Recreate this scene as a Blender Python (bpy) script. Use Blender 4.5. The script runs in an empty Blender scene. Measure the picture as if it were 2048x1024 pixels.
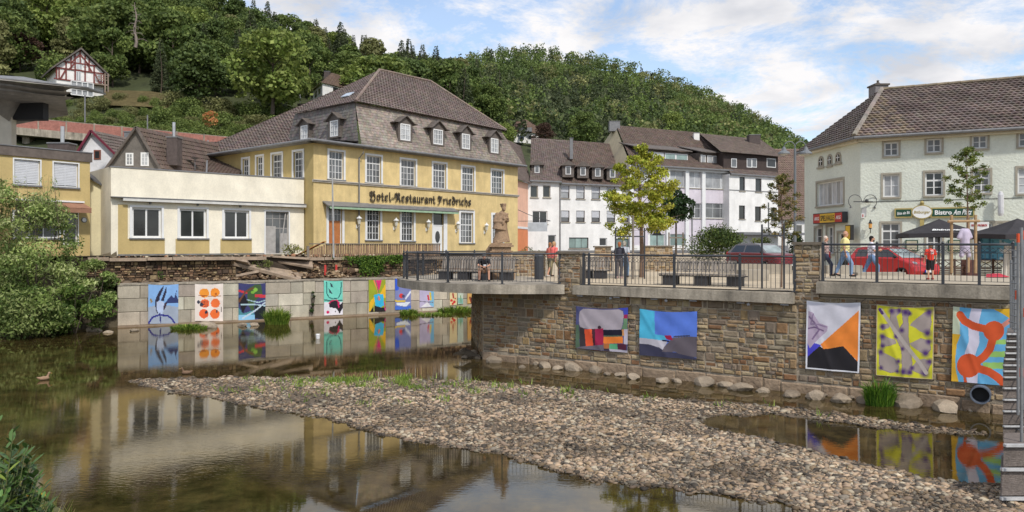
import bpy, bmesh, math, random
import numpy as np
from mathutils import Vector, Matrix
R = math.radians
random.seed(7); rng = np.random.default_rng(7)
S = bpy.context.scene
COL = S.collection

# ---------------------------------------------------------------- camera, world, sun, exposure
F = 1500.0; CX = 1024.0; HY = 489.0; H = 4.85          # focal length in photo pixels, principal column, horizon row, eye height over the river
cam_d = bpy.data.cameras.new('camera'); cam = bpy.data.objects.new('camera', cam_d); COL.objects.link(cam)
cam.location = (0, 0, H); cam.rotation_euler = (R(90), 0, 0)
cam_d.sensor_width = 36; cam_d.lens = 36*F/2048; cam_d.shift_y = -(512-HY)/2048
cam_d.clip_start = .1; cam_d.clip_end = 6000
S.camera = cam
SUN = Vector((.46, -.88, 0)).normalized()*math.cos(R(47)) + Vector((0, 0, math.sin(R(47))))
w = bpy.data.worlds.new('World'); S.world = w; w.use_nodes = True
nt = w.node_tree; nt.nodes.clear()
def N(nt, t, **k):
 n = nt.nodes.new(t)
 for a, v in k.items():
  if a.startswith('i_'): n.inputs[int(a[2:]) if a[2:].isdigit() else a[2:]].default_value = v
  else: setattr(n, a, v)
 return n
sky = N(nt, 'ShaderNodeTexSky', sky_type='NISHITA', sun_disc=False)
sky.sun_elevation = R(47); sky.sun_rotation = math.atan2(SUN.x, SUN.y); sky.air_density = 1.1; sky.dust_density = .6; sky.ozone_density = 1.6
tc = N(nt, 'ShaderNodeTexCoord'); sep = N(nt, 'ShaderNodeSeparateXYZ'); nt.links.new(tc.outputs['Generated'], sep.inputs[0])
zc = N(nt, 'ShaderNodeMath', operation='MAXIMUM'); nt.links.new(sep.outputs[2], zc.inputs[0]); zc.inputs[1].default_value = 0
za = N(nt, 'ShaderNodeMath', operation='ADD'); nt.links.new(zc.outputs[0], za.inputs[0]); za.inputs[1].default_value = .22
dx = N(nt, 'ShaderNodeMath', operation='DIVIDE'); dy = N(nt, 'ShaderNodeMath', operation='DIVIDE')
for d, k in ((dx, 0), (dy, 1)): nt.links.new(sep.outputs[k], d.inputs[0]); nt.links.new(za.outputs[0], d.inputs[1])
cmb = N(nt, 'ShaderNodeCombineXYZ'); nt.links.new(dx.outputs[0], cmb.inputs[0]); nt.links.new(dy.outputs[0], cmb.inputs[1]); cmb.inputs[2].default_value = 3.7
n1 = N(nt, 'ShaderNodeTexNoise'); n1.inputs['Scale'].default_value = 2.9; n1.inputs['Detail'].default_value = 9; n1.inputs['Roughness'].default_value = .7; n1.inputs['Distortion'].default_value = .35
nt.links.new(cmb.outputs[0], n1.inputs['Vector'])
r1 = N(nt, 'ShaderNodeValToRGB'); nt.links.new(n1.outputs[0], r1.inputs[0])
r1.color_ramp.elements[0].position = .41; r1.color_ramp.elements[0].color = (.22, .22, .22, 1); r1.color_ramp.elements[1].position = .56; r1.color_ramp.elements[1].color = (1, 1, 1, 1)
n2 = N(nt, 'ShaderNodeTexNoise'); n2.inputs['Scale'].default_value = 3.4; n2.inputs['Detail'].default_value = 9; nt.links.new(cmb.outputs[0], n2.inputs['Vector'])
r2 = N(nt, 'ShaderNodeValToRGB'); nt.links.new(n2.outputs[0], r2.inputs[0])
r2.color_ramp.elements[0].position = .36; r2.color_ramp.elements[0].color = (5.5, 5.65, 6.1, 1); r2.color_ramp.elements[1].position = .6; r2.color_ramp.elements[1].color = (8.2, 8.05, 8.1, 1)
blue = N(nt, 'ShaderNodeMix', data_type='RGBA', blend_type='MULTIPLY'); blue.inputs[0].default_value = 1
nt.links.new(sky.outputs[0], blue.inputs[6]); blue.inputs[7].default_value = (1.4, 1.5, 1.6, 1)
mx = N(nt, 'ShaderNodeMix', data_type='RGBA'); nt.links.new(r1.outputs[0], mx.inputs[0]); nt.links.new(blue.outputs[2], mx.inputs[6]); nt.links.new(r2.outputs[0], mx.inputs[7])
bg = N(nt, 'ShaderNodeBackground'); bg.inputs[1].default_value = .10
nt.links.new(mx.outputs[2], bg.inputs[0]); wo = N(nt, 'ShaderNodeOutputWorld'); nt.links.new(bg.outputs[0], wo.inputs[0])
sd = bpy.data.lights.new('sun', 'SUN'); sd.energy = 2.5; sd.angle = R(3); sd.color = (1, .95, .87)
so = bpy.data.objects.new('sun', sd); COL.objects.link(so); so.rotation_euler = SUN.to_track_quat('Z', 'Y').to_euler(); so.location = (30, -40, 60)
S.view_settings.view_transform = 'Standard'; S.view_settings.look = 'None'; S.view_settings.gamma = 1; S.view_settings.exposure = .28
S.view_settings.use_curve_mapping = False
S.render.engine = 'CYCLES'; S.cycles.max_bounces = 6; S.cycles.diffuse_bounces = 3; S.cycles.glossy_bounces = 3; S.cycles.transparent_max_bounces = 6; S.cycles.transmission_bounces = 3
S.cycles.caustics_reflective = False; S.cycles.caustics_refractive = False
try: S.cycles.use_denoising = True
except Exception: pass

# ---------------------------------------------------------------- measuring: a photo pixel becomes a place
def at(px, py, D): return Vector(((px-CX)/F*D, D, H+(HY-py)/F*D))
def gnd(px, py, z=0.0):
 D = F*(H-z)/(py-HY); return Vector(((px-CX)/F*D, D, z))
def X(px, D): return (px-CX)/F*D
def Z(py, D): return H+(HY-py)/F*D
class Pl:                                              # a vertical wall plane from a to b (seen left to right)
 def __init__(s, a, b):
  s.a = Vector((a[0], a[1])); s.b = Vector((b[0], b[1])); d = s.b-s.a; s.L = d.length; s.u = d/s.L; s.n = Vector((s.u.y, -s.u.x))
 @staticmethod
 def pd(pa, Da, pb, Db): return Pl((X(pa, Da), Da), (X(pb, Db), Db))
 def uz(s, px, py):
  r = Vector(((px-CX)/F, 1.0)); den = r.dot(s.n); D = s.a.dot(s.n)/den
  p = r*D; return (p-s.a).dot(s.u), H+(HY-py)/F*D
 def p(s, u, z, d=0.0):
  q = s.a+s.u*u+s.n*d; return Vector((q.x, q.y, z))
 def rect(s, x0, y0, x1, y1):                       # photo rectangle -> (u0,u1,z0,z1)
  xm = (x0+x1)/2; u0 = s.uz(x0, y0)[0]; u1 = s.uz(x1, y0)[0]; return u0, u1, s.uz(xm, y1)[1], s.uz(xm, y0)[1]
 def rot(s): return math.atan2(s.u.y, s.u.x)

# ---------------------------------------------------------------- materials
MATS = {}
def lin(c):                                            # 0..255 sRGB -> linear
 return tuple(((v/255)/12.92 if v/255 <= .04045 else ((v/255+.055)/1.055)**2.4) for v in c)
def mat(name, col=(.5, .5, .5), rough=.8, var=.2, vs=1.5, bump=0., bs=20., metal=0., fine=0., objvar=0., attr=False, streak=0., spec=.4, trans=0., aniso=1.):
 if name in MATS: return MATS[name]
 m = bpy.data.materials.new(name); m.use_nodes = True; t = m.node_tree; t.nodes.clear(); L = t.links.new
 out = N(t, 'ShaderNodeOutputMaterial'); b = N(t, 'ShaderNodeBsdfPrincipled')
 b.inputs['Roughness'].default_value = rough; b.inputs['Metallic'].default_value = metal; b.inputs['Specular IOR Level'].default_value = spec
 L(b.outputs[0], out.inputs[0])
 tc = N(t, 'ShaderNodeTexCoord'); vec = tc.outputs['Object']
 if objvar:
  oi = N(t, 'ShaderNodeObjectInfo'); ad = N(t, 'ShaderNodeVectorMath', operation='ADD'); L(tc.outputs['Object'], ad.inputs[0]); L(oi.outputs['Location'], ad.inputs[1]); vec = ad.outputs[0]
 if attr:
  a = N(t, 'ShaderNodeAttribute', attribute_name='Col'); c = a.outputs[0]
 else:
  rgb = N(t, 'ShaderNodeRGB'); rgb.outputs[0].default_value = (*col, 1); c = rgb.outputs[0]
 def mul(c, fac_socket, lo, hi):
  mr = N(t, 'ShaderNodeMapRange'); L(fac_socket, mr.inputs[0]); mr.inputs[1].default_value = .3; mr.inputs[2].default_value = .7; mr.inputs[3].default_value = lo; mr.inputs[4].default_value = hi
  v = N(t, 'ShaderNodeVectorMath', operation='SCALE'); L(c, v.inputs[0]); L(mr.outputs[0], v.inputs[3]); return v.outputs[0]
 if var:
  n = N(t, 'ShaderNodeTexNoise'); L(vec, n.inputs[0]); n.inputs['Scale'].default_value = vs; n.inputs['Detail'].default_value = 6; n.inputs['Roughness'].default_value = .6
  c = mul(c, n.outputs[0], 1-var, 1+var)
 if fine:
  n = N(t, 'ShaderNodeTexNoise'); L(vec, n.inputs[0]); n.inputs['Scale'].default_value = vs*14; n.inputs['Detail'].default_value = 4
  c = mul(c, n.outputs[0], 1-fine, 1+fine)
 if streak:
  mp = N(t, 'ShaderNodeMapping'); L(vec, mp.inputs[0]); mp.inputs['Scale'].default_value = (1.1, 1.1, .16)
  n = N(t, 'ShaderNodeTexNoise'); L(mp.outputs[0], n.inputs[0]); n.inputs['Scale'].default_value = 1.6; n.inputs['Detail'].default_value = 7; n.inputs['Roughness'].default_value = .65
  c = mul(c, n.outputs[0], 1-streak, 1+streak*.6)
 if objvar:
  mr = N(t, 'ShaderNodeMapRange'); L(oi.outputs['Random'], mr.inputs[0]); mr.inputs[3].default_value = 1-objvar; mr.inputs[4].default_value = 1+objvar
  v = N(t, 'ShaderNodeVectorMath', operation='SCALE'); L(c, v.inputs[0]); L(mr.outputs[0], v.inputs[3]); c = v.outputs[0]
 L(c, b.inputs['Base Color'])
 if bump:
  n = N(t, 'ShaderNodeTexNoise'); L(vec, n.inputs[0]); n.inputs['Scale'].default_value = bs; n.inputs['Detail'].default_value = 5
  if aniso != 1.:
   mp = N(t, 'ShaderNodeMapping'); L(vec, mp.inputs[0]); mp.inputs['Scale'].default_value = (1, 1, aniso); L(mp.outputs[0], n.inputs[0])
  bp = N(t, 'ShaderNodeBump'); bp.inputs['Strength'].default_value = 1; bp.inputs['Distance'].default_value = bump; L(n.outputs[0], bp.inputs['Height']); L(bp.outputs[0], b.inputs['Normal'])
 if trans:
  tr = N(t, 'ShaderNodeBsdfTranslucent'); L(c, tr.inputs[0]); ms = N(t, 'ShaderNodeMixShader'); ms.inputs[0].default_value = trans
  L(b.outputs[0], ms.inputs[1]); L(tr.outputs[0], ms.inputs[2]); L(ms.outputs[0], out.inputs[0])
 MATS[name] = m; return m
M_ATTR = mat('painted_stone', attr=True, rough=.9, var=.25, vs=5, bump=.02, bs=14, fine=.2)
M_TILE = mat('roof_tile_clay', attr=True, rough=.85, var=.16, vs=.7, fine=.15, spec=.25)
M_LEAF = mat('leaf', attr=True, rough=.65, var=.0, trans=.28, spec=.25)
M_PRINT = mat('printed_cloth', attr=True, rough=.75, var=.1, vs=2.5, spec=.2)
M_CLOTH = mat('clothing', attr=True, rough=.9, var=.15, vs=9, spec=.1)
def glass(name, col, rough=.08, var=.3):
 return mat(name, col, rough=rough, var=var, vs=.9, spec=.7, objvar=.35)
G_DARK = glass('dark_window_glass', (.025, .028, .03))
G_MID = glass('curtained_window_glass', (.11, .115, .12))
G_LITE = glass('net_curtain_glass', (.36, .37, .38), .3)
G_GREEN = glass('greenish_shop_glass', (.20, .27, .25), .2)
WHITE = mat('white_painted_frame', (.74, .74, .73), .5, .06)
GREYM = mat('grey_zinc', (.20, .20, .205), .5, .2, 3, metal=.2)
DARKM = mat('dark_grey_painted_steel', (.045, .048, .055), .45, .12, 4)
CONC = mat('weathered_concrete', (.36, .315, .25), .9, .28, 1.2, bump=.012, bs=12, fine=.14, streak=.55)
WOODG = mat('weathered_wood', (.20, .17, .14), .85, .25, 4, bump=.01, bs=18, fine=.2, objvar=.2)
BLACK = mat('near_black', (.015, .015, .016), .7, .1)

# ---------------------------------------------------------------- mesh collecting
def icos(sub=0):
 bm = bmesh.new(); bmesh.ops.create_icosphere(bm, subdivisions=sub+1, radius=1)
 v = np.array([tuple(x.co) for x in bm.verts]); f = [tuple(l.index for l in x.verts) for x in bm.faces]; bm.free(); return v, np.array(f)
ICO = icos(0); ICO2 = icos(1)
def wloc(o):
 m = Matrix.Identity(4); chain = []
 while o: chain.append(o); o = o.parent
 for c in reversed(chain): m = m @ Matrix.LocRotScale(c.location, c.rotation_euler, c.scale)
 return m
class MB:
 def __init__(s, *mats): s.v = []; s.f = []; s.m = []; s.c = []; s.mats = list(mats); s.col = (.5, .5, .5); s.mi = 0
 def face(s, pts, col=None):
  k = len(s.v); s.v += [tuple(p) for p in pts]; s.f.append(tuple(range(k, k+len(pts)))); s.m.append(s.mi); s.c.append(col or s.col)
 def mesh(s, vs, fs, col=None):
  k = len(s.v); s.v += [tuple(p) for p in vs]
  for f in fs: s.f.append(tuple(k+i for i in f)); s.m.append(s.mi); s.c.append(col or s.col)
 def hexa(s, p, col=None):                           # 8 corners: bottom 4 ccw then top 4
  s.mesh(p, [(3, 2, 1, 0), (4, 5, 6, 7), (0, 1, 5, 4), (1, 2, 6, 5), (2, 3, 7, 6), (3, 0, 4, 7)], col)
 def box(s, x0, x1, y0, y1, z0, z1, col=None):
  s.hexa([(x0, y0, z0), (x1, y0, z0), (x1, y1, z0), (x0, y1, z0), (x0, y0, z1), (x1, y0, z1), (x1, y1, z1), (x0, y1, z1)], col)
 def pbox(s, pl, u0, u1, z0, z1, d0, d1, col=None):   # box on a wall plane, d0 (inner) .. d1 (outer)
  P = pl.p
  s.hexa([P(u0, z0, d1), P(u1, z0, d1), P(u1, z0, d0), P(u0, z0, d0), P(u0, z1, d1), P(u1, z1, d1), P(u1, z1, d0), P(u0, z1, d0)], col)
 def beam(s, a, b, w, h=None, up=(0, 0, 1), col=None):
  a = Vector(a); b = Vector(b); h = h or w; d = (b-a).normalized(); up = Vector(up)
  if abs(d.dot(up)) > .98: up = Vector((0, 1, 0))
  sd = d.cross(up).normalized()*w/2; uu = sd.cross(d).normalized()*h/2
  s.hexa([a-sd-uu, a+sd-uu, b+sd-uu, b-sd-uu, a-sd+uu, a+sd+uu, b+sd+uu, b-sd+uu], col)
 def tube(s, pts, r, n=8, col=None, caps=True):
  pts = [Vector(p) for p in pts]; rs = r if hasattr(r, '__len__') else [r]*len(pts); rings = []
  for i, p in enumerate(pts):
   d = (pts[min(i+1, len(pts)-1)]-pts[max(i-1, 0)]).normalized(); a = Vector((0, 0, 1)) if abs(d.z) < .9 else Vector((1, 0, 0))
   x = d.cross(a).normalized(); y = d.cross(x)
   rings.append([p+(x*math.cos(t*2*math.pi/n)+y*math.sin(t*2*math.pi/n))*rs[i] for t in range(n)])
  vs = [q for g in rings for q in g]; fs = []
  for i in range(len(pts)-1):
   for j in range(n): fs.append((i*n+j, i*n+(j+1) % n, (i+1)*n+(j+1) % n, (i+1)*n+j))
  if caps: fs += [tuple(range(n-1, -1, -1)), tuple((len(pts)-1)*n+j for j in range(n))]
  s.mesh(vs, fs, col)
 def lathe(s, c, prof, n=12, col=None):              # prof: (r,z) list
  c = Vector(c); s.tube([c+Vector((0, 0, z)) for r, z in prof], [max(r, .001) for r, z in prof], n, col)
 def ball(s, c, r, col=None, sub=1, sq=(1, 1, 1)):
  v, f = ICO2 if sub else ICO
  s.mesh([(c[0]+a[0]*r*sq[0], c[1]+a[1]*r*sq[1], c[2]+a[2]*r*sq[2]) for a in v], [tuple(x) for x in f], col)
 def poly(s, pl, pts, d0, d1, col=None):             # polygon (u,z) list extruded on plane
  n = len(pts); vs = [pl.p(u, z, d1) for u, z in pts]+[pl.p(u, z, d0) for u, z in pts]
  s.mesh(vs, [tuple(range(n)), tuple(range(2*n-1, n-1, -1))]+[(i, n+i, n+(i+1) % n, (i+1) % n) for i in range(n)], col)
 def build(s, name, parent=None, mats=None, smooth=False, loc=None, world=True):
  me = bpy.data.meshes.new(name); V = np.array(s.v, dtype=float).reshape(-1, 3)
  o = bpy.data.objects.new(name, me); COL.objects.link(o)
  if loc is not None: o.location = loc
  if parent is not None:
   o.parent = parent
  if world and len(V):
   mi = np.array(wloc(o).inverted()); V = V @ mi[:3, :3].T + mi[:3, 3]
  me.from_pydata(V.tolist(), [], s.f)
  for m in (mats or s.mats): me.materials.append(m)
  me.polygons.foreach_set('material_index', s.m)
  setcol(me, s.c, [len(f) for f in s.f])
  if smooth: me.polygons.foreach_set('use_smooth', [True]*len(s.f))
  me.update(); return o
def setcol(me, fc, sizes):
 a = me.color_attributes.new('Col', 'FLOAT_COLOR', 'CORNER'); c = np.repeat(np.array(fc, dtype=np.float32).reshape(-1, 3), sizes, axis=0)
 a.data.foreach_set('color', np.hstack([c, np.ones((len(c), 1), np.float32)]).ravel())
def npmesh(name, V, Fc, fcol, m, parent=None, smooth=False):     # big mesh from arrays, all faces same size
 me = bpy.data.meshes.new(name); n, k = Fc.shape
 me.vertices.add(len(V)); me.vertices.foreach_set('co', V.astype(np.float32).ravel())
 me.loops.add(n*k); me.loops.foreach_set('vertex_index', Fc.astype(np.int32).ravel())
 me.polygons.add(n); me.polygons.foreach_set('loop_start', np.arange(0, n*k, k, dtype=np.int32)); me.polygons.foreach_set('loop_total', np.full(n, k, np.int32))
 if smooth: me.polygons.foreach_set('use_smooth', np.ones(n, bool))
 me.update(calc_edges=True); me.materials.append(m)
 a = me.color_attributes.new('Col', 'FLOAT_COLOR', 'CORNER'); c = np.repeat(fcol.astype(np.float32), k, axis=0)
 a.data.foreach_set('color', np.hstack([c, np.ones((len(c), 1), np.float32)]).ravel())
 o = bpy.data.objects.new(name, me); COL.objects.link(o)
 if parent: o.parent = parent
 return o
def tag(o, label=None, cat=None, group=None, kind=None):
 for k, v in (('label', label), ('category', cat), ('group', group), ('kind', kind)):
  if v: o[k] = v
 return o
def thing(name, loc, label, cat, group=None, rz=0):
 o = bpy.data.objects.new(name, None); o.location = loc; o.rotation_euler = (0, 0, rz); o.empty_display_size = .2; COL.objects.link(o)
 return tag(o, label, cat, group)
def link(name, me, parent=None, loc=(0, 0, 0), rz=0, sc=None, rot=None):
 o = bpy.data.objects.new(name, me); COL.objects.link(o); o.parent = parent; o.location = loc; o.rotation_euler = rot or (0, 0, rz)
 if sc: o.scale = sc
 return o
KIDS = {}
def copy_tree(o, parent=None, kids=None):
 if kids is None:
  kids = {}
  for x in COL.objects:
   if x.parent: kids.setdefault(x.parent.name, []).append(x)
 c = o.copy(); COL.objects.link(c)
 if parent: c.parent = parent
 for ch in kids.get(o.name, []): copy_tree(ch, c, kids)
 return c
def jit(c, a=.12):
 k = 1+random.uniform(-a, a); return tuple(max(0, x*k*(1+random.uniform(-a/3, a/3))) for x in c)

# ---------------------------------------------------------------- walls with real openings, windows, tiled roofs
def facade(mb, pl, u0, u1, z0, z1, ops, rev=.16, col=None):
 us = sorted({u0, u1, *[min(max(o[i], u0), u1) for o in ops for i in (0, 1)]}); zs = sorted({z0, z1, *[min(max(o[i], z0), z1) for o in ops for i in (2, 3)]})
 P = pl.p
 for a, b in zip(us, us[1:]):
  for c, d in zip(zs, zs[1:]):
   um = (a+b)/2; zm = (c+d)/2
   if any(o[0] < um < o[1] and o[2] < zm < o[3] for o in ops): continue
   mb.face([P(a, c), P(b, c), P(b, d), P(a, d)], col)
 for a, b, c, d in [o[:4] for o in ops]:
  for q in (((a, c), (a, d)), ((b, d), (b, c)), ((a, d), (b, d)), ((b, c), (a, c))):
   mb.face([P(*q[0]), P(*q[1]), P(*q[1], -rev), P(*q[0], -rev)], col)
  mb.face([P(a, c, -rev), P(b, c, -rev), P(b, d, -rev), P(a, d, -rev)], (.05, .05, .05))
def shell(mb, pl, u0, u1, z0, z1, dep, col=None):       # back, sides, lid behind a facade
 P = pl.p
 mb.face([P(u0, z0, -dep), P(u0, z0), P(u0, z1), P(u0, z1, -dep)], col); mb.face([P(u1, z0), P(u1, z0, -dep), P(u1, z1, -dep), P(u1, z1)], col)
 mb.face([P(u1, z0, -dep), P(u0, z0, -dep), P(u0, z1, -dep), P(u1, z1, -dep)], col); mb.face([P(u0, z1, -.01), P(u1, z1, -.01), P(u1, z1, -dep), P(u0, z1, -dep)], col)
PANES = {}
def window(parent, pl, op, nx=2, rows=(1,), split=None, g=G_DARK, fm=WHITE, fw=.07, mw=.035, sur=0., surm=None, sill=None, name='window', rev=.16, thick=None, label=None, shut=0.):
 u0, u1, z0, z1 = op[:4]; w = thing_part(name, pl.p((u0+u1)/2, z0), parent, pl.rot(), label)
 f = MB(fm); dI, dO = -rev+.01, -rev+.07
 f.pbox(pl, u0, u0+fw, z0, z1, dI, dO); f.pbox(pl, u1-fw, u1, z0, z1, dI, dO); f.pbox(pl, u0+fw, u1-fw, z0, z0+fw, dI, dO); f.pbox(pl, u0+fw, u1-fw, z1-fw, z1, dI, dO)
 # split: list of (fraction of height, mullion columns) from bottom; rows: relative heights of pane rows
 tot = sum(rows); hh = z1-z0-2*fw; z = z0+fw; us = [u0+fw+(u1-u0-2*fw)*i/nx for i in range(nx+1)]
 thick = thick or {nx//2} if nx % 2 == 0 else (thick or set())
 for i in range(1, nx):
  t = fw*.8 if i in thick else mw; f.pbox(pl, us[i]-t/2, us[i]+t/2, z0+fw, z1-fw, dI, dO-.008)
 zz = [z]
 for r in rows: z += hh*r/tot; zz.append(z)
 for j in range(1, len(rows)):
  t = fw*1.1 if split is not None and j == split else mw; f.pbox(pl, u0+fw, u1-fw, zz[j]-t/2, zz[j]+t/2, dI, dO-.012)
 if sur: 
  e = sur; f2 = MB(surm or WHITE)
  f2.pbox(pl, u0-e, u0, z0-e*.3, z1+e, -.02, .05); f2.pbox(pl, u1, u1+e, z0-e*.3, z1+e, -.02, .05); f2.pbox(pl, u0, u1, z1, z1+e, -.02, .05)
  f2.build('frame', w)
 f.build('sash', w)
 if sill:
  s = MB(sill); s.pbox(pl, u0-max(sur, .06)-.03, u1+max(sur, .06)+.03, z0-.09, z0, -rev+.07, .11); s.build('sill', w)
 pw = us[1]-us[0]
 for j in range(len(rows)):
  ph = zz[j+1]-zz[j]; key = (round(pw, 2), round(ph, 2), g.name)
  if key not in PANES:
   b = MB(g); b.box(-pw/2, pw/2, -.004, .004, -ph/2, ph/2); o = b.build('pane', None); PANES[key] = o.data; bpy.data.objects.remove(o)
  for i in range(nx):
   p = pl.p((us[i]+us[i+1])/2, (zz[j]+zz[j+1])/2, -rev+.03); link('pane', PANES[key], w, wloc(w).inverted() @ p)
 if shut:
  s = MB(mat('roller_blind', (.62, .63, .66), .6, .08, 3)); n = 14; h = (z1-z0)*shut
  for i in range(n): s.pbox(pl, u0+fw, u1-fw, z1-h*(i+1)/n+.012, z1-h*i/n, dO, dO+.03)
  s.build('roller_shutter', w)
 return w
def thing_part(name, loc, parent, rz=0, label=None):     # an Empty that is a part
 o = bpy.data.objects.new(name, None); COL.objects.link(o); o.parent = parent; m = wloc(parent).inverted() @ Matrix.LocRotScale(loc, Matrix.Rotation(rz, 3, 'Z').to_quaternion(), None)
 o.location = m.translation; o.rotation_euler = m.to_euler(); o.empty_display_size = .1
 if label: o['label'] = label
 return o
def tiles(mb, EL, ER, RR, RL, course=.36, tw=.30, wave=.05, lip=.05, base=(.12, .09, .08), ja=.18, patch=None, ridgecol=None):
 EL, ER, RR, RL = map(Vector, (EL, ER, RR, RL)); n = (ER-EL).cross(RL-EL if (RL-EL).length > .1 else RR-EL).normalized()
 if n.z < 0: n = -n
 hL = (RL-EL).length; hR = (RR-ER).length; nc = max(2, int(max(hL, hR)/course)); U = (ER-EL).normalized(); o0 = EL
 for i in range(nc):
  a0 = EL.lerp(RL, i/nc); b0 = ER.lerp(RR, i/nc); a1 = EL.lerp(RL, (i+1)/nc); b1 = ER.lerp(RR, (i+1)/nc)
  s0 = (a0-o0).dot(U); e0 = (b0-o0).dot(U); s1 = (a1-o0).dot(U); e1 = (b1-o0).dot(U)
  off = (i % 2)*tw*.5; k0 = math.floor((min(s0, s1)-off)/tw); k1 = math.ceil((max(e0, e1)-off)/tw)
  Va = a0-U*s0; Vb = a1-U*s1
  for k in range(k0, k1):
   xa, xb = k*tw+off, (k+1)*tw+off
   pa0, pb0 = max(xa, s0), min(xb, e0); pa1, pb1 = max(xa, s1), min(xb, e1)
   if pb0 <= pa0 and pb1 <= pa1: continue
   if pb0 < pa0: pa0 = pb0 = min(max((pa1+pb1)/2, s0), e0)
   if pb1 < pa1: pa1 = pb1 = min(max((pa0+pb0)/2, s1), e1)
   c = jit(base, ja)
   if patch: c = patch(((k+.5)*tw)/max(.1, (b0-a0).length), i/nc, c)
   up = n*(lip+random.uniform(-.008, .008)); m0 = (pa0+pb0)/2; m1 = (pa1+pb1)/2; w_ = n*wave
   A = Va+U*pa0+up; M = Va+U*m0+up+w_; B = Va+U*pb0+up; A1 = Vb+U*pa1+n*.004; M1 = Vb+U*m1+w_+n*.004; B1 = Vb+U*pb1+n*.004
   if wave > .001:
    mb.mesh([A, M, B, B1, M1, A1, Va+U*pa0, Va+U*pb0], [(0, 1, 4, 5), (1, 2, 3, 4), (6, 7, 2, 1, 0)], c)
   else:
    mb.mesh([A, B, B1, A1, Va+U*pa0, Va+U*pb0], [(0, 1, 2, 3), (4, 5, 1, 0)], c)
def slabroof(mb, EL, ER, RR, RL, th=.12, col=None):
 n = (Vector(ER)-Vector(EL)).cross(Vector(RL)-Vector(EL) if (Vector(RL)-Vector(EL)).length > .1 else Vector(RR)-Vector(EL)).normalized()
 if n.z < 0: n = -n
 q = [Vector(p) for p in (EL, ER, RR, RL)]; mb.hexa([p-n*th for p in q]+q, col)
# ---------------------------------------------------------------- key lines of the place
def DT(px): return 1/(.0316+.0000147*(px-960))
T = Pl.pd(960, DT(960), 2025, DT(2025))                # front of the terrace beams
def DQ(px): return 1/(.02282-6.7e-6*(px-235))
Q = Pl.pd(235, DQ(235), 953, DQ(953))                  # face of the block quay
def off(pl, d): return Pl(tuple(pl.a+pl.n*d), tuple(pl.b+pl.n*d))
RW = off(Q, -1.5)                                      # old retaining wall behind the quay
ZP, ZS, ZH = 3.27, 3.66, 4.15                          # plaza, right terrace, hotel bank
# ---------------------------------------------------------------- water and land
def water_mat():
 m = bpy.data.materials.new('river_water'); m.use_nodes = True; t = m.node_tree; t.nodes.clear(); L = t.links.new
 tc = N(t, 'ShaderNodeTexCoord'); out = N(t, 'ShaderNodeOutputMaterial')
 n = N(t, 'ShaderNodeTexNoise'); L(tc.outputs['Object'], n.inputs[0]); n.inputs['Scale'].default_value = 1.3; n.inputs['Detail'].default_value = 8; n.inputs['Roughness'].default_value = .72
 r = N(t, 'ShaderNodeValToRGB'); L(n.outputs[0], r.inputs[0]); e = r.color_ramp.elements
 e[0].position = .36; e[0].color = (.016, .011, .004, 1); e[1].position = .66; e[1].color = (.085, .060, .020, 1); x = e.new(.5); x.color = (.042, .031, .011, 1)
 d = N(t, 'ShaderNodeBsdfDiffuse'); L(r.outputs[0], d.inputs[0])
 g = N(t, 'ShaderNodeBsdfGlossy'); g.inputs['Roughness'].default_value = .018; g.inputs[0].default_value = (.95, .90, .82, 1)
 mp = N(t, 'ShaderNodeMapping'); L(tc.outputs['Object'], mp.inputs[0]); mp.inputs['Scale'].default_value = (1.0, 2.3, 1)
 n1 = N(t, 'ShaderNodeTexNoise'); L(mp.outputs[0], n1.inputs[0]); n1.inputs['Scale'].default_value = 5.5; n1.inputs['Detail'].default_value = 3
 n2 = N(t, 'ShaderNodeTexNoise'); L(tc.outputs['Object'], n2.inputs[0]); n2.inputs['Scale'].default_value = .16; n2.inputs['Detail'].default_value = 2
 mr = N(t, 'ShaderNodeMapRange'); L(n2.outputs[0], mr.inputs[0]); mr.inputs[1].default_value = .42; mr.inputs[2].default_value = .6; mr.inputs[3].default_value = .0002; mr.inputs[4].default_value = .0016
 mu = N(t, 'ShaderNodeMath', operation='MULTIPLY'); L(n1.outputs[0], mu.inputs[0]); L(mr.outputs[0], mu.inputs[1])
 bp = N(t, 'ShaderNodeBump'); bp.inputs['Distance'].default_value = 1; L(mu.outputs[0], bp.inputs['Height'])
 fr = N(t, 'ShaderNodeFresnel'); fr.inputs[0].default_value = 2.0; L(bp.outputs[0], g.inputs['Normal']); L(bp.outputs[0], fr.inputs['Normal'])
 ms = N(t, 'ShaderNodeMixShader'); L(fr.outputs[0], ms.inputs[0]); L(d.outputs[0], ms.inputs[1]); L(g.outputs[0], ms.inputs[2]); L(ms.outputs[0], out.inputs[0])
 return m
WATER = water_mat()
b = MB(WATER); b.face([(-120, -20, 0), (60, -20, 0), (60, 90, 0), (-120, 90, 0)]); tag(b.build('river'), kind='structure', label='still brown river reflecting the houses')
EARTH = mat('earth', (.10, .08, .05), .95, .35, .8, bump=.05, bs=5)
GRASSG = mat('rough_meadow', (.05, .06, .022), .95, .4, .25, bump=.1, bs=3)
b = MB(EARTH); b.face([(-900, -300, -.7), (900, -300, -.7), (900, 1500, -.7), (-900, 1500, -.7)]); tag(b.build('ground'), kind='structure')
SAND = mat('sandy_plaza_gravel', (.50, .41, .29), .95, .12, .8, bump=.008, bs=40, fine=.1)
ASPH = mat('street_asphalt', (.13, .125, .12), .95, .15, .7, bump=.006, bs=50)
def zg(x, y):
 t = min(max((y-46)/16, 0), 1); base = ZP+(ZH-ZP)*t
 return base
b = MB(SAND, CONC); cols_ = 14; rows_ = 12; e = T.uz(2350, 600)[0]
grid = []
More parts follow.
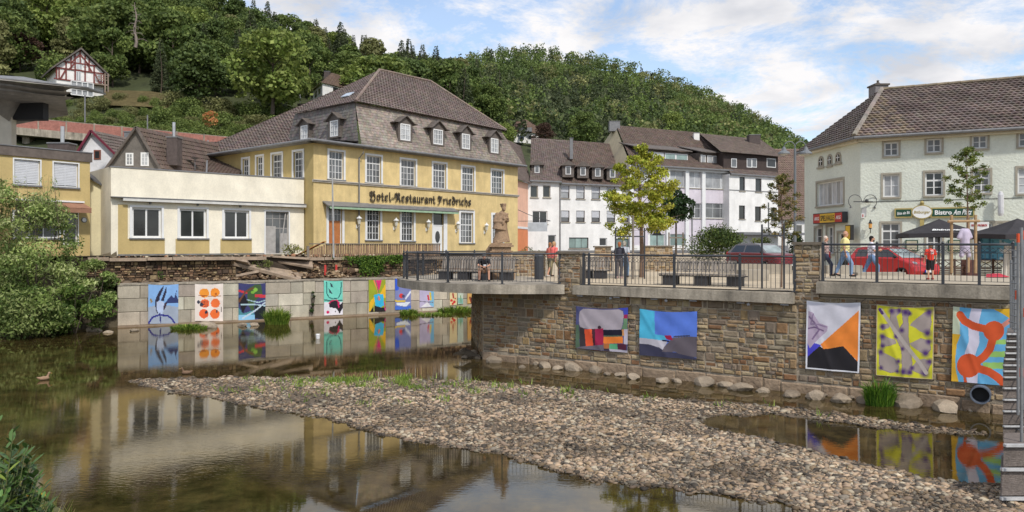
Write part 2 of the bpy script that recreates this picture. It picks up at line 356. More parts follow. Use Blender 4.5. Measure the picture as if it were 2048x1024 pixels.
for i in range(cols_+1):
 s = i/cols_; f = T.p(.2+(e-.2)*s, ZP, -.3); bk = Vector((-.6+75*s, 62.3, ZP)); grid.append([f.lerp(bk, j/rows_) for j in range(rows_+1)])
for g in grid:
 for p in g: p.z = zg(p.x, p.y)
for i in range(cols_):
 for j in range(rows_): b.face([grid[i][j], grid[i+1][j], grid[i+1][j+1], grid[i][j+1]])
b.mi = 1
for g in (grid[0],):
 for p, q in zip(g, g[1:]): b.face([q, p, (p.x, p.y, -.5), (q.x, q.y, -.5)])
tag(b.build('plaza'), kind='structure')
b = MB(ASPH); b.face([(-.6, 62, ZH), (700, 62, ZH), (700, 1200, ZH), (-.6, 1200, ZH)]); b.face([(-700, 62, ZH), (-.6, 62, ZH), (-.6, 1200, ZH), (-700, 1200, ZH)])
tag(b.build('street'), kind='structure')
b = MB(EARTH); pr = [RW.p(-55, ZH), RW.p(-.5, ZH), RW.p(RW.L+2.0, ZH), Vector((-.65, 62.2, ZH)), Vector((-110, 62.2, ZH))]
b.face(pr); tag(b.build('hotel_bank'), kind='structure')
# right terrace pavement (a step above the plaza)
PAVE = mat('terrace_paving', (.42, .36, .27), .92, .12, 1.2, bump=.006, bs=35)
b = MB(PAVE); ua, ub = T.uz(1600, 600)[0], T.uz(2350, 600)[0]
q = [T.p(ua, ZS, -.3), T.p(ub, ZS, -.3), T.p(ub, ZS, -8), T.p(ua, ZS, -8)]; q2 = [Vector((v.x, v.y, ZP-.1)) for v in q]; b.hexa(q2+q); tag(b.build('terrace_pavement'), kind='structure')
# natural bank at the left
b = MB(EARTH)
for i in range(24):
 for j in range(8):
  def P_(i, j):
   u = -34+i*1.42; t = j/8; return Q.p(u, -.3+4.5*t**.8+.25*math.sin(u*1.7+j), -.2-3.2*t+.3*math.sin(u*2.1+j*2) + (1.6 if u < -2 else 0)*(1-t))
  b.face([P_(i, j), P_(i+1, j), P_(i+1, j+1), P_(i, j+1)])
tag(b.build('left_river_bank', smooth=True), kind='structure')
# near grassy bank, lower left
b = MB(mat('grassy_bank', (.10, .10, .035), .95, .4, 2.5, bump=.04, bs=9))
def zb(x, y):
 e = (-8.0+(y-13.6)*-1.14); d = (e-x)*.66
 return min(-.04+.55*d if d > 0 else -.04+.5*d, 1.7+.1*math.sin(x*3+y))
for i in range(40):
 for j in range(40):
  xs = [-24+.5*i, -24+.5*(i+1)]; ys = [4+.4*j, 4+.4*(j+1)]
  q = [(x, y, zb(x, y)) for x, y in ((xs[0], ys[0]), (xs[1], ys[0]), (xs[1], ys[1]), (xs[0], ys[1]))]
  if max(p[2] for p in q) > -.6: b.face(q)
tag(b.build('near_bank', smooth=True), kind='structure')
# ---------------------------------------------------------------- hills (one height field)
HD = [95, 108, 118, 130, 150, 180, 230, 300, 400]
HK = {-900: [345, 290, 248, 195, 140, 70, -10, -40, -60], 0: [345, 290, 248, 198, 140, 70, 0, -30, -40], 300: [350, 312, 272, 206, 150, 90, 30, 20, 20],
      550: [360, 328, 292, 245, 190, 140, 100, 85, 80], 700: [360, 320, 297, 272, 228, 180, 142, 135, 130], 880: [380, 350, 332, 312, 272, 228, 192, 165, 145],
      1060: [508, 508, 430, 352, 315, 285, 242, 172, 118], 1200: [508, 508, 480, 372, 335, 300, 255, 190, 138], 1380: [508, 508, 480, 380, 345, 315, 280, 232, 190],
      1500: [508, 508, 480, 395, 365, 340, 312, 276, 245], 1620: [508, 508, 480, 415, 395, 375, 355, 335, 322], 2600: [508, 508, 480, 455, 450, 445, 440, 435, 430]}
HP = sorted(HK)
def hz(px, D):
 px = min(max(px, HP[0]), HP[-1]); D = min(max(D, HD[0]), HD[-1])
 i = max(k for k in range(len(HP)-1) if HP[k] <= px); j = max(k for k in range(len(HD)-1) if HD[k] <= D)
 s = (px-HP[i])/(HP[i+1]-HP[i]); t = (D-HD[j])/(HD[j+1]-HD[j]); A, B = HK[HP[i]], HK[HP[i+1]]
 py = (A[j]*(1-s)+B[j]*s)*(1-t)+(A[j+1]*(1-s)+B[j+1]*s)*t
 return Z(py, D)
b = MB(GRASSG); Ds = list(np.linspace(95, 240, 40))+list(np.linspace(250, 400, 16)); ps = list(range(-900, 2601, 50))
G_ = [[Vector((X(p, D), D, hz(p, D)+.5*math.sin(p*.05+D*.3))) for D in Ds]+[Vector((X(p, 520), 520, hz(p, 400)*.75)), Vector((X(p, 900), 900, 4))] for p in ps]
for i in range(len(ps)-1):
 g0 = G_[i][0]; g1 = G_[i+1][0]; b.face([(g0.x*.93, g0.y*.93, 3), (g1.x*.93, g1.y*.93, 3), g1, g0])
 for j in range(len(Ds)+1): b.face([G_[i][j], G_[i+1][j], G_[i+1][j+1], G_[i][j+1]])
tag(b.build('hillside', smooth=True), kind='structure')
# ---------------------------------------------------------------- gravel bar
BAR = [(245, 760), (330, 757), (480, 754), (620, 754), (800, 757), (960, 763), (1120, 775), (1290, 793), (1450, 805), (1560, 812), (1700, 832), (1800, 845), (1900, 856), (1990, 866), (1990, 873), (1890, 867), (1760, 857), (1640, 843), (1540, 828), (1450, 833), (1405, 838), (1400, 850), (1440, 862), (1530, 876), (1590, 893), (1660, 908), (1720, 925), (1790, 938), (1850, 955), (1920, 965), (2010, 975), (2150, 985), (2150, 1120), (1900, 1110), (1740, 1060), (1600, 1020), (1560, 1003), (1400, 987), (1300, 975), (1240, 968), (1180, 955), (1120, 940), (1060, 925), (1000, 912), (900, 897), (850, 885), (760, 868), (690, 850), (640, 838), (590, 826), (520, 815), (430, 800), (350, 785), (290, 775)]
BP = np.array([tuple(gnd(*p))[:2] for p in BAR])
def sdf(P, poly):                                       # positive inside
 P = np.asarray(P); A = poly; B = np.roll(poly, -1, 0); dmin = np.full(len(P), 1e9); ins = np.zeros(len(P), bool)
 for a, c in zip(A, B):
  e = c-a; w_ = P-a; t = np.clip((w_ @ e)/max(e @ e, 1e-9), 0, 1); dmin = np.minimum(dmin, np.linalg.norm(w_-t[:, None]*e, axis=1))
  cond = ((a[1] > P[:, 1]) != (c[1] > P[:, 1])); xi = a[0]+(P[:, 1]-a[1])*(c[0]-a[0])/(c[1]-a[1]+1e-12); ins ^= cond & (P[:, 0] < xi)
 return np.where(ins, dmin, -dmin)
def wob(P): return .10*np.sin(P[:, 0]*2.3+P[:, 1]*1.1)+.07*np.sin(P[:, 0]*5.1-P[:, 1]*3.3)+.05*np.sin(P[:, 0]*9.7+P[:, 1]*8.1)
gx = np.arange(-15.5, 14.5, .16); gy = np.arange(11.0, 27.6, .16); GX, GY = np.meshgrid(gx, gy, indexing='ij'); PP = np.stack([GX.ravel(), GY.ravel()], 1)
def barz(P):
 s = sdf(P, BP)+wob(P); return np.where(s > 0, np.minimum(.03+s*.05, .16), .03+s*.35)-.025+.012*np.sin(P[:, 0]*7)*np.sin(P[:, 1]*6)
zz_ = np.maximum(barz(PP), -.3); V = np.column_stack([PP, zz_]); nx_, ny_ = len(gx), len(gy); ii = (np.arange(nx_-1)[:, None]*ny_+np.arange(ny_-1)[None]).ravel()
Fc = np.stack([ii, ii+ny_, ii+ny_+1, ii+1], 1); keep = zz_[Fc].max(1) > -.06; Fc = Fc[keep]
o = npmesh('gravel_bar', V, Fc, np.tile([.13, .10, .075], (len(Fc), 1)), mat('wet_grit', (.13, .10, .07), .9, .4, 2.5, bump=.02, bs=30, fine=.35), smooth=True); tag(o, kind='structure')
def rocks(name, P, sz, cols, m, sub=False, flat=.38, parent=None):
 v, f = OCT if sub == 2 else ICO2 if sub else ICO; n = len(P); k = len(v)
 ang = rng.uniform(0, 6.28, n); sx = sz*rng.uniform(.8, 1.5, n); sy = sz*rng.uniform(.6, 1.0, n); sz_ = sz*rng.uniform(flat*.7, flat*1.4, n)
 vv = v[None]*np.stack([sx, sy, sz_], 1)[:, None]*(1+rng.uniform(-.22, .22, (n, k, 1)))
 tx = rng.uniform(-.35, .35, n)[:, None]; vv[..., 2] += vv[..., 0]*tx
 c, s_ = np.cos(ang)[:, None], np.sin(ang)[:, None]; X_ = vv[..., 0]*c-vv[..., 1]*s_; Y_ = vv[..., 0]*s_+vv[..., 1]*c
 V = np.stack([X_, Y_, vv[..., 2]], -1)+P[:, None]; Fc = (f[None]+(np.arange(n)*k)[:, None, None]).reshape(-1, 3)
 return npmesh(name, V.reshape(-1, 3), Fc, np.repeat(cols, len(f), 0), m, parent)
def pal(n, cs, ja=.15):
 c = np.array([lin(x) for x in cs]); i = rng.integers(0, len(c), n); return c[i]*rng.uniform(1-ja, 1+ja, (n, 1))
Yc = rng.uniform(0, 1, 420000); Yd = 1/(1/27.4+(1/11.5-1/27.4)*Yc); Xd = rng.uniform(-1, 1, 420000)*.76*Yd
Pp = np.column_stack([Xd, Yd]); sd_ = sdf(Pp, BP)+wob(Pp); edge = rng.uniform(0, 1, len(Pp)) < np.maximum(np.clip(1+sd_/.5, 0, 1)**2*.3, np.where((Pp[:, 0] > 4) & (Pp[:, 1] < 19), .05, .006))
patch = np.sin(Pp[:, 0]*1.1+2)*np.sin(Pp[:, 1]*1.7)+.4*np.sin(Pp[:, 0]*3.1+Pp[:, 1]*2)
ok = (sd_ > .02) & (rng.uniform(0, 1, len(Pp)) < np.where(patch > .55, .38, 1)) | (sd_ <= .02) & (sd_ > -1.3) & edge
Pp = Pp[ok]; sd_ = sd_[ok]; patch = patch[ok]; sz = np.exp(rng.normal(np.log(.0195), .62, len(Pp)))*(1+.012*(Pp[:, 1]-13)); sz = np.clip(sz, .011, .10)
zz_ = np.maximum(barz(Pp), -.05)+sz*.22
base = pal(len(Pp), [(202, 176, 150), (180, 156, 136), (150, 140, 128), (118, 108, 98), (204, 190, 168), (160, 138, 112), (180, 158, 136), (94, 86, 78)])
wet = np.clip((.3-sd_)/.3, 0, 1)[:, None]; base = base*.74*np.array([.98, .97, .92])*(1-.58*wet)*(1+.25*np.sin(Pp[:, 0]*.9+1)*np.sin(Pp[:, 1]*1.3))[:, None]*np.where(patch > .6, .72, 1)[:, None]
nr = (Pp[:, 1] < 16.5) | (sz > .04); PM_ = mat('pebble', attr=True, rough=.8, var=.12, vs=20, spec=.3); print('PEB', nr.sum(), (~nr).sum())
OCT = (np.array([(1, 0, 0), (0, 1, 0), (-1, 0, 0), (0, -1, 0), (0, 0, 1.), (0, 0, -1)])*1.15, np.array([(0, 1, 4), (1, 2, 4), (2, 3, 4), (3, 0, 4), (1, 0, 5), (2, 1, 5), (3, 2, 5), (0, 3, 5)]))
tag(rocks('river_pebbles', np.column_stack([Pp, zz_])[nr], sz[nr], base[nr], PM_), 'pale flat pebbles strewn over the gravel bar', None, kind='stuff'); tag(rocks('fine_gravel', np.column_stack([Pp, zz_])[~nr], sz[~nr], base[~nr], PM_, sub=2), 'fine brown gravel covering the far part of the bar', None, kind='stuff')
nP = len(Pp)
# ---------------------------------------------------------------- foliage
def leaves(C, Nrm, size, cols, asp=.6, up=0., noise=.6):
 n = len(C); r = rng.normal(size=(n, 3)); d = Nrm*(1-noise)+r*noise; d /= np.linalg.norm(d, axis=1)[:, None]+1e-9
 a = np.cross(d, rng.normal(size=(n, 3))); a /= np.linalg.norm(a, axis=1)[:, None]+1e-9
 if up: a = a*(1-up)+np.array([0, 0, 1.])*up; a -= d*(a*d).sum(1)[:, None]; a /= np.linalg.norm(a, axis=1)[:, None]+1e-9
 b_ = np.cross(d, a); s = (size*rng.uniform(.65, 1.35, n))[:, None]
 V = np.stack([C-a*s*.5, C+b_*s*asp*.5-a*s*.05, C+a*s*.5, C-b_*s*asp*.5-a*s*.05], 1)
 return V.reshape(-1, 3), np.arange(n*4).reshape(n, 4)
def blob_crown(n, blobs, size, cols, asp=.7, up=0., noise=.55, shell=(.72, 1.05), bj=.22):
 B = np.array(blobs); w_ = B[:, 3]**2; i = rng.choice(len(B), n, p=w_/w_.sum()); d = rng.normal(size=(n, 3)); d /= np.linalg.norm(d, axis=1)[:, None]
 d[:, 2] = np.where(rng.uniform(0, 1, n) < .45, np.abs(d[:, 2]), d[:, 2])
 sq = B[:, 4][i] if B.shape[1] > 4 else np.full(n, .8)
 r = B[i, 3]*rng.uniform(*shell, n); off_ = d*r[:, None]; off_[:, 2] *= sq; C = B[i, :3]+off_
 bc = rng.uniform(1-bj, 1+bj, len(B))[i][:, None]
 c = np.array([lin(x) for x in cols]); k = rng.integers(0, len(c), len(B))[i]; k2 = np.where(rng.uniform(0, 1, n) < .5, rng.integers(0, len(c), n), k)
 V, Fc = leaves(C, d, size, None, asp, up, noise); return V, Fc, c[k2]*bc*rng.uniform(.8, 1.2, (n, 1))
def round_blobs(n, w, h, z0, rr=(.16, .30), seed=None):
 out = []
 for k in range(n):
  t = random.random(); z = t; a = random.uniform(0, 6.283); prof = math.sin(math.pi*min(1, (z*.86+.12)))**.6; rad = prof*math.sqrt(random.uniform(.25, 1))
  r = random.uniform(*rr)*w; out.append((math.cos(a)*rad*(w/2-r*.6), math.sin(a)*rad*(w/2-r*.6), z0+z*(h-r)+r*.2, r, random.uniform(.6, .9)))
 return out
BARK = mat('bark', (.10, .078, .058), .95, .25, 6, bump=.02, bs=20, aniso=.3)
def trunk(mb, h, r, limbs=6, spread=1.2, lean=0.):
 pts = [(lean*t*t*h+.04*h*math.sin(t*4)*.3, .02*h*math.sin(t*5), t*h) for t in np.linspace(0, 1, 7)]; mb.tube(pts, [r*(1-.82*i/6) for i in range(7)], 7)
 for k in range(limbs):
  t = .35+.6*k/limbs; a = k*2.4+random.random(); p = Vector(pts[int(t*6)]); L_ = spread*(1.1-t*.6)*random.uniform(.8, 1.2)
  q = p+Vector((math.cos(a)*L_*.5, math.sin(a)*L_*.5, L_*.45)); e = p+Vector((math.cos(a)*L_, math.sin(a)*L_, L_*.75)); mb.tube([p, q, e], [r*.42*(1-t*.4), r*.25, r*.06], 5)
def tree_proto(name, kind, cols, n=1500, size=.05):
 n = int(n*2)
 root = thing(name, (0, 0, 0), 'x', 'tree'); t = MB(BARK)
 if kind == 'round':
  bl = round_blobs(34, .9, .82, .2, (.13, .24)); trunk(t, .8, .022, 7, .3)
  V, Fc, c = blob_crown(n, bl, size, cols)
 elif kind == 'tall':
  bl = round_blobs(30, .62, .85, .15, (.14, .24)); trunk(t, .85, .02, 7, .22); V, Fc, c = blob_crown(n, bl, size*.9, cols)
 elif kind == 'conifer':
  trunk(t, 1., .014, 0); bl = []
  for k in range(46):
   z = .12+.88*(k/46); rad = .2*(1-z)**.8+.01
   for q in range(3): a = k*2.1+q*2.09+random.random()*.7; bl.append((math.cos(a)*rad*.75, math.sin(a)*rad*.75, z-.02, max(.02, rad*.42), .5))
  V, Fc, c = blob_crown(n, bl, size*.62, cols, asp=.45, noise=.5)
 elif kind == 'shrub':
  bl = round_blobs(16, 1.1, .75, 0.0, (.18, .3)); trunk(t, .5, .02, 5, .35); V, Fc, c = blob_crown(n, bl, size*1.15, cols)
 t.build('trunk', root); npmesh('crown', V, Fc, c, M_LEAF, root); return root
GRS = {'mid': [(102, 118, 62), (88, 106, 54), (116, 130, 68)], 'dark': [(86, 103, 56), (74, 91, 50), (100, 115, 62)], 'lime': [(130, 144, 72), (112, 130, 62), (142, 154, 82)],
       'olive': [(122, 124, 78), (108, 112, 68), (134, 134, 88)], 'fir': [(76, 86, 58), (66, 76, 52), (90, 98, 66)], 'red': [(88, 66, 54), (76, 58, 48)]}
PROT = {}
for nm, kd, cl, nn in (('broad', 'round', 'mid', 2600), ('broadd', 'round', 'dark', 2600), ('lime', 'round', 'lime', 2600), ('tall', 'tall', 'mid', 2200), ('talld', 'tall', 'dark', 2200), ('olive', 'tall', 'olive', 2200), ('fir', 'conifer', 'fir', 2600), ('shrub', 'shrub', 'mid', 1300), ('shrubo', 'shrub', 'olive', 1300), ('red', 'round', 'red', 1400)):
 PROT[nm] = tree_proto({'conifer': 'conifer_tree', 'shrub': 'hillside_shrub'}.get(kd, 'hillside_tree'), kd, GRS[cl], nn)
KB = {p: [o for o in COL.objects if o.parent is r] for p, r in PROT.items()}
used = set()
def place_tree(p, px, D, h, label, group, w=1., cat='tree', z=None, ry=None):
 src = PROT[p]
 if p in used:
  c = src.copy(); COL.objects.link(c)
  for ch in KB[p]: k = ch.copy(); COL.objects.link(k); k.parent = c
 else: c = src; used.add(p)
 c.location = (X(px, D), D, (hz(px, D) if z is None else z)-.4); c.scale = (h*w, h*w, h); c.rotation_euler = (0, 0, random.uniform(0, 6.28) if ry is None else ry)
 c['label'] = label; c['category'] = cat
 if group: c['group'] = group
 return c
# trees that stand out, by where they are
SOLO = [('lime', 545, 128, 15.5, 'tall bright green tree whose crown rises left of the hotel roof', 1.05, 222), ('broadd', 400, 131, 11.5, 'dense dark green tree with round crown beside the meadow strip', 1.2, 215), ('broad', 345, 150, 14, 'large domed green tree left of the dead tree', 1.1, None),
  ('lime', 745, 150, 13.5, 'wide yellow green tree with flat crown directly behind the hotel roof ridge', 1.35, 232), ('broad', 900, 150, 12.5, 'broad green tree just right of the hotel ridge', 1.05, 240), ('lime', 935, 128, 7, 'small lime green tree behind the right slope of the hotel roof', 1.0, 275),
  ('broad', 980, 150, 8.5, 'bright green round tree above the right end of the hotel roof', .9, 245), ('red', 1088, 158, 5.2, 'dark red copper leaved tree right of the white hillside house', 1.1, 288), ('broad', 1170, 165, 8.2, 'single round green tree against the dark firs above the white houses', .95, 292),
  ('shrub', 870, 120, 9, 'bushy green tree behind the right hotel dormers', .9, 330), ('lime', 1012, 120, 4.5, 'small light green tree left of the white hillside house', .9, 290), ('red', 40, 150, 8, 'reddish brown leaved tree at the far left of the wooded hill', 1.2, None), ('lime', 95, 165, 17, 'tall yellow green tree behind the left eave', 1.0, None),
  ('tall', 620, 155, 11, 'slim green tree behind the white house on the slope', 1.0, 200), ('lime', 1345, 200, 7, 'pale green tree above the lilac building roof', 1.0, 268), ('broad', 230, 150, 15, 'big green tree above the half timbered house', 1.1, None), ('shrub', 120, 141, 9, 'green bush hugging the left side of the half timbered house', 1., 170)]
for p, px, D, h, lb, ww, py in SOLO: place_tree(p, px, D, h, lb, None, ww, z=(Z(py, D)-.2 if py else None))
kinds_ = {'broad': 'rounded green', 'broadd': 'dark green rounded', 'lime': 'light green rounded', 'tall': 'slender green', 'talld': 'slender dark green', 'olive': 'grey green slender', 'fir': 'dark spire shaped fir'}
def where(px, D):
 side = 'at the far left' if px < 150 else 'above the half timbered house' if px < 330 else 'above the orange bush' if px < 480 else 'left of the hotel roof' if px < 640 else 'behind the hotel roof' if px < 860 else 'right of the hotel ridge'
 return side
def nth(n):
 a = 'zeroth first second third fourth fifth sixth seventh eighth ninth tenth eleventh twelfth thirteenth fourteenth fifteenth sixteenth seventeenth eighteenth nineteenth'.split()
 if n < 20: return a[n]
 t = {2: 'twent', 3: 'thirt', 4: 'fort'}[n//10]; return t+'ieth' if n % 10 == 0 else t+'y-'+a[n % 10]
ORD = ['lowest', 'second', 'third', 'fourth', 'fifth', 'sixth', 'seventh', 'eighth', 'ninth', 'tenth', 'eleventh', 'twelfth', 'last']
D = 140.; tr_ = 0
while D < 242:
 step = 9.5; x = X(-160, D)+random.uniform(0, step); to_ = 0
 while x < X(1010 if D < 200 else 960, D):
  px = CX+x/D*F+random.uniform(-12, 12); dd = D+random.uniform(-3, 3)
  firp = .7 if (px > 480 and D > 190) else .12
  p = 'fir' if random.random() < firp else random.choice(['broad', 'broadd', 'tall', 'talld', 'olive', 'broad', 'lime', 'broadd', 'talld'])
  h = random.uniform(9.5, 14.5)*(1.0 if p != 'fir' else 1.12); x += step*random.uniform(.8, 1.25)
  if not (D < 175 and (590 < px < 720 or 1010 < px)) and not (D < 150 and 60 < px < 222):
   to_ += 1; place_tree(p, px, dd, h, f'{nth(to_)} hillside tree from the left in the {ORD[tr_]} tree row, '+kinds_[p], 'trees of the wooded hill', random.uniform(.9, 1.25))
 D += 8.2; tr_ += 1
sh = 0
for ri_, D in enumerate((115, 119, 122.5, 126, 130)):
 x = X(-60, D); so_ = 0
 while x < X(600 if D < 125 else 700, D):
  px = CX+x/D*F; x += random.uniform(1.8, 3.2)
  if D > 126 and 90 < px < 232 or (D > 126 and 232 <= px < 320 and random.random() < .5): continue
  p = random.choice(['shrub', 'shrubo', 'shrub']); so_ += 1
  place_tree(p, px, D+random.uniform(-2, 2), random.uniform(2.4, 4.0)*(1.25 if px > 330 else 1.), f'{nth(so_)} shrub from the left in the {ORD[ri_]} row above the red barrier, '+('green' if p == 'shrub' else 'olive'), 'shrubs above the road', random.uniform(.9, 1.3), 'shrub'); sh += 1
# orange bush
r_ = thing('orange_shrub', (X(422, 117), 117, Z(262, 117)), 'small orange and red leaved bush on the green slope', 'shrub'); t = MB(BARK); trunk(t, 2, .06, 5, .8)
for i in range(len(t.v)): t.v[i] = tuple(Vector(t.v[i])+r_.location)
t.build('trunk', r_); V, Fc, c = blob_crown(600, round_blobs(8, 2.8, 2.6, .8, (.16, .26)), .3, [(196, 140, 92), (180, 118, 80), (150, 130, 70)]); npmesh('crown', V, Fc, c, M_LEAF, r_)
# dead tree
r_ = thing('dead_tree', (X(271, 142), 142, Z(95, 142)), 'bare grey dead tree standing out of the left woodland', 'tree'); t = MB(mat('dead_wood', (.22, .18, .15), .9)); o_ = r_.location
t.tube([o_+Vector((.2*math.sin(k*1.3), 0, k*.95)) for k in range(10)], [.32*(1-k*.095) for k in range(10)], 6)
for k in range(16):
 a = k*2.3; z = 1.5+k*.42; q = o_+Vector((.2*math.sin(z*1.4), 0, z)); L_ = 2.1*(1-k/20); m = q+Vector((math.cos(a)*L_*.6, math.sin(a)*L_*.6, .1)); t.tube([q, m, m+Vector((math.cos(a+.4)*L_*.5, 0, -.5 if k < 9 else .3))], [.11, .06, .02], 4)
t.build('trunk', r_)
# far wood: one mass
Vs, Fs, Cs, k0 = [], [], [], 0; far = []
D = 168.
while D < 405:
 step = 5.6+D*.006; x = X(880 if D < 240 else 840 if D<300 else 800, D)
 while x < X(1700, D):
  px = CX+x/D*F; x += step*random.uniform(.75, 1.2)
  far.append((px, D+random.uniform(-3, 3)))
 D += 6.4+D*.004
for px, D in far:
 fir = (px < 1330 and D < 300 and random.random() < .62) or random.random() < .08
 z = hz(px, D)-.5; h = random.uniform(8, 12.5) if fir else random.uniform(7, 10.5); w_ = h*random.uniform(.75, 1.0); tint = random.uniform(.8, 1.3)
 if fir: bl = [(0, 0, h*(.25+.75*k/7), h*.17*(1-k/8)+.2, .9) for k in range(7)]; cols = GRS['fir']; n = 150; sz_ = .95
 else: bl = [(random.uniform(-.3, .3)*w_, random.uniform(-.3, .3)*w_, h*random.uniform(.4, .8), w_*random.uniform(.24, .36), .8) for k in range(7)]; cols = random.choice([GRS['mid'], GRS['dark'], GRS['olive'], GRS['mid'], GRS['dark']]); n = 190; sz_ = .9
 V, Fc, c = blob_crown(n, bl, sz_, cols, noise=.5); Vs.append(V+np.array([X(px, D), D, z])); Fs.append(Fc+k0); k0 += len(V); Cs.append(c*tint)
o = npmesh('distant_wood', np.vstack(Vs), np.vstack(Fs), np.vstack(Cs), M_LEAF); tag(o, 'mixed wood of firs and broadleaf trees covering the far hill', 'wood', kind='stuff')
# ---------------------------------------------------------------- block quay
b = MB(mat('quay_mortar', (.16, .14, .11), .95, .3, 2)); b.pbox(Q, -.0, Q.L+6, -.7, 2.44, -.9, -.06)
qw = thing('block_quay_wall', Q.p(0, 0), 'pale concrete block quay wall hung with a row of small paintings', 'wall'); b.build('wall_core', qw)
BL = mat('quay_block_concrete', attr=True, rough=.92, var=.16, vs=1.4, bump=.012, bs=10, fine=.1, streak=.22, objvar=.12)
for r in range(3):
 u = -.02 - (.8 if r == 1 else 0); zA = .08+.79*r
 while u < Q.L+5:
  L_ = random.choice([1.6, 1.6, 1.6, .8, 1.2]); a, e = max(u, 0), u+L_
  if e > .1:
   m = MB(BL); c = jit(random.choice([lin((186, 176, 158)), lin((176, 166, 150)), lin((198, 190, 172)), lin((166, 156, 140))]), .07); m.col = c
   g = .012; dd = random.uniform(-.02, .03); z1 = zA+.79; P = Q.p; ins = .02
   m.mesh([P(a+g, zA+g, -.3), P(e-g, zA+g, -.3), P(e-g, z1-g, -.3), P(a+g, z1-g, -.3), P(a+g, zA+g, dd-.02), P(e-g, zA+g, dd-.02), P(e-g, z1-g, dd-.02), P(a+g, z1-g, dd-.02),
     P(a+g+ins, zA+g+ins, dd), P(e-g-ins, zA+g+ins, dd), P(e-g-ins, z1-g-ins, dd), P(a+g+ins, z1-g-ins, dd)],
                   [(0, 1, 5, 4), (1, 2, 6, 5), (2, 3, 7, 6), (3, 0, 4, 7), (4, 5, 9, 8), (5, 6, 10, 9), (6, 7, 11, 10), (7, 4, 8, 11), (8, 9, 10, 11)]); m.build('block', qw)
  u += L_
m = MB(CONC); m.col = (.4, .36, .3)
u = 0
while u < Q.L+5: m.pbox(Q, u+.01, u+2.99, 2.44, 2.54, -.9, .05); u += 3
m.build('coping', qw)
m = MB(mat('footing_concrete', (.30, .22, .15), .95, .25, 1, bump=.02, bs=8)); m.pbox(Q, .0, Q.L+6, -.6, .09, -.2, .22); m.build('footing', qw)
b = MB(mat('rubble_ledge', (.16, .12, .085), .95, .4, 1.5, bump=.05, bs=8)); b.face([Q.p(-.5, 2.46, -.85), Q.p(Q.L+6, 2.46, -.85), Q.p(Q.L+6, 2.7, -1.7), Q.p(-.5, 2.7, -1.7)]); tag(b.build('quay_ledge'), kind='structure')

# ---------------------------------------------------------------- rubble stone faces
STC = [(180, 156, 122), (166, 144, 112), (166, 136, 96), (156, 116, 76), (158, 142, 120), (144, 130, 112), (188, 166, 132), (136, 94, 58), (132, 120, 106), (174, 150, 114), (192, 172, 138), (152, 124, 92), (150, 136, 116), (140, 128, 112)]
def stones(pl, u0, u1, z0, z1, hmin=.32, hmax=.44, ln=(.18, .60), d0=0., holes=()):
 out = []; z = z0
 while z < z1-.03:
  h = random.uniform(hmin, hmax); h = h if z+h < z1-.12 else z1-z; u = u0
  while u < u1-.02:
   w_ = random.uniform(.5, 1.1); w_ = w_ if u+w_ < u1-.2 else u1-u; k = random.choice([1, 2, 2, 2, 2, 3, 3, 3]) if h > .25 else 1
   if h < .2: k = 1
   cuts = sorted([0]+[min(max((i+random.uniform(-.16, .16))/k, .1), .9) for i in range(1, k)]+[1])
   for c0, c1 in zip(cuts, cuts[1:]):
    s = u; hh = h*(c1-c0)
    while s < u+w_-.02:
     l = random.uniform(*ln)*(.65 if hh < .14 else 1); l = l if s+l < u+w_-.12 else u+w_-s
     out.append((s, s+l, z+h*c0, z+h*c1)); s += l
   u += w_
  z += h
 return [s for s in out if not any(a < (s[0]+s[1])/2 < b_ and c < (s[2]+s[3])/2 < d for a, b_, c, d in holes)]
def stone_mesh(m, pl, s, d0, g=.019):
 a, e, c, d = s; g = min(g, (e-a)*.12, (d-c)*.12); a += g; e -= g; c += g; d -= g; o = d0+random.uniform(.008, .06); P = pl.p; j = lambda k=.018: random.uniform(-k, k); w_, h = e-a, d-c; q = min(.12*w_, .28*h, .03)
 C = [(a+j()*.5, c+j()*.5), (e+j()*.5, c+j()*.5), (e+j()*.5, d+j()*.5), (a+j()*.5, d+j()*.5)]; I = [(a+q*random.uniform(.8, 1.9), c+q*random.uniform(.6, 1.2)), (e-q*random.uniform(.8, 1.9), c+q*random.uniform(.6, 1.2)), (e-q*random.uniform(.8, 1.9), d-q*random.uniform(.6, 1.2)), (a+q*random.uniform(.8, 1.9), d-q*random.uniform(.6, 1.2))]
 m.mesh([P(u, z, d0-.03) for u, z in C]+[P(u, z, o-.02) for u, z in C]+[P(u, z, o+random.uniform(-.006, .012)) for u, z in I],
           [(0, 1, 5, 4), (1, 2, 6, 5), (2, 3, 7, 6), (3, 0, 4, 7), (4, 5, 9, 8), (5, 6, 10, 9), (6, 7, 11, 10), (7, 4, 8, 11), (8, 9, 10, 11)], jit(tuple(.60*x+.22*y for x, y in zip(lin(random.choice(STC)), (.32, .24, .15))), .12))
def lay(parent, pl, ss, d0=0., cap=300, name='stone'):
 ss = sorted(ss, key=lambda s: -(s[1]-s[0])*(s[3]-s[2]))
 for s in ss[:cap]: m = MB(M_ATTR); stone_mesh(m, pl, s, d0); m.build(name, parent)
 if len(ss) > cap:
  m = MB(M_ATTR)
  for s in ss[cap:]: stone_mesh(m, pl, s, d0)
  tag(m.build('small_stones', parent), kind='stuff')
MORT = mat('sandy_mortar', (.38, .315, .235), .95, .2, 3, bump=.02, bs=25, fine=.15)
tw = thing('terrace_wall', T.p(0, 0, -.3), 'long brown rubble stone river wall under the concrete terrace beams', 'wall')
u9 = T.uz(2013, 600)[0]; b = MB(MORT); b.pbox(T, -.05, u9+3.5, -.6, 3.15, -1.2, -.3); b.build('wall_core', tw)
up2 = T.uz(1590, 600)[0]
ss = stones(T, -.03, up2, .35, 3.12)+stones(T, up2+.03, u9+1.4, .35, 3.12)
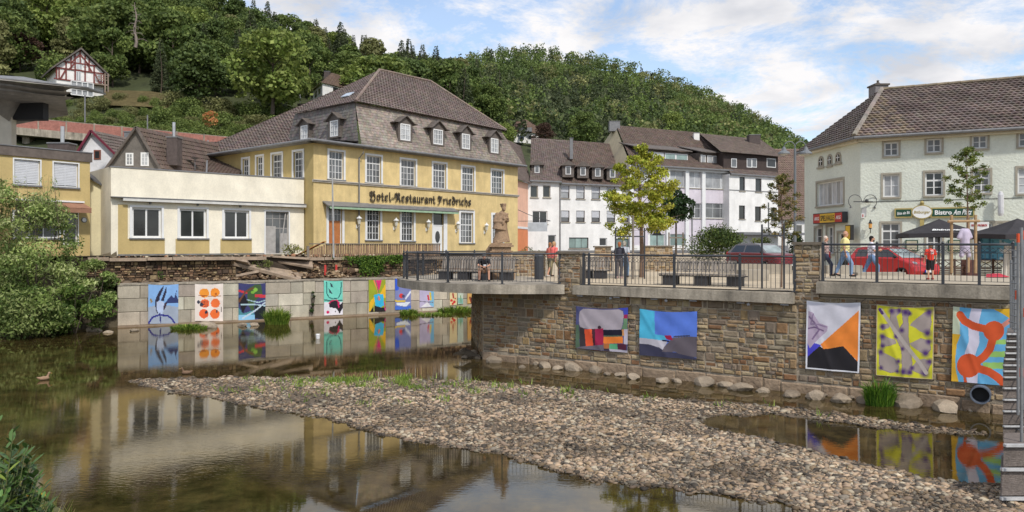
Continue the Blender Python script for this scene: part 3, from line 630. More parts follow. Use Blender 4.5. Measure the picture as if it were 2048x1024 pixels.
lay(tw, T, ss, -.3)
# rough projecting footing course
m = []; u = 0.
FT = off(T, .0)
while u < u9+1:
 l = random.uniform(.5, 1.3); m.append((u, u+l, -.12, random.uniform(.28, .40))); u += l
f_ = MB(mat('footing_stone', (.30, .22, .15), .95, .3, 3, bump=.04, bs=9, objvar=.15))
for a, e, c, d in m:
 f_ = MB(MATS['footing_stone']); stone_mesh(f_, T, (a, e, c, d), -.12); f_.build('footing_stone', tw)
# side of the bastion going back under the deck
_e = T.p(-.05, 0, -.27); SD = Pl((_e.x-.9, _e.y+8.), tuple(_e[:2])); b = MB(MORT); b.pbox(SD, 0, SD.L, -.5, 3.1, -.5, 0); b.build('side_core', tw); lay(tw, SD, stones(SD, .0, SD.L, .0, 2.9), 0, 0)
# stone piers between the railings
CAP = mat('dark_sandstone_cap', (.17, .14, .105), .9, .25, 3, bump=.01, bs=20)
def pier(px0, px1, ztop, zbot, label, dp=.62, cap=.09):
 T = off(globals()['T'], -.24); u0, u1 = T.uz(px0, 500)[0], T.uz(px1, 500)[0]; p = thing('stone_pier', T.p((u0+u1)/2, zbot), label, 'pier'); b = MB(MORT); b.pbox(T, u0+.04, u1-.04, zbot, ztop-cap, -dp+.04, -.01); b.build('core', p)
 lay(p, T, stones(T, u0, u1, zbot, ztop-cap, .26, .4, (.2, .5)), -.02)
 A = Pl(tuple(T.p(u0, 0, -dp))[:2], tuple(T.p(u0, 0, 0))[:2]); lay(p, A, stones(A, 0, A.L, ZP, ztop-cap, .26, .4, (.2, .4)), -.02)
 m = MB(CAP); m.pbox(T, u0-.06, u1+.06, ztop-cap, ztop, -dp-.05, .07); m.build('cap_stone', p)
pier(1116, 1159, Z(503, 29.4), 2.9, 'stone pier between the rounded balcony railing and the middle railing')
pier(1588, 1640, Z(484, 24.7), 2.9, 'tall stone pier between the middle railing and the right railing')
# ---------------------------------------------------------------- concrete beams and decks
def beam_(px0, px1, zb_, zt, label, dp=.9):
 u0, u1 = T.uz(px0, 580)[0], T.uz(px1, 580)[0]; m = MB(CONC); m.pbox(T, u0, u1, zb_, zt-.03, -dp, 0); m.pbox(T, u0+.02, u1-.02, zt-.03, zt, -dp, -.03)
 o = m.build('concrete_beam'); return tag(o, label, 'beam')
ZB = H-1.94
beam_(1145, 1586.5, ZB, ZP, 'long weathered concrete edge beam of the middle terrace')
beam_(1632, 2026, H-1.57, ZS, 'weathered concrete edge beam under the right railing')
BO = [(1129, 29.35), (1050, 29.35), (990, 29.4), (935, 29.75), (895, 30.4), (860, 31.2), (830, 32.2), (808, 33.3), (797, 34.4), (795, 35.5), (806, 36.7), (830, 38.0), (865, 39.3), (910, 40.5), (965, 41.4), (1010, 41.8)]
BPt = [Vector((X(p, d), d)) for p, d in BO]
def smoothline(P, n=4):
 out = []
 for i in range(len(P)-1):
  p0, p1, p2, p3 = P[max(i-1, 0)], P[i], P[i+1], P[min(i+2, len(P)-1)]
  for k in range(n): t = k/n; out.append(.5*((2*p1)+(-p0+p2)*t+(2*p0-5*p1+4*p2-p3)*t*t+(-p0+3*p1-3*p2+p3)*t*t*t))
 return out+[P[-1]]
BC = smoothline(BPt)
cen = Vector((1.0, 36.0))
m = MB(CONC); n = len(BC); top = [Vector((p.x, p.y, ZP)) for p in BC]; bot = [Vector((p.x, p.y, ZB)) for p in BC]; inn = [Vector((p.x+(cen-p).normalized().x*.05, p.y+(cen-p).normalized().y*.05, ZP+.004)) for p in BC]
for i in range(n-1):
 m.face([top[i+1], top[i], bot[i], bot[i+1]]); m.face([top[i]+Vector((0, 0, .006)), top[i+1]+Vector((0, 0, .006)), (*cen, ZP+.006)]); m.face([bot[i+1], bot[i], (*cen, ZB)])
tag(m.build('balcony_deck', smooth=False), 'rounded concrete balcony slab overhanging the river', 'balcony')
# light tubes and lamps under the middle beam
for i_, px in enumerate((1158, 1232, 1307, 1385, 1480, 1568)):
 u = T.uz(px, 592)[0]; m = MB(mat('grey_tube', (.34, .34, .35), .5)); m.tube([T.p(u-.13, ZB-.05, -.06), T.p(u+.13, ZB-.05, -.06)], .022, 8); tag(m.build('light_tube'), nth(i_+1)+' grey light tube from the left, clipped under the middle beam', 'lamp', 'light tubes under the middle beam')
for px, w_ in ((1219, 'left'), (1330, 'middle'), (1495, 'right')):
 u = T.uz(px, 596)[0]; m = MB(MATS['grey_tube']); m.ball(T.p(u, ZB-.09, -.1), .06); m.beam(T.p(u, ZB-.09, -.1), T.p(u, ZB, -.14), .03); tag(m.build('spotlight'), f'small round spotlight hanging under the middle beam, {w_} of the three', 'spotlight')
# ---------------------------------------------------------------- railings
def railing(line, z0, h, label, posts, gap=.14, name='railing', skip=()):
 L3 = [Vector((p[0], p[1], 0)) for p in line]; cum = [0]
 for a, c in zip(L3, L3[1:]): cum.append(cum[-1]+(c-a).length)
 def pos(s):
  s = min(max(s, 0), cum[-1]-1e-6); i = max(k for k in range(len(cum)-1) if cum[k] <= s); t = (s-cum[i])/(cum[i+1]-cum[i]); p = L3[i].lerp(L3[i+1], t); d = (L3[i+1]-L3[i]).normalized(); return p, math.atan2(d.y, d.x)
 r = thing(name, (*L3[0][:2], z0), label, 'railing')
 m = MB(DARKM); N_ = max(2, int(cum[-1]/.5))
 m.tube([pos(cum[-1]*i/N_)[0]+Vector((0, 0, z0+h)) for i in range(N_+1)], .034, 8); m.build('handrail', r, smooth=True)
 m = MB(DARKM)
 for i in range(N_):
  for zz in (h-.10, h-.25, .10): m.beam(pos(cum[-1]*i/N_)[0]+Vector((0, 0, z0+zz)), pos(cum[-1]*(i+1)/N_)[0]+Vector((0, 0, z0+zz)), .03, .014)
 m.build('rail_strip', r)
 m = MB(DARKM); s = .07
 while s < cum[-1]-.07:                              # crossing rings below the handrail
  a = pos(s-.07)[0]; c = pos(s+.07)[0]
  m.beam(a+Vector((0, 0, z0+h-.245)), c+Vector((0, 0, z0+h-.105)), .010, .010); m.beam(a+Vector((0, 0, z0+h-.105)), c+Vector((0, 0, z0+h-.245)), .010, .010); s += .14
 m.build('lattice', r)
 b = MB(DARKM); b.box(-.008, .008, -.008, .008, .1, h-.25); me = b.build('x', None); bar = me.data; bpy.data.objects.remove(me)
 b = MB(DARKM); b.box(-.04, .04, -.04, .04, 0, h+.02); b.box(-.1, .1, -.05, .05, 0, .02); b.lathe((0, 0, 0), [(.03, h+.02), (.045, h+.045), (.03, h+.08), (0.002, h+.10)], 8); me = b.build('x', None); post = me.data; bpy.data.objects.remove(me)
 s = gap/2
 while s < cum[-1]: p, a = pos(s); link('bar', bar, r, (p.x-L3[0].x, p.y-L3[0].y, 0), a); s += gap
 for f in posts: p, a = pos(f*cum[-1]); link('post', post, r, (p.x-L3[0].x, p.y-L3[0].y, 0), a)
 return r
inb = [p+(cen-p).normalized()*.3 for p in BC]
inb[0] = Vector(T.p(T.uz(1113, 500)[0], 0, -.25)[:2]); inb = [inb[0]]+[p for p in inb[3:]]
railing(inb, ZP+.01, 1.2, 'rounded dark steel railing of the balcony over the river', [0, .123, .262, .39, .47, .53, .60, .7, .8, .9, 1], .15)
tu = lambda px, d: tuple(T.p(T.uz(px, 540)[0], 0, d)[:2])
railing([tu(1161, -.25), tu(1586, -.25)], ZP+.01, 1.17, 'straight dark steel railing of the middle terrace', [0.0, .03, .225, .47, .77, 1], .15)
railing([tu(1643, -.22), tu(2026, -.22)], ZS+.01, 1.18, 'straight dark steel railing of the right terrace in front of the red hatchback', [0.0, .31, .66, .84, 1], .15)

# ---------------------------------------------------------------- stucco materials
def stucco(n, c, bump=.006, bs=22, var=.11, streak=.1): return mat(n, lin(c), .92, var, .8, bump=bump, bs=bs, fine=.05, streak=streak*.7)
YEL = stucco('yellow_stucco', (212, 188, 134), var=.17, streak=.2); YEL2 = stucco('shaded_yellow_stucco', (180, 160, 108)); CREAM = stucco('cream_stucco', (236, 228, 208)); WHT = stucco('white_stucco', (232, 230, 226)); OCH = stucco('ochre_stucco', (190, 168, 116))  # YEL2: the hotel yellow with the side wall's shade mixed into the colour
GRN = stucco('pale_green_stucco', (212, 216, 204), .03, 9, .05, .06); PINK = stucco('salmon_stucco', (232, 184, 158)); LIL = stucco('lilac_stucco', (206, 198, 206)); BEI = stucco('beige_stucco', (186, 174, 146)); GRST = mat('grey_stone_trim', (.35, .32, .26), .85, .15, 3)
SLATE = mat('slate_shingle', attr=True, rough=.7, var=.25, vs=.6, fine=.2, spec=.4)
# ---------------------------------------------------------------- hotel
HA = (X(627, 55), 55.); HB = (X(1035.5, 72.6), 72.6)
HF = Pl(HA, HB)
# side wall from far left back corner to the front corner
sx = Vector((-.77, .64)).normalized(); HSa = Vector(HA)+sx*17.5; HS = Pl(tuple(HSa), HA)
ZE = Z(285, 55)                                         # eaves
ho = thing('hotel', HF.p(0, ZH), 'yellow hotel with grey mansard roof, lanterns and blackletter name on its front', 'building')
fw1 = [(658, 303, 687, 359), (733, 312, 762, 366), (802, 320, 831, 372), (866, 327, 892, 377), (924, 334, 948, 383), (983, 341, 1006, 388)]
ops1 = [HF.rect(*r) for r in fw1]
fw0 = [(734, 415, 760, 480), (803, 419, 827, 482), (921, 425, 946, 486), (985, 430, 1005, 487)]
ops0 = [HF.rect(*r) for r in fw0]; opb = HF.rect(657, 412, 684, 488); opd = HF.rect(866, 423, 887, 505); opd = (*opd[:2], ZH, opd[3])
m = MB(YEL); facade(m, HF, 0, HF.L, ZH-.3, ZE, ops1+ops0+[opb, opd], .2); m.build('front_wall', ho)
sw1 = [(485, 318, 498, 347), (513, 313, 526, 350), (544, 308, 564, 352), (587, 303, 606, 356)]
opsS = []
for r in sw1: u0, u1, z0, z1 = HS.rect(*r); opsS.append((u0, u1, max(z0, Z(357, 57)-.3), z1))
opsS = [(a, b_, min(o[2] for o in opsS), d) for a, b_, c, d in opsS]
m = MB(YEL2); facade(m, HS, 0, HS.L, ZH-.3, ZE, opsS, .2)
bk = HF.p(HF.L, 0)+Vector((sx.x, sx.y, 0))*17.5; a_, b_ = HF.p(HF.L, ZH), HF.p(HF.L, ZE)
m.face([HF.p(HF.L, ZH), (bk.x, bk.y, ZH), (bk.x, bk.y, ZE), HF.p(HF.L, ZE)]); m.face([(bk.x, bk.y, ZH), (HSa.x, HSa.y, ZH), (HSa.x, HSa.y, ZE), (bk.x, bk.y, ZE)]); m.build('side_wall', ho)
for o in ops1: window(ho, HF, o, 4, (1, 1, 1, 1.05), split=3, g=G_MID, sur=.16, sill=GREYM, rev=.2, mw=.03)
for i, o in enumerate(ops0): window(ho, HF, o, 4, (1, 1, 1, 1, 1), split=3, g=G_DARK if i < 2 else G_MID, sur=.2, sill=GREYM, rev=.2, mw=.03)
for o in opsS: window(ho, HS, o, 4 if o[1]-o[0] > 1.6 else 3, (1, 1, 1, 1.05), split=3, g=G_MID, sur=.16, sill=GREYM, rev=.2, mw=.03)
wb = window(ho, HF, opb, 4, (1, 1, 1, 1, 1), split=3, g=G_MID, sur=.2, rev=.2, mw=.03, label='tall window with its lower half boarded up with orange chipboard')
m = MB(mat('chipboard', lin((176, 112, 66)), .9, .2, 4)); m.pbox(HF, opb[0]+.1, opb[1]-.1, opb[2], opb[2]+1.75, -.15, -.10); m.build('chipboard_panel', wb)
dr = thing_part('door', HF.p(opd[0], ZH), ho, HF.rot()); m = MB(WHITE); e = .3
m.pbox(HF, opd[0]-.12, opd[0], ZH, opd[3]+.16, -.02, .05); m.pbox(HF, opd[1], opd[1]+.42, ZH, opd[3]+.16, -.02, .05); m.pbox(HF, opd[0], opd[1], opd[3], opd[3]+.16, -.02, .05); m.build('frame', dr)
zt = opd[3]-1.2; m = MB(WHITE); m.pbox(HF, opd[0]+.04, opd[1]-.06, ZH+.02, zt-.05, -.16, -.10); m.pbox(HF, opd[0], opd[1], zt-.05, zt+.06, -.16, -.08); m.build('door_leaf', dr)
m = MB(G_DARK); uc = (opd[0]+opd[1])/2; m.poly(HF, [(uc+.28*math.cos(t), ZH+1.35+.52*math.sin(t)) for t in np.linspace(0, 6.1, 14)], -.1, -.085); m.pbox(HF, opd[0]+.05, opd[1]-.05, zt+.06, opd[3]-.05, -.15, -.12); m.build('pane', dr)
# string course, plinth line, eaves, downpipe
m = MB(mat('moulding_stone', (.46, .42, .36), .8, .15, 2)); zm = HF.uz(760, 371)[1]; m.pbox(HF, -.1, HF.L+.1, zm-.09, zm+.02, -.01, .1); m.pbox(HF, -.1, HF.L+.12, zm+.02, zm+.09, -.01, .17); m.build('string_course', ho)
m = MB(GREYM); m.pbox(HF, -.7, HF.L+.45, ZE-.02, ZE+.10, -.02, .62); m.pbox(HS, -.5, HS.L+.6, ZE-.02, ZE+.10, -.02, .62); m.tube([HF.p(-.7, ZE+.1, .7), HF.p(HF.L+.5, ZE+.1, .7)], .1, 8); m.tube([HS.p(-.5, ZE+.1, .7), HS.p(HS.L+.8, ZE+.1, .7)], .1, 8); m.build('gutter', ho)
m = MB(GREYM); u = HF.uz(716, 400)[0]; m.tube([HF.p(u+.12, ZE, .6), HF.p(u+.1, ZE-.45, .5), HF.p(u, ZE-.8, .14), HF.p(u, ZH, .14)], .06, 8); m.build('downpipe', ho)
# mansard: the corner block (front from x=715 to the right end), low apron left of it
uM = HF.uz(715, 290)[0]; zK = Z(217, 61.5)
ins_b, ins_t, aw = .25, 1.05, 3.9
W3 = lambda u, d, z: HF.p(u, z, -d)
sdir = Vector((sx.x, sx.y, 0)); fu = Vector((HF.u.x, HF.u.y, 0))
C0 = HF.p(uM, ZE+.25, .15); C1 = HF.p(HF.L, ZE+.2, .4)
kf = HF.p(uM+.35, zK, -.75); kr = HF.p(HF.L-1.9, zK, -.75); kb = kf+sdir*10.2
def tpx(p, px):
 k = (px-CX)/F; return (k*p.y-p.x)/(sdir.x-k*sdir.y)
tT, tB = tpx(kf, 590), tpx(C0, 568)
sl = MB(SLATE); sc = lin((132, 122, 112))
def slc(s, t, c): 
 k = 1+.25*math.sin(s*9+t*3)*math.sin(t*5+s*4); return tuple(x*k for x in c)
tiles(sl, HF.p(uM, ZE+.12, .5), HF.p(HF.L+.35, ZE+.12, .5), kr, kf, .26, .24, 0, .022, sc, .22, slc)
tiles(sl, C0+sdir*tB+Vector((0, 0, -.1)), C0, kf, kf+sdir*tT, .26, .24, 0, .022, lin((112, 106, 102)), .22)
rb = HF.p(HF.L+.35, ZE+.12, .5)+sdir*16; sl.face([HF.p(HF.L+.35, ZE+.12, .5), rb, kr+sdir*12, kr])
tag(sl.build('slate_shingles', ho), kind='stuff')
ap = MB(GREYM); ap.face([HF.p(-.6, ZE+.11, .6), HF.p(uM, ZE+.11, .6), HF.p(uM, ZE+.45, -.6), HF.p(-.1, ZE+.40, -.6)]); q1 = HS.p(HS.L+.5, ZE+.11, .6); q0 = HS.p(-.4, ZE+.11, .6)
ap.face([q0, HF.p(-.6, ZE+.11, .6), C0+Vector((0, 0, .28)), C0+sdir*(tB+.3)+Vector((0, 0, .28))]); ap.build('apron', ho)
# tiled hipped roof on top
R1 = at(759, 141, 66.5); R2 = at(842, 155, 72.5)
EFl = HF.p(uM+.1, zK-.02, -.35); EFr = HF.p(HF.L-1.3, zK-.25, -.35); TC = lin((112, 100, 95))
R2 = R1+fu*((R2-R1).length*.92); R2.z = R1.z
t_ = MB(M_TILE); tiles(t_, EFl, EFr, R2, R1, .40, .30, .05, .06, TC, .17)
# left slope, running down to low eaves at the far left
EBl = EFl+sdir*tpx(EFl, 586); tiles(t_, EBl, EFl, R1, R1+sdir*.01, .40, .30, .05, .06, TC, .18)
LB = HS.p(-1.0, ZE+.25, .6); LC = HS.uz(590, 300)[0]
tiles(t_, LB+Vector((0, 0, -.05)), C0+sdir*(tB-2.2)+Vector((0, 0, .2)), R1+Vector((0, 0, -.08)), R1+sdir*.01+Vector((0, 0, -.08)), .40, .30, .05, .06, TC, .18)
tiles(t_, EFr+Vector((0, 0, .0)), EFr+sdir*10, R2+sdir*1, R2, .40, .30, .05, .06, TC, .18)
tag(t_.build('roof_tiles', ho), kind='stuff')
m = MB(M_TILE); m.col = lin((128, 114, 104))
for a, c in ((EFl, R1), (EFr, R2), (R1, R2)):
 n_ = int((c-a).length/.42)
 for i in range(n_): p, q = a.lerp(c, i/n_), a.lerp(c, (i+1)/n_); m.tube([p+Vector((0, 0, .05)), q+Vector((0, 0, .09))], [.13, .11], 6, jit(m.col, .15))
m.build('ridge_tiles', ho)
m = MB(GREYM); p = at(697, 186, 63.3); m.ball(p, .01); 
sk = MB(mat('skylight_glass', (.5, .55, .6), .1)); nrm = (EFl-EBl).cross(R1-EBl).normalized(); nrm = nrm if nrm.z > 0 else -nrm; bx_ = (EFl-EBl).normalized(); up_ = nrm.cross(bx_).normalized(); pc = EBl.lerp(EFl, .80)+ (R1-EFl)*.22+nrm*.12
sk.hexa([pc-bx_*.5-up_*.35, pc+bx_*.5-up_*.35, pc+bx_*.5+up_*.35, pc-bx_*.5+up_*.35]+[pc-bx_*.5-up_*.35+nrm*.08, pc+bx_*.5-up_*.35+nrm*.08, pc+bx_*.5+up_*.35+nrm*.08, pc-bx_*.5+up_*.35+nrm*.08]); sk.build('skylight', ho)
# dormers
DS = mat('dormer_slate', lin((98, 90, 84)), .75, .3, 2, bump=.03, bs=9)
def dormer(pl, px0, px1, py0, py1, zr, dback, out=.05, wcol=G_LITE, parent=None, white=True):
 u0, u1, z0, z1 = pl.rect(px0, py0, px1, py1); d = thing_part('dormer', pl.p((u0+u1)/2, z0), parent, pl.rot()); e = .22; m = MB(DS); uc = (u0+u1)/2; P = pl.p
 for a, c in ((u0-e, u0), (u1, u1+e)): m.pbox(pl, a, c, z0-.1, z1+.12, -dback, out)
 m.pbox(pl, u0, u1, z0-.12, z0, -dback, out); m.pbox(pl, u0, u1, z1, z1+.12, -dback, out)
 m.mesh([P(u0-e, z1+.12, out), P(u1+e, z1+.12, out), P(uc, zr, out), P(u0-e, z1+.12, -dback), P(u1+e, z1+.12, -dback), P(uc, zr, -dback)], [(0, 1, 2), (3, 5, 4), (0, 2, 5, 3), (2, 1, 4, 5)]); m.build('cheeks', d)
 r = MB(DS); w_ = u1-u0+2*e; dz = zr-z1-.12
 for sg in (-1, 1):
  q = [(uc, zr+.08), (uc+sg*w_*.3, zr-.5*dz+.03), (uc+sg*w_*.52, z1+.12+.02), (uc+sg*w_*.78, z1+.08)]
  for (a, za_), (c, zc_) in zip(q, q[1:]): r.hexa([P(a, za_-.07, out+.22), P(c, zc_-.07, out+.22), P(c, zc_-.07, -dback), P(a, za_-.07, -dback), P(a, za_, out+.22), P(c, zc_, out+.22), P(c, zc_, -dback), P(a, za_, -dback)])
 r.build('dormer_roof', d); 
 W = off(pl, out); w = thing_part('window', W.p(uc, z0), d, 0); 
 f = MB(WHITE); f.pbox(W, u0, u0+.09, z0, z1, -.06, .0); f.pbox(W, u1-.09, u1, z0, z1, -.06, 0); f.pbox(W, u0+.09, u1-.09, z0, z0+.09, -.06, .0); f.pbox(W, u0+.09, u1-.09, z1-.09, z1, -.06, 0)
 for k in (1, 2, 3): f.pbox(W, u0+(u1-u0)*k/4-(.035 if k == 2 else .016), u0+(u1-u0)*k/4+(.035 if k == 2 else .016), z0+.09, z1-.09, -.06, -.01)
 for k in (1, 2): zz = z0+(z1-z0)*k/3; f.pbox(W, u0+.09, u1-.09, zz-.018, zz+.018, -.06, -.012)
 f.build('window_frame', d); g = MB(wcol); g.pbox(W, u0+.05, u1-.05, z0+.05, z1-.05, -.09, -.045); g.build('pane', d); bpy.data.objects.remove(w)
DF = off(HF, .22)
for x0, x1, y0, y1, yr in ((800, 820, 248, 281, 233), (866, 885, 259, 289, 243), (923, 939, 268, 298, 252), (981, 996, 277, 306, 262)): dormer(DF, x0, x1, y0, y1, DF.uz((x0+x1)/2, yr)[1], 1.6, parent=ho)
DSP = Pl(tuple((C0+sdir*12-Vector((HS.n.x, HS.n.y, 0))*-.1)[:2]), tuple((C0-Vector((HS.n.x, HS.n.y, 0))*-.1)[:2]))
for x0, x1, y0, y1, yr in ((602, 616, 251, 279, 238), (661, 677, 241, 273, 226)): dormer(DSP, x0, x1, y0, y1, DSP.uz((x0+x1)/2, yr)[1], 1.5, parent=ho)
# green awning strip, lettering
aw_ = MB(mat('green_awning_cloth', lin((140, 166, 138)), .8, .15, 3), GREYM); u0, z0_ = HF.uz(648, 401); u1 = HF.uz(905, 418)[0]; zt = z0_
aw_.mesh([HF.p(u0, zt-.05, .03), HF.p(u1, zt-.05, .03), HF.p(u1, zt-.42, .75), HF.p(u0, zt-.42, .75), HF.p(u0, zt-.15, .03), HF.p(u1, zt-.15, .03), HF.p(u1, zt-.62, .78), HF.p(u0, zt-.62, .78)], [(7, 6, 2, 3), (0, 3, 7, 4), (1, 5, 6, 2)])
aw_.mi = 1; aw_.mesh([HF.p(u0-.15, zt-.03, .03), HF.p(u1+.03, zt-.03, .03), HF.p(u1+.03, zt-.40, .80), HF.p(u0-.15, zt-.40, .80), HF.p(u0-.15, zt-.14, .03), HF.p(u1+.03, zt-.14, .03), HF.p(u1+.03, zt-.46, .77), HF.p(u0-.15, zt-.46, .77)], [(0, 1, 2, 3), (4, 7, 6, 5), (3, 2, 6, 7), (0, 3, 7, 4)])
aw_.build('awning', ho)
NIB = Vector((.10, .07))
GL = {  # blackletter built from broad nib strokes in a 1 x 1.5 cell, x-height .7
 'o': [[(.12, .12), (.12, .58)], [(.12, .58), (.3, .7), (.46, .58)], [(.46, .58), (.46, .12)], [(.46, .12), (.28, .0), (.12, .12)]],
 't': [[(.2, .95), (.2, .12), (.32, .0), (.44, .1)], [(.04, .66), (.4, .66)]], 'e': [[(.12, .12), (.12, .58), (.3, .7), (.44, .56), (.16, .34)], [(.12, .12), (.28, .0), (.44, .12)]],
 'l': [[(.16, 1.08), (.16, .12), (.28, 0), (.36, .08)]], '-': [[(.06, .38), (.4, .42)]], 's': [[(.44, .6), (.28, .7), (.12, .56), (.44, .2), (.3, 0), (.1, .1)], [(.4, .6), (.4, .72)]],
 'a': [[(.1, .62), (.3, .7), (.44, .58), (.44, .1), (.54, .02)], [(.42, .36), (.12, .3), (.12, .1), (.26, 0), (.44, .14)]], 'u': [[(.12, .7), (.12, .12), (.26, 0), (.44, .14)], [(.44, .7), (.44, .1), (.54, .0)]],
 'r': [[(.06, .66), (.16, .58), (.16, .0)], [(.16, .54), (.32, .7), (.42, .6)]], 'n': [[(.06, .66), (.14, .58), (.14, 0)], [(.14, .54), (.32, .7), (.46, .56), (.46, 0)]], 'i': [[(.08, .66), (.17, .58), (.17, .1), (.27, .0)], [(.15, .9), (.2, .94)]],
 'd': [[(.5, .14), (.3, 0), (.12, .12), (.12, .5), (.3, .68), (.5, .5)], [(.1, 1.08), (.34, .92), (.5, .6), (.5, .12)]], 'c': [[(.42, .6), (.28, .7), (.12, .56), (.12, .12), (.28, 0), (.44, .1)]], 'h': [[(.14, 1.08), (.14, 0)], [(.14, .52), (.32, .7), (.46, .54), (.46, .1), (.34, -.2)]],
 'H': [[(.04, .96), (.22, 1.08), (.3, .9), (.24, .3), (.08, .06)], [(.08, .06), (.24, -.06), (.4, .04)], [(.2, .6), (.5, .76), (.66, .6), (.66, .14), (.5, -.18), (.3, -.22)], [(.04, .96), (.04, .7), (.14, .6)], [(.3, 1.0), (.5, 1.1), (.62, .98)]],
 'R': [[(.04, .96), (.2, 1.06), (.28, .94), (.28, .1), (.12, 0)], [(.28, .96), (.5, 1.08), (.66, .88), (.56, .64), (.34, .58)], [(.44, .6), (.62, .4), (.62, .1), (.78, 0)], [(.04, .96), (.02, .6), (.12, .5)], [(.4, .9), (.4, .2)]],
 'F': [[(.04, .84), (.14, 1.04), (.4, .9), (.7, 1.04)], [(.32, .95), (.32, .3), (.24, .0), (.04, -.08)], [(.14, .5), (.3, .56), (.58, .5)], [(.5, .94), (.5, .74)], [(.06, .84), (.06, .62)]]}
WD = {'o': .58, 't': .46, 'e': .54, 'l': .38, '-': .46, 's': .54, 'a': .6, 'u': .6, 'r': .5, 'n': .58, 'i': .34, 'd': .62, 'c': .52, 'h': .58, 'H': .82, 'R': .84, 'F': .76, ' ': .34}
word = 'Hotel-Restaurant Friedrichs'; tot = sum(WD[c] for c in word); ua_, za_ = HF.uz(738, 398); ub_, zb_ = HF.uz(941, 409); sc_ = (ub_-ua_)/tot; cur = ua_; LM = mat('dark_letter_metal', (.055, .045, .035), .7, .2, 5); zbase = HF.uz(745, 401)[1]
for ch in word:
 if ch != ' ':
  m = MB(LM)
  for st in GL[ch]:
   for a, c in zip(st, st[1:]):
    P2 = lambda p, s: (cur+(p[0]+NIB.x*s*.36)*sc_, zbase+(p[1]+.4*NIB.y*s)*sc_*.76)
    q = [P2(a, -1), P2(c, -1), P2(c, 1), P2(a, 1)]; th = .035
    ar = sum(q[i][0]*q[(i+1) % 4][1]-q[(i+1) % 4][0]*q[i][1] for i in range(4))
    if ar < 0: q = q[::-1]
    m.poly(HF, q, .06, .13); q = [(x, z+.03*sc_*4) for x, z in q]; m.poly(HF, q, .062, .126)
  m.build('letter', ho)
 cur += WD[ch]*sc_
m = MB(mat('cream_sign_ledge', (.62, .5, .3), .8)); z_ = HF.uz(735, 402)[1]; m.pbox(HF, HF.uz(735, 402)[0], HF.uz(947, 414)[0], z_-.32, z_-.2, .0, .16); m.build('sign_ledge', ho)
# lanterns (things hung on walls)
def lantern_proto(name):
 r = thing(name, (0, 0, 0), 'x', 'lantern'); m = MB(WHITE); m.tube([(0, 0, -.38), (.0, -.12, -.46), (0, -.26, -.36), (0, -.28, -.2)], .022, 6); m.box(-.05, .05, -.03, 0, -.5, -.25); m.build('bracket', r)
 m = MB(mat('lantern_glass', (.55, .52, .42), .2)); m.lathe((0, -.28, 0), [(.07, -.18), (.12, .16)], 6); m.build('glass_body', r)
 m = MB(WHITE); m.lathe((0, -.28, 0), [(.2, .16), (.19, .19), (.06, .30), (.03, .36), (.002, .40)], 8)
 for k in range(6): a = k*math.pi/3; m.beam((.07*math.cos(a), -.28+.07*math.sin(a), -.18), (.125*math.cos(a), -.28+.125*math.sin(a), .17), .018)
 m.lathe((0, -.28, 0), [(.04, -.24), (.08, -.18)], 8); m.build('cap', r); return r
LP = lantern_proto('wall_lantern')
KL = [o for o in COL.objects if o.parent is LP]
for k, (pl, px, py, lb) in enumerate([(HF, 713, 442, 'white wall lantern over the downpipe, leftmost on the yellow hotel front'), (HF, 787, 446, 'white wall lantern between the two tall windows over the wooden fence'), (HF, 852, 449, 'white wall lantern just left of the hotel door'), (HF, 911, 452, 'white wall lantern just right of the hotel door'), (HF, 968, 455, 'white wall lantern nearest the statue, rightmost on the hotel')]):
 c = LP if k == 0 else LP.copy()
 if k:
  COL.objects.link(c)
  for ch in KL: q = ch.copy(); COL.objects.link(q); q.parent = c
 u, z = pl.uz(px, py); c.location = pl.p(u, z, 0); c.rotation_euler = (0, 0, pl.rot()); c.scale = (1.15,)*3; c['label'] = lb; c['category'] = 'lantern'; c['group'] = 'white lanterns on the hotel'
# pub sign bracket at the hotel's right corner
m = MB(DARKM, mat('pale_sign', (.5, .52, .55), .5)); u, z = HF.uz(1026, 442); p = HF.p(HF.L, z, .05); e = Vector((3.1, -.6, 0)); m.beam(p, p+e, .05); m.tube([p+Vector((0, 0, 1.1)), p+e*.35+Vector((0, 0, .6)), p+e*.7+Vector((0, 0, .25)), p+e], .03, 5)
s_ = thing('hanging_sign', p, 'small pale rectangular sign on a wrought iron arm at the hotel corner', 'sign'); m.build('arm', s_); m = MB(MATS['pale_sign']); a, c = p+e*.3, p+e*.9; m.hexa([a+Vector((0, -.03, -1.0)), c+Vector((0, -.03, -1.0)), c+Vector((0, .03, -1.0)), a+Vector((0, .03, -1.0)), a+Vector((0, -.03, -.12)), c+Vector((0, -.03, -.12)), c+Vector((0, .03, -.12)), a+Vector((0, .03, -.12))]); m.build('sign_plate', s_)

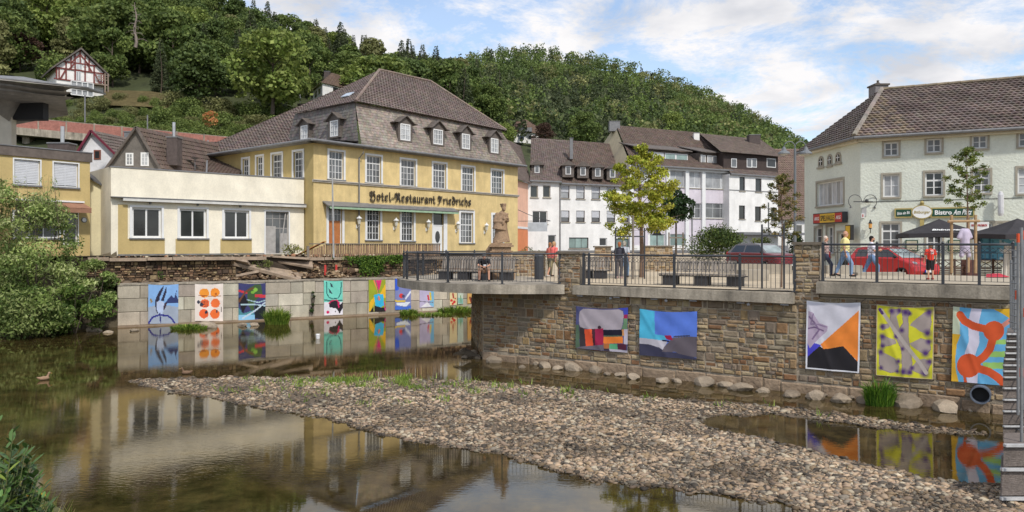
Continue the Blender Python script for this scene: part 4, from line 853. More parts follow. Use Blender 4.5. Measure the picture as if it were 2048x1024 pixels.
# ---------------------------------------------------------------- annex
AP = Pl.pd(222, 46.7, 608, 55.6); an = thing('hotel_annex', AP.p(0, ZH), 'low flat cream annex with ochre panels left of the hotel', 'building')
za1 = Z(333, 46.7); zg0 = ZH-.05
wn = [(264, 415, 323, 476), (359, 417, 413, 476), (448, 422, 498, 477)]; oa = [AP.rect(*r) for r in wn]; zz0 = sum(o[2] for o in oa)/3; zz1 = sum(o[3] for o in oa)/3; oa = [(o[0], o[1], zz0, zz1) for o in oa]
od = AP.rect(531, 424, 577, 505); od = (od[0], od[1], ZH+.02, zz1)
m = MB(CREAM); facade(m, AP, 0, AP.L, zg0, za1, oa+[od], .2); shell(m, AP, 0, AP.L, zg0, za1, 10); m.build('walls', an)
m = MB(OCH)
for o in oa: m.pbox(AP, o[0]-.25, o[1]+.2, zg0+.12, o[2]-.06, -.005, .012)
u_ = AP.uz(236, 480)[0]; m.pbox(AP, u_, oa[0][0]-.25, zg0+.12, zz1+.15, -.005, .012); m.build('ochre_panels', an)
m = MB(mat('grey_plinth', (.18, .18, .18), .9, .3, 2)); m.pbox(AP, u_, od[0]-.1, zg0, zg0+.14, -.01, .05); m.build('plinth', an)
for o in oa: window(an, AP, o, 2, (1,), g=G_DARK, sur=.14, fw=.13, sill=GREYM, rev=.2)
dw = window(an, AP, od, 3, (2.4, .9, .6), split=1, g=G_MID, sur=.1, fw=.05, rev=.2, name='door', label='derelict glazed double door standing half open', fm=mat('old_grey_frame', (.38, .36, .34), .7, .2, 3)); m = MB(MATS['old_grey_frame']); a, c, z0, z1 = od
m.pbox(AP, a+.05, a+(c-a)*.45, z0, z0+2.0, -.10, -.05); m.beam(AP.p(a+(c-a)*.72, z0+.9, -.05), AP.p(a+(c-a)*.9, z1-.1, -.1), .07); m.pbox(AP, a+(c-a)*.66, a+(c-a)*.98, z0, z0+1.5, -.14, -.08); m.build('door_leaf', dw)
m = MB(mat('white_awning_case', (.6, .59, .56), .5), GREYM); zz = AP.uz(420, 406)[1]; ua0 = AP.uz(243, 405)[0]; m.pbox(AP, ua0, AP.L, zz-.08, zz+.10, 0, .38); m.mi = 1; m.pbox(AP, -.05, AP.L, zz+.12, zz+.17, -.02, .42); m.pbox(AP, -.05, AP.L, za1-.03, za1+.04, -.3, .05)
for px in (300, 395, 480): uu = AP.uz(px, 410)[0]; m.pbox(AP, uu-.05, uu+.05, zz-.22, zz-.08, 0, .12)
m.build('awning_case', an)
def scone(px, py, lb):
 u, z = AP.uz(px, py); r = thing('wall_lantern', AP.p(u, z), lb, 'lantern', 'cage lanterns on the cream annex', AP.rot()); m = MB(WHITE); m.box(-.2, .2, -.42, 0, .16, .2); m.build('cap', r); m = MB(mat('brass_cage', (.42, .38, .22), .5)); m.lathe((0, -.2, 0), [(.03, -.3), (.13, 0), (.13, .15)], 6); m.build('glass_body', r); m = MB(BLACK); m.tube([(0, 0, -.35), (0, -.12, -.4), (0, -.2, -.3)], .02, 5); m.build('bracket', r)
scone(344, 428, 'white capped lantern right of the first annex window'); scone(435, 430, 'white capped lantern between the second and third annex windows'); scone(518, 432, 'white capped lantern left of the derelict annex door')
# cream link with slate roof between annex and ochre house
LK = Pl.pd(183, 48.2, 224, 48.6); lk = thing('link_building', LK.p(0, ZH), 'narrow cream lean-to squeezed between ochre house and annex', 'building'); m = MB(stucco('pale_yellow_stucco', (222, 212, 176))); P = LK.p; h0, h1 = LK.uz(183, 352)[1], LK.uz(222, 386)[1]
m.face([P(-.3, ZH), P(LK.L, ZH), P(LK.L, h1), P(-.3, h0)]); m.face([P(LK.L, ZH), P(LK.L, ZH, -5), P(LK.L, h1, -5), P(LK.L, h1)]); m.build('walls', lk)
m = MB(mat('old_slate', (.10, .10, .105), .7, .25, 2, bump=.01, bs=8)); m.hexa([P(-.5, h0+.05, .25), P(LK.L+.2, h1-.02, .25), P(LK.L+.2, h1+.7, -5), P(-.5, h0+.5, -5), P(-.5, h0+.17, .25), P(LK.L+.2, h1+.10, .25), P(LK.L+.2, h1+.82, -5), P(-.5, h0+.62, -5)]); m.build('roof', lk)
m = MB(GREYM); uu = LK.L-.1; m.tube([P(uu, h1, .15), P(uu, ZH, .15)], .07, 7); m.build('downpipe', lk)
# ---------------------------------------------------------------- ochre house
OP = Pl.pd(-120, 40.5, 180, 46.8); oh = thing('ochre_house', OP.p(0, ZH), 'ochre flat roofed house with two closed white shutters and an awning', 'building'); zt = Z(307, 46.8)
sh_ = [(28, 319, 80, 369), (107, 327, 156, 375)]; os_ = [OP.rect(*r) for r in sh_]; zl = (os_[0][2]+os_[1][2])/2; zh = (os_[0][3]+os_[1][3])/2; os_ = [(o[0], o[1], zl, zh) for o in os_]
lo = OP.rect(28, 424, 118, 476); ld = OP.rect(128, 426, 155, 490); sh2 = OP.rect(-70, 318, -20, 365); sh2 = (sh2[0], sh2[1], zl, zh)
m = MB(OCH); facade(m, OP, 0, OP.L, ZH-.3, zt-.55, os_+[lo, ld, sh2], .16); shell(m, OP, 0, OP.L, ZH-.3, zt-.55, 9); m.build('walls', oh)
m = MB(mat('brown_slate_fascia', (.13, .105, .09), .8, .25, 3, bump=.01, bs=20)); m.pbox(OP, -.1, OP.L+.1, zt-.55, zt, -9, .1); m.build('parapet', oh)
m = MB(GREYM); m.pbox(OP, -.12, OP.L+.14, zt, zt+.06, -9.05, .14); m.build('flashing', oh)
for o in os_+[sh2]: window(oh, OP, o, 2, (1,), g=G_DARK, sur=.07, sill=GREYM, shut=.93)
window(oh, OP, lo, 3, (1,), g=G_MID, sur=.1, sill=GREYM, thick={1, 2}); window(oh, OP, ld, 1, (1,), g=G_MID, sur=.06, name='door')
m = MB(mat('brown_awning', lin((150, 110, 88)), .85, .2, 4), WHITE); u0, zA = OP.uz(30, 398); u1 = OP.uz(166, 408)[0]; zA = OP.uz(100, 405)[1]; m.hexa([OP.p(u0, zA-.35, 1.1), OP.p(u1, zA-.35, 1.1), OP.p(u1, zA, .02), OP.p(u0, zA, .02), OP.p(u0, zA-.3, 1.1), OP.p(u1, zA-.3, 1.1), OP.p(u1, zA+.05, .02), OP.p(u0, zA+.05, .02)]); m.pbox(OP, u0, u1, zA-.6, zA-.33, 1.08, 1.1); m.mi = 1; m.pbox(OP, u0, u1, zA+.05, zA+.15, 0, .2); m.build('awning', oh)
m = MB(GREYM, mat('dial_white', (.7, .7, .68), .5)); u, z = OP.uz(168, 440); m.poly(OP, [(u+.17*math.cos(t), z+.17*math.sin(t)) for t in np.linspace(0, 6, 14)], 0, .05); m.mi = 1; m.poly(OP, [(u+.12*math.cos(t), z+.12*math.sin(t)) for t in np.linspace(0, 6, 14)], .05, .06); m.build('wall_clock', oh)
def chim(name, px0, px1, py0, py1, D, m_, label, dep=.9, pipe=None):
 r = thing('chimney', at((px0+px1)/2, py1, D), label, 'chimney'); m = MB(m_); m.box(X(px0, D), X(px1, D), D, D+dep, Z(py1, D), Z(py0, D)); m.build('stack', r); m = MB(GREYM); m.box(X(px0, D)-.05, X(px1, D)+.05, D-.05, D+dep+.05, Z(py0, D), Z(py0, D)+.08); m.build('cover', r)
 if pipe: m = MB(mat('steel_flue', (.5, .5, .5), .3, .1, 3, metal=.7)); m.tube([(X(pipe[0], D), D+.4, Z(py0, D)), (X(pipe[0], D), D+.4, Z(pipe[1], D))], pipe[2], 10); m.build('flue', r)
BRK = mat('dark_brick_chimney', (.09, .07, .065), .85, .25, 4, bump=.01, bs=20)
chim('c', 95, 137, 287, 312, 50, BRK, 'dark brown chimney with steel flue on the ochre house', pipe=(118, 251, .13))
# near roof edge at upper left
ev = thing('eave', at(0, 200, 50), 'rounded concrete roof edge with grey roofing jutting in at upper left', 'roof'); m = MB(mat('fascia_concrete', (.22, .2, .175), .85, .2, 1.5, bump=.01, bs=9, streak=.2), GREYM, mat('cream_soffit', (.50, .45, .36), .8, .1), BLACK)
A0, A1 = at(-80, 152, 46), at(172, 178, 50); A1 = at(150, 176, 50)
pf = [(.0, .1), (-.25, -.05), (-.32, -.35), (-.15, -.65), (.25, -.78)]
for (d0, z0), (d1, z1) in zip(pf, pf[1:]): m.face([A0+Vector((0, d0, z0)), A1+Vector((0, d0, z0)), A1+Vector((.6 if z1 > -.2 else -.8, d1, z1)), A0+Vector((0, d1, z1))])
m.face([A0+Vector((0, .25, -.78)), A1+Vector((-.8, .25, -.78)), A1+Vector((-3.4, 5, -.95)), A0+Vector((0, 5, -2.2))]); m.mi = 1
m.hexa([A0+Vector((0, -.1, .08)), A1+Vector((.7, 0, .05)), A1+Vector((-1.2, 6, .75)), A0+Vector((0, 6, 1.2)), A0+Vector((0, -.1, .16)), A1+Vector((.7, 0, .12)), A1+Vector((-1.2, 6, .85)), A0+Vector((0, 6, 1.3))]); m.build('roof_edge', ev)
m = MB(MATS['cream_soffit']); m.box(-60, X(13, 50), 50.5, 51, Z(290, 50), Z(165, 50)); m.box(X(-60, 50), X(124, 50), 50.2, 50.5, Z(190, 50), Z(168, 50)); m.build('wall_strip', ev); m = MB(BLACK); m.box(X(14, 50), X(75, 50), 50.6, 51.2, Z(236, 50), Z(184, 50)); m.build('painted_opening_shade', ev)  # last box is plain black, standing in for shade within the opening
# ---------------------------------------------------------------- old houses behind the annex
def gable(name, label, g0, g1, apx, D, ybase, ybot, dvec, wallm, roofc, ops=(), wind=G_DARK, verge=None, wm=WHITE, extra=None, wave=.04):
 p0, p1, pa = at(g0, ybase, D), at(g1, ybase, D), at(apx[0], apx[1], D); p1.z = p0.z; zb_ = Z(ybot, D); pl = Pl((p0.x, D), (p1.x, D)); h = thing(name, (p0.x, D, zb_), label, 'building'); dv = Vector(dvec)
 m = MB(wallm); rects = [pl.rect(*o) for o in ops]
 facade(m, pl, 0, pl.L, zb_, p0.z, [r for r in rects if r[3] < p0.z], .12); m.face([p0, p1, pa]); m.face([p1, p1+dv, (p1+dv).xyz*1+Vector((0, 0, zb_-p1.z)), Vector((p1.x, p1.y, zb_))]); m.build('walls', h)
 t = MB(M_TILE); o = Vector((0, -.3, 0)); tiles(t, p1+(p1-pa)*.06+o, p1+(p1-pa)*.06+dv, pa+dv, pa+o, .38, .30, wave, .05, roofc, .14); tiles(t, p0+(p0-pa)*.06+dv, p0+(p0-pa)*.06+o, pa+o, pa+dv, .38, .30, wave, .05, roofc, .14); tag(t.build('roof_tiles', h), kind='stuff')
 v = MB(verge or DS); v.beam(p0+(p0-pa)*.06+o, pa+o, .12, .16); v.beam(p1+(p1-pa)*.06+o, pa+o, .12, .16); v.build('verge', h)
 for r in rects:
  if r[3] < p0.z: window(h, pl, r, 2, (1, 1, 1), g=wind, sur=.06, rev=.12, fm=wm, mw=.02)
  else: 
   w_ = thing_part('window', pl.p(r[0], r[2]), h); m = MB(wm); m.pbox(pl, r[0]-.08, r[1]+.08, r[2]-.08, r[3]+.08, .0, .05); m.build('frame', w_); m = MB(wind)
   nx_ = 2 if wm is WHITE else 1
   for i in range(nx_):
    for j in range(3 if nx_ == 2 else 1):
     ww, hh = (r[1]-r[0])/nx_, (r[3]-r[2])/(3 if nx_ == 2 else 1); m.pbox(pl, r[0]+ww*i+.03, r[0]+ww*(i+1)-.03, r[2]+hh*j+.02, r[2]+hh*(j+1)-.02, .05, .06)
   m.build('pane', w_)
 return h, pl
gable('gabled_house', 'white rendered gable house with one tiny red framed window', 152, 241, (186, 262), 60, 316, 380, (1.5, 13, .2), stucco('whitewash', (226, 226, 228), .03, 4), lin((104, 94, 88)), [(190, 302, 200, 317)], G_DARK, mat('maroon_verge', (.16, .02, .04), .6), mat('red_frame', (.22, .08, .05), .7))
gable('gabled_house', 'slate hung gable house with brown roof and two small white windows', 213, 326, (276, 255), 56, 342, 400, (2.4, 12.5, .2), mat('slate_hanging', (.15, .135, .12), .75, .3, 1.2, bump=.03, bs=9, fine=.25), lin((98, 84, 76)), [(254, 308, 265, 329), (284, 307, 296, 330)], G_LITE)
# long brown roof right of it with solar panels
rr = thing('tiled_roof_house', at(420, 345, 62), 'brown tiled roof with dark solar panels left of the hotel', 'building'); t = MB(M_TILE); a, b_, c, d = at(405, 352, 58.5), at(478, 350, 60), at(512, 274, 72), at(416, 284, 69.6); tiles(t, a, b_, c, d, .38, .30, .045, .055, lin((98, 84, 76)), .13)
tag(t.build('roof_tiles', rr), kind='stuff'); m = MB(GREYM); m.beam(a, b_, .15); m.beam(at(413, 348, 59), at(416, 284, 69.6)+Vector((0, 0, .1)), .12); m.build('gutter', rr)
m = MB(YEL2); m.face([(a.x, a.y+.3, ZH), (b_.x, b_.y+.3, ZH), (b_.x, b_.y+.3, b_.z), (a.x, a.y+.3, a.z)]); m.build('walls', rr)
SOL = mat('solar_panel', (.012, .014, .03), .15, .1, spec=.8)
nn = (b_-a).cross(d-a).normalized()
for i in range(5):
 for j in range(2): p = lambda s, t: a.lerp(b_, s).lerp(d.lerp(c, s), t)+nn*.16; s0, t0 = .30+.12*i, .50+.2*j; m = MB(SOL); q = [p(s0, t0), p(s0+.11, t0), p(s0+.11, t0+.18), p(s0, t0+.18)]; m.hexa([x-nn*.04 for x in q]+q); m.build('solar_panel', rr)
chim('c', 333, 354, 275, 330, 57, BRK, 'tall dark brick chimney with steel flue on the brown tiled roof', pipe=(343, 243, .12))
chim('c', 248, 264, 264, 280, 66, GREYM, 'small grey chimney behind the white gable')
for px, py in ((375, 322), (390, 318)): 
 r = thing('satellite_dish', at(px, py, 60), f'grey satellite dish on the brown roof, {"left" if px < 380 else "right"} one of a pair', 'satellite dish'); m = MB(GREYM); m.lathe((X(px, 60), 60, Z(py, 60)), [(.02, -.05), (.35, .08)], 12); m.build('dish', r); m = MB(GREYM); m.beam((X(px, 60), 60, Z(py, 60)-.9), (X(px, 60), 60, Z(py, 60)), .05); m.build('mast', r)
# ---------------------------------------------------------------- red road barrier on its concrete deck
RB = Pl.pd(-150, 108, 520, 112); zl = lambda u: Z(231, 109)+(Z(277, 112)-Z(231, 109))*(u-RB.uz(20, 240)[0])/(RB.uz(500, 290)[0]-RB.uz(20, 240)[0])
rb = thing('road_barrier', RB.p(0, 20), 'long red panelled road barrier on a concrete viaduct across the slope', 'barrier'); RM = mat('red_barrier_panel', lin((160, 108, 96)), .85, .25, 3); m2 = MB(CONC)
u = 0; i = 0
while u < RB.L:
 e = min(u+3.9, RB.L); m = MB(RM); z0, z1 = zl(u)-1.6, zl(e)-1.6; P = RB.p
 m.hexa([P(u+.1, z0, .1), P(e-.1, z1, .1), P(e-.1, z1, -.1), P(u+.1, z0, -.1), P(u+.1, z0+1.45, .1), P(e-.1, z1+1.45, .1), P(e-.1, z1+1.45, -.1), P(u+.1, z0+1.45, -.1)]); m.build('panel', rb)
 m2.hexa([P(u, z0-1.1, .35), P(e, z1-1.1, .35), P(e, z1-1.1, -6), P(u, z0-1.1, -6), P(u, z0-.03, .35), P(e, z1-.03, .35), P(e, z1-.03, -6), P(u, z0-.03, -6)]); m2.pbox(RB, u-.1, u+.1, z0, z0+1.6, -.14, .14); m2.beam(P(u, z0+1.5, 0), P(e, z1+1.5, 0), .2, .08); u = e
m2.build('deck', rb); m = MB(CONC)
for px in (40, 190): uu = RB.uz(px, 280)[0]; m.pbox(RB, uu-.5, uu+.5, 2, zl(uu)-2.7, -3, -1.5)
m.build('pillar', rb)
for px, y0, y1, lb in ((170, 190, 245, 'slim grey lamp post behind the red barrier near the half timbered house'), (295, 230, 262, 'short wooden post behind the red barrier')): m = MB(GREYM); m.tube([at(px, y1, 115), at(px, y0, 115)], .1, 6); tag(m.build('post'), lb, 'post')
# ---------------------------------------------------------------- half timbered house
D = 132; TH = Pl.pd(113, D-2.2, 207, D+2.6); th = thing('half_timbered_house', at(160, 190, D), 'half timbered house with red beams and steep gable on the hillside', 'building'); m = MB(WHT); zb_, ze, za = Z(188, D), Z(139, D), Z(101, D); P = TH.p
m.face([P(0, zb_), P(TH.L, zb_), P(TH.L, ze), P(0, ze)]); m.face([P(0, ze), P(TH.L, ze), P(TH.L/2, za)]); m.face([P(TH.L, zb_), P(TH.L, zb_, -9), P(TH.L, ze, -9), P(TH.L, ze)]); m.face([P(0, zb_, -9), P(0, zb_), P(0, ze), P(0, ze, -9)]); m.build('walls', th)
RBm = mat('red_timber', lin((122, 66, 62)), .8, .15); U = lambda px: TH.uz(px, 150)[0]; Zz = lambda py: Z(py, D)
tb = [((108, 141), (207, 141)), ((108, 163), (207, 163)), ((127, 127), (193, 127)), ((160, 101), (160, 127)), ((142, 115), (142, 141)), ((178, 115), (178, 141)), ((150, 109), (150, 163)), ((170, 109), (170, 163)), ((132, 127), (132, 163)), ((188, 127), (188, 163)), ((118, 141), (118, 163)), ((202, 141), (202, 163)), ((120, 163), (132, 141)), ((200, 163), (188, 141)), ((150, 127), (138, 141)), ((172, 122), (184, 141)), ((142, 128), (160, 108)), ((178, 128), (160, 108)), ((113, 163), (113, 141)), ((207, 163), (207, 141))]
for (a, b1), (c, d) in tb: m = MB(RBm); m.beam(P(U(a), Zz(b1), .05), P(U(c), Zz(d), .05), .22, .22, up=TH.n.to_3d()); m.build('timber', th)
r = MB(DS)
for s in (-1, 1): e_ = TH.L/2+s*(TH.L/2+.9); r.hexa([P(e_, ze-.7, .7), P(TH.L/2, za+.15, .7), P(TH.L/2, za+.15, -9), P(e_, ze-.7, -9), P(e_, ze-.4, .7), P(TH.L/2, za+.5, .7), P(TH.L/2, za+.5, -9), P(e_, ze-.4, -9)])
r.build('roof', th)
for x0, y0, x1, y1 in ((153, 118, 163, 138), (144, 121, 149, 133), (167, 121, 172, 133), (153, 144, 161, 161), (190, 148, 200, 161)):
 u0, u1, z0, z1 = TH.rect(x0, y0, x1, y1); w_ = thing_part('window', P(u0, z0), th); m = MB(WHITE); m.pbox(TH, u0-.08, u1+.08, z0-.08, z1+.08, .0, .1); m.build('frame', w_); m = MB(G_LITE); k = (u0+u1)/2; m.pbox(TH, u0, k-.05, z0, z1, .1, .12); m.pbox(TH, k+.05, u1, z0, z1, .1, .12); m.build('pane', w_)
m = MB(WHITE, G_LITE); 
for k in range(5): uu = U(140)+k*(U(184)-U(140))/4; m.pbox(TH, uu-.08, uu+.08, Zz(192), Zz(165), .8, .95)
for y in (165, 181, 192): m.pbox(TH, U(140), U(184), Zz(y)-.08, Zz(y)+.08, .8, .95)
m.mi = 1; m.pbox(TH, U(140), U(184), Zz(192), Zz(165), .7, .78); m.build('conservatory', th)
m = MB(mat('balcony_wood', (.25, .19, .15), .8)); 
for k in range(2): m.pbox(TH, U(207+k*6)-.1, U(207+k*6)+.1, Zz(188), Zz(142), 1., 1.2)
for y in (145, 150, 155, 164): m.pbox(TH, U(190), U(214), Zz(y)-.12, Zz(y), 1., 1.1)
m.pbox(TH, U(186), U(214), Zz(167), Zz(165), -.2, 1.2); m.build('wooden_balcony', th)
# dry grass strip by the house
m = MB(mat('dry_meadow', (.20, .16, .07), .95, .3, 1)); 
for i in range(14):
 for j in range(5):
  q = [(208+9.5*a, 127+1.7*b1) for a, b1 in ((i, j), (i+1, j), (i+1, j+1), (i, j+1))]; m.face([(X(x, d), d, hz(x, d)+.75) for x, d in q]); tag(m.build('meadow_strip'), kind='structure')
# ---------------------------------------------------------------- white houses on the slope
def hipped(name, label, A, Bp, C, ztop, zbot, apex, wallm, roofc, wins, D):
 h = thing(name, A, label, 'building'); m = MB(wallm)
 for p, q in ((A, Bp), (Bp, C)): m.face([(p.x, p.y, zbot), (q.x, q.y, zbot), (q.x, q.y, ztop), (p.x, p.y, ztop)])
 m.build('walls', h); t = MB(M_TILE); ap1, ap2 = apex; cen_ = (A+C)/2; ex = lambda p: Vector((p.x, p.y, ztop))+(Vector((p.x, p.y, 0))-Vector((ap1.x+ap2.x, ap1.y+ap2.y, 0))/2)*.08
 tiles(t, ex(A), ex(Bp), ap1, ap1+Vector((-.01, 0, 0)), .5, .4, .04, .05, roofc, .12); tiles(t, ex(Bp), ex(C), ap2, ap1, .5, .4, .04, .05, roofc, .12); t.build('roof', h)
 for x0, y0, x1, y1, a, c in wins:
  pl = Pl(tuple(a[:2]), tuple(c[:2])); u0, u1, z0, z1 = pl.rect(x0, y0, x1, y1); m = MB(G_DARK); m.pbox(pl, u0, u1, z0, z1, .0, .05); m.build('window', h)
 return h
A, B_, C = at(620, 205, 150), at(645, 205, 140), at(700, 205, 146)
hipped('white_house', 'white house with brown hipped roof half hidden left of the hotel ridge', A, B_, C, Z(169, 141), Z(215, 141), (at(664, 146, 148), at(685, 148, 150)), WHT, lin((110, 92, 80)), [(622, 187, 626, 198, A, B_), (630, 183, 634, 194, A, B_), (637, 177, 641, 188, A, B_), (666, 175, 675, 185, B_, C)], 145)
chim('c', 648, 659, 143, 158, 149, BRK, 'dark chimney on the white house left of the hotel ridge', 1.2)
A, B_, C = at(1012, 270, 175), at(1022, 270, 165), at(1096, 275, 170)
hipped('white_house', 'small white house with brown roof between the trees above the pink gable', A, B_, C, Z(264, 166), Z(285, 166), (at(1038, 238, 172), at(1052, 241, 173)), WHT, lin((112, 92, 80)), [(1036, 271, 1048, 279, B_, C), (1058, 272, 1070, 279, B_, C), (1078, 274, 1088, 281, B_, C)], 170)
m = MB(GREYM, G_LITE); m.box(X(1036, 166), X(1064, 166), 166, 169, Z(263, 166), Z(255, 166)); m.mi = 1; m.box(X(1044, 166), X(1054, 166), 165.9, 166, Z(262, 166), Z(257, 166)); o = tag(m.build('dormer_box'), 'slate dormer on the small white house above the pink gable', 'dormer')
m = MB(WHT, DS); m.box(X(600, 135), X(628, 135), 135, 138, Z(232, 135), Z(212, 135)); m.mi = 1; m.box(X(596, 135), X(632, 135), 134.5, 138.4, Z(212, 135), Z(208, 135)); tag(m.build('garden_shed'), 'low dark roofed shed below the white hillside house', 'shed')
m = MB(WHITE); m.tube([at(600, 205, 133), at(600, 166, 133)], .08, 6); tag(m.build('post'), 'thin white pole beside the shed on the slope', 'post')
# ---------------------------------------------------------------- row of town houses
ROW = Pl.pd(1056, 85.0, 1250, 91.0)
def rz(px, py): return ROW.uz(px, py)
def terrace(name, label, px0, px1, pye, wallm, pl, wins, roofc, ridge, eave_out=.4, dz=None, **k):
 u0, u1 = pl.uz(px0, 450)[0], pl.uz(px1, 450)[0]; ze = pl.uz((px0+px1)/2, pye)[1]; h = thing(name, pl.p(u0, ZH), label, 'building'); ops = [(pl.rect(*w_[:4]), w_[4:]) for w_ in wins]; m = MB(wallm); facade(m, pl, u0, u1, ZH-.1, ze, [o[0] for o in ops], .18); shell(m, pl, u0, u1, ZH-.1, ze, 9); m.build('walls', h)
 for o, ex in ops:
  g = ex[0] if ex else G_DARK; nx = ex[1] if len(ex) > 1 else 1; rows = ex[2] if len(ex) > 2 else (1,); window(h, pl, o, nx, rows, g=g, sur=0 if k.get('plain') else 0., sill=k.get('sill', GRST), rev=.18, fm=ex[3] if len(ex) > 3 else WHITE, shut=ex[4] if len(ex) > 4 else 0, fw=.09)
 t = MB(M_TILE); a, b_ = pl.p(u0, ze, eave_out), pl.p(u1, ze, eave_out); c, d = ridge; tiles(t, a, b_, d, c, .4, .30, .045, .055, roofc, .2, k.get('patch')); tag(t.build('roof_tiles', h), kind='stuff')
 m = MB(GREYM); m.beam(a, b_, .16); m.build('gutter', h); return h, u0, u1, ze
WB = mat('brown_frame', (.06, .045, .04), .6)
RC1, RC2 = lin((110, 98, 92)), lin((104, 90, 82))
zr = Z(277, 97)
# pink gable wall
PG = Pl.pd(1012, 76, 1056, 85); pk = thing('pink_house', PG.p(0, ZH), 'narrow salmon pink side wall between the hotel and the white houses', 'building'); m = MB(PINK, stucco('orange_stucco', (222, 138, 92)), WHITE); zP = PG.uz(1040, 362)[1]; zo = PG.uz(1040, 457)[1]
m.pbox(PG, 0, PG.L, zo, zP, -6, 0); m.mi = 1; m.pbox(PG, 0, PG.L, ZH-.1, zo-.02, -6, .0); m.mi = 2; m.pbox(PG, 0, PG.L, zo-.02, zo+.22, -.1, .05); m.build('walls', pk)
e0 = PG.p(0, zP, .3); t = MB(M_TILE); tiles(t, PG.p(-.5, zP-.1, .4), PG.p(PG.L, zP, .4), at(1100, 283, 97), at(1006, 276, 90), .4, .3, .045, .055, RC1, .1); tag(t.build('roof_tiles', pk), kind='stuff')
w1 = [(1061, 371, 1076, 395, G_DARK, 1, (1,), GRST), (1086, 371, 1101, 395, G_DARK, 1, (1,), GRST), (1065, 422, 1095, 448, G_DARK, 2), (1096, 470, 1112, 500, G_DARK, 1)]
hA, *_ = terrace('white_house', 'white town house with two small upper windows beside the pink wall', 1056, 1119.5, 363, WHT, ROW, w1, RC1, (at(1062, 277, 97), at(1150, 287, 99)))
w2 = [(1122+30.5*i, 371+.8*i, 1139+30.5*i, 397+.8*i, G_LITE, 1, (1,), WB, .5) for i in range(5)]+[(1122+30.5*i, 421+.2*i, 1139+30.5*i, 444+.2*i, G_MID, 1, (1,), WB, .6) for i in range(6)]+[(1138, 475, 1177, 497, G_GREEN, 3, (1,), WB), (1199, 476, 1214, 492, G_DARK), (1232, 477, 1272, 497, G_GREEN, 3, (1,), WB)]
hB, u0, u1, ze = terrace('white_house', 'long white town house with blue blinds and a row of small dormers', 1119.5, 1300, 371, WHT, ROW, w2, RC2, (at(1066, 276, 97.5), at(1290, 303, 105)))
def boxdormer(parent, px0, px1, py0, py1, D, g=G_LITE, back=3.2):
 d = thing_part('dormer', at(px0, py1, D), parent); m = MB(DS); e = .35; m.box(X(px0, D)-e, X(px1, D)+e, D+.02, D+back, Z(py1, D)-.3, Z(py0, D)+.1); uc = (X(px0, D)+X(px1, D))/2
 zt = Z(py0, D); m.mesh([(X(px0, D)-e-.2, D-.25, zt+.05), (X(px1, D)+e+.2, D-.25, zt+.05), (uc, D-.25, zt+.65), (X(px0, D)-e-.2, D+back, zt+.05), (X(px1, D)+e+.2, D+back, zt+.05), (uc, D+back, zt+.65)], [(0, 1, 2), (3, 5, 4), (0, 2, 5, 3), (2, 1, 4, 5), (0, 3, 4, 1)]); m.build('cheeks', d)
 m = MB(WHITE); m.box(X(px0, D), X(px1, D), D-.04, D+.01, Z(py1, D), Z(py0, D)); m.build('frame', d); m = MB(g); m.box(X(px0, D)+.1, X(px1, D)-.1, D-.06, D-.04, Z(py1, D)+.1, Z(py0, D)-.1); m.build('pane', d)
boxdormer(hA, 1069, 1079, 331, 346, 87.0, G_MID); 
for k in range(4): boxdormer(hB, 1131+29.5*k, 1142+29.5*k, 332+2*k, 349+2*k, 87.2+.95*k, G_MID)
chim('c', 1140, 1146, 277, 318, 93, GREYM, 'slim grey chimney on the brown roof of the white town houses', .7)
m = MB(GREYM); m.tube([ROW.p(rz(1119.5, 400)[0], ZH, .1), ROW.p(rz(1119.5, 400)[0], ze, .1)], .07, 6); m.build('downpipe', hB)
# lilac and white building
LR = Pl.pd(1240, 90.6, 1458, 98.5); LW = lambda *r: r
lw = []
for (x0, x1) in ((1266, 1300), (1336, 1369), (1379, 1402), (1411, 1457)):
 n = 3 if x1-x0 > 40 else 2; ad = (x0-1380)*.012
 for y0, y1 in ((341+(x0-1336)*.05, 374+(x0-1336)*.05), (406+(x0-1336)*.01, 436+(x0-1336)*.01)): lw.append((x0, y0, x1, y1, G_LITE if y0 < 380 else G_MID, n, (1.6, .7)))
lw += [(1296, 468, 1330, 496, G_GREEN, 1), (1334, 468, 1372, 496, G_GREEN, 2)]
hL, u0, u1, zeL = terrace('apartment_building', 'lilac and white apartment building with wide windows and white pilasters', 1258, 1458, 336, LIL, LR, lw, RC2, (at(1232, 251, 103), at(1394, 268, 109.5)), eave_out=.7)
m = MB(WHITE)
for px in (1261, 1334, 1372, 1405, 1457): u = LR.uz(px, 400)[0]; m.pbox(LR, u-.28, u+.28, ZH, zeL-.05, .0, .28)
m.pbox(LR, u0, u1, zeL-.35, zeL-.02, .0, .3); m.build('pilasters', hL)
m = MB(WHT); ya = LR.uz(1300, 466)[1]; m.pbox(LR, u0, u1, ZH, ZH+.6, 0, .06); m.build('plinth', hL)
# its beige gable end
GE = Pl.pd(1197, 84.5, 1258, 80.0); m = MB(BEI); g0 = at(1200, 300, 93); P0, P1 = GE.p(GE.L, ZH), GE.p(GE.L, zeL+.1)
gb = Vector((-5.2, 9.0, 0)); gA = LR.p(u0, zeL, .4); ap = at(1232, 251, 103); 
m.face([LR.p(u0, ZH, 0), LR.p(u0, zeL, .3), ap-Vector((.1, 0, .1)), Vector((ap.x-4.5, ap.y+8, zeL)), Vector((ap.x-4.5, ap.y+8, ZH))]); m.build('gable_wall', hL)
chim('c', 1219, 1240, 243, 262, 102, GREYM, 'broad slate clad chimney on the ridge beside the beige gable', 1.3)
chim('c', 1388, 1399, 266, 281, 106, WHT, 'small white chimney between the lilac building and the brown attic house', .7)
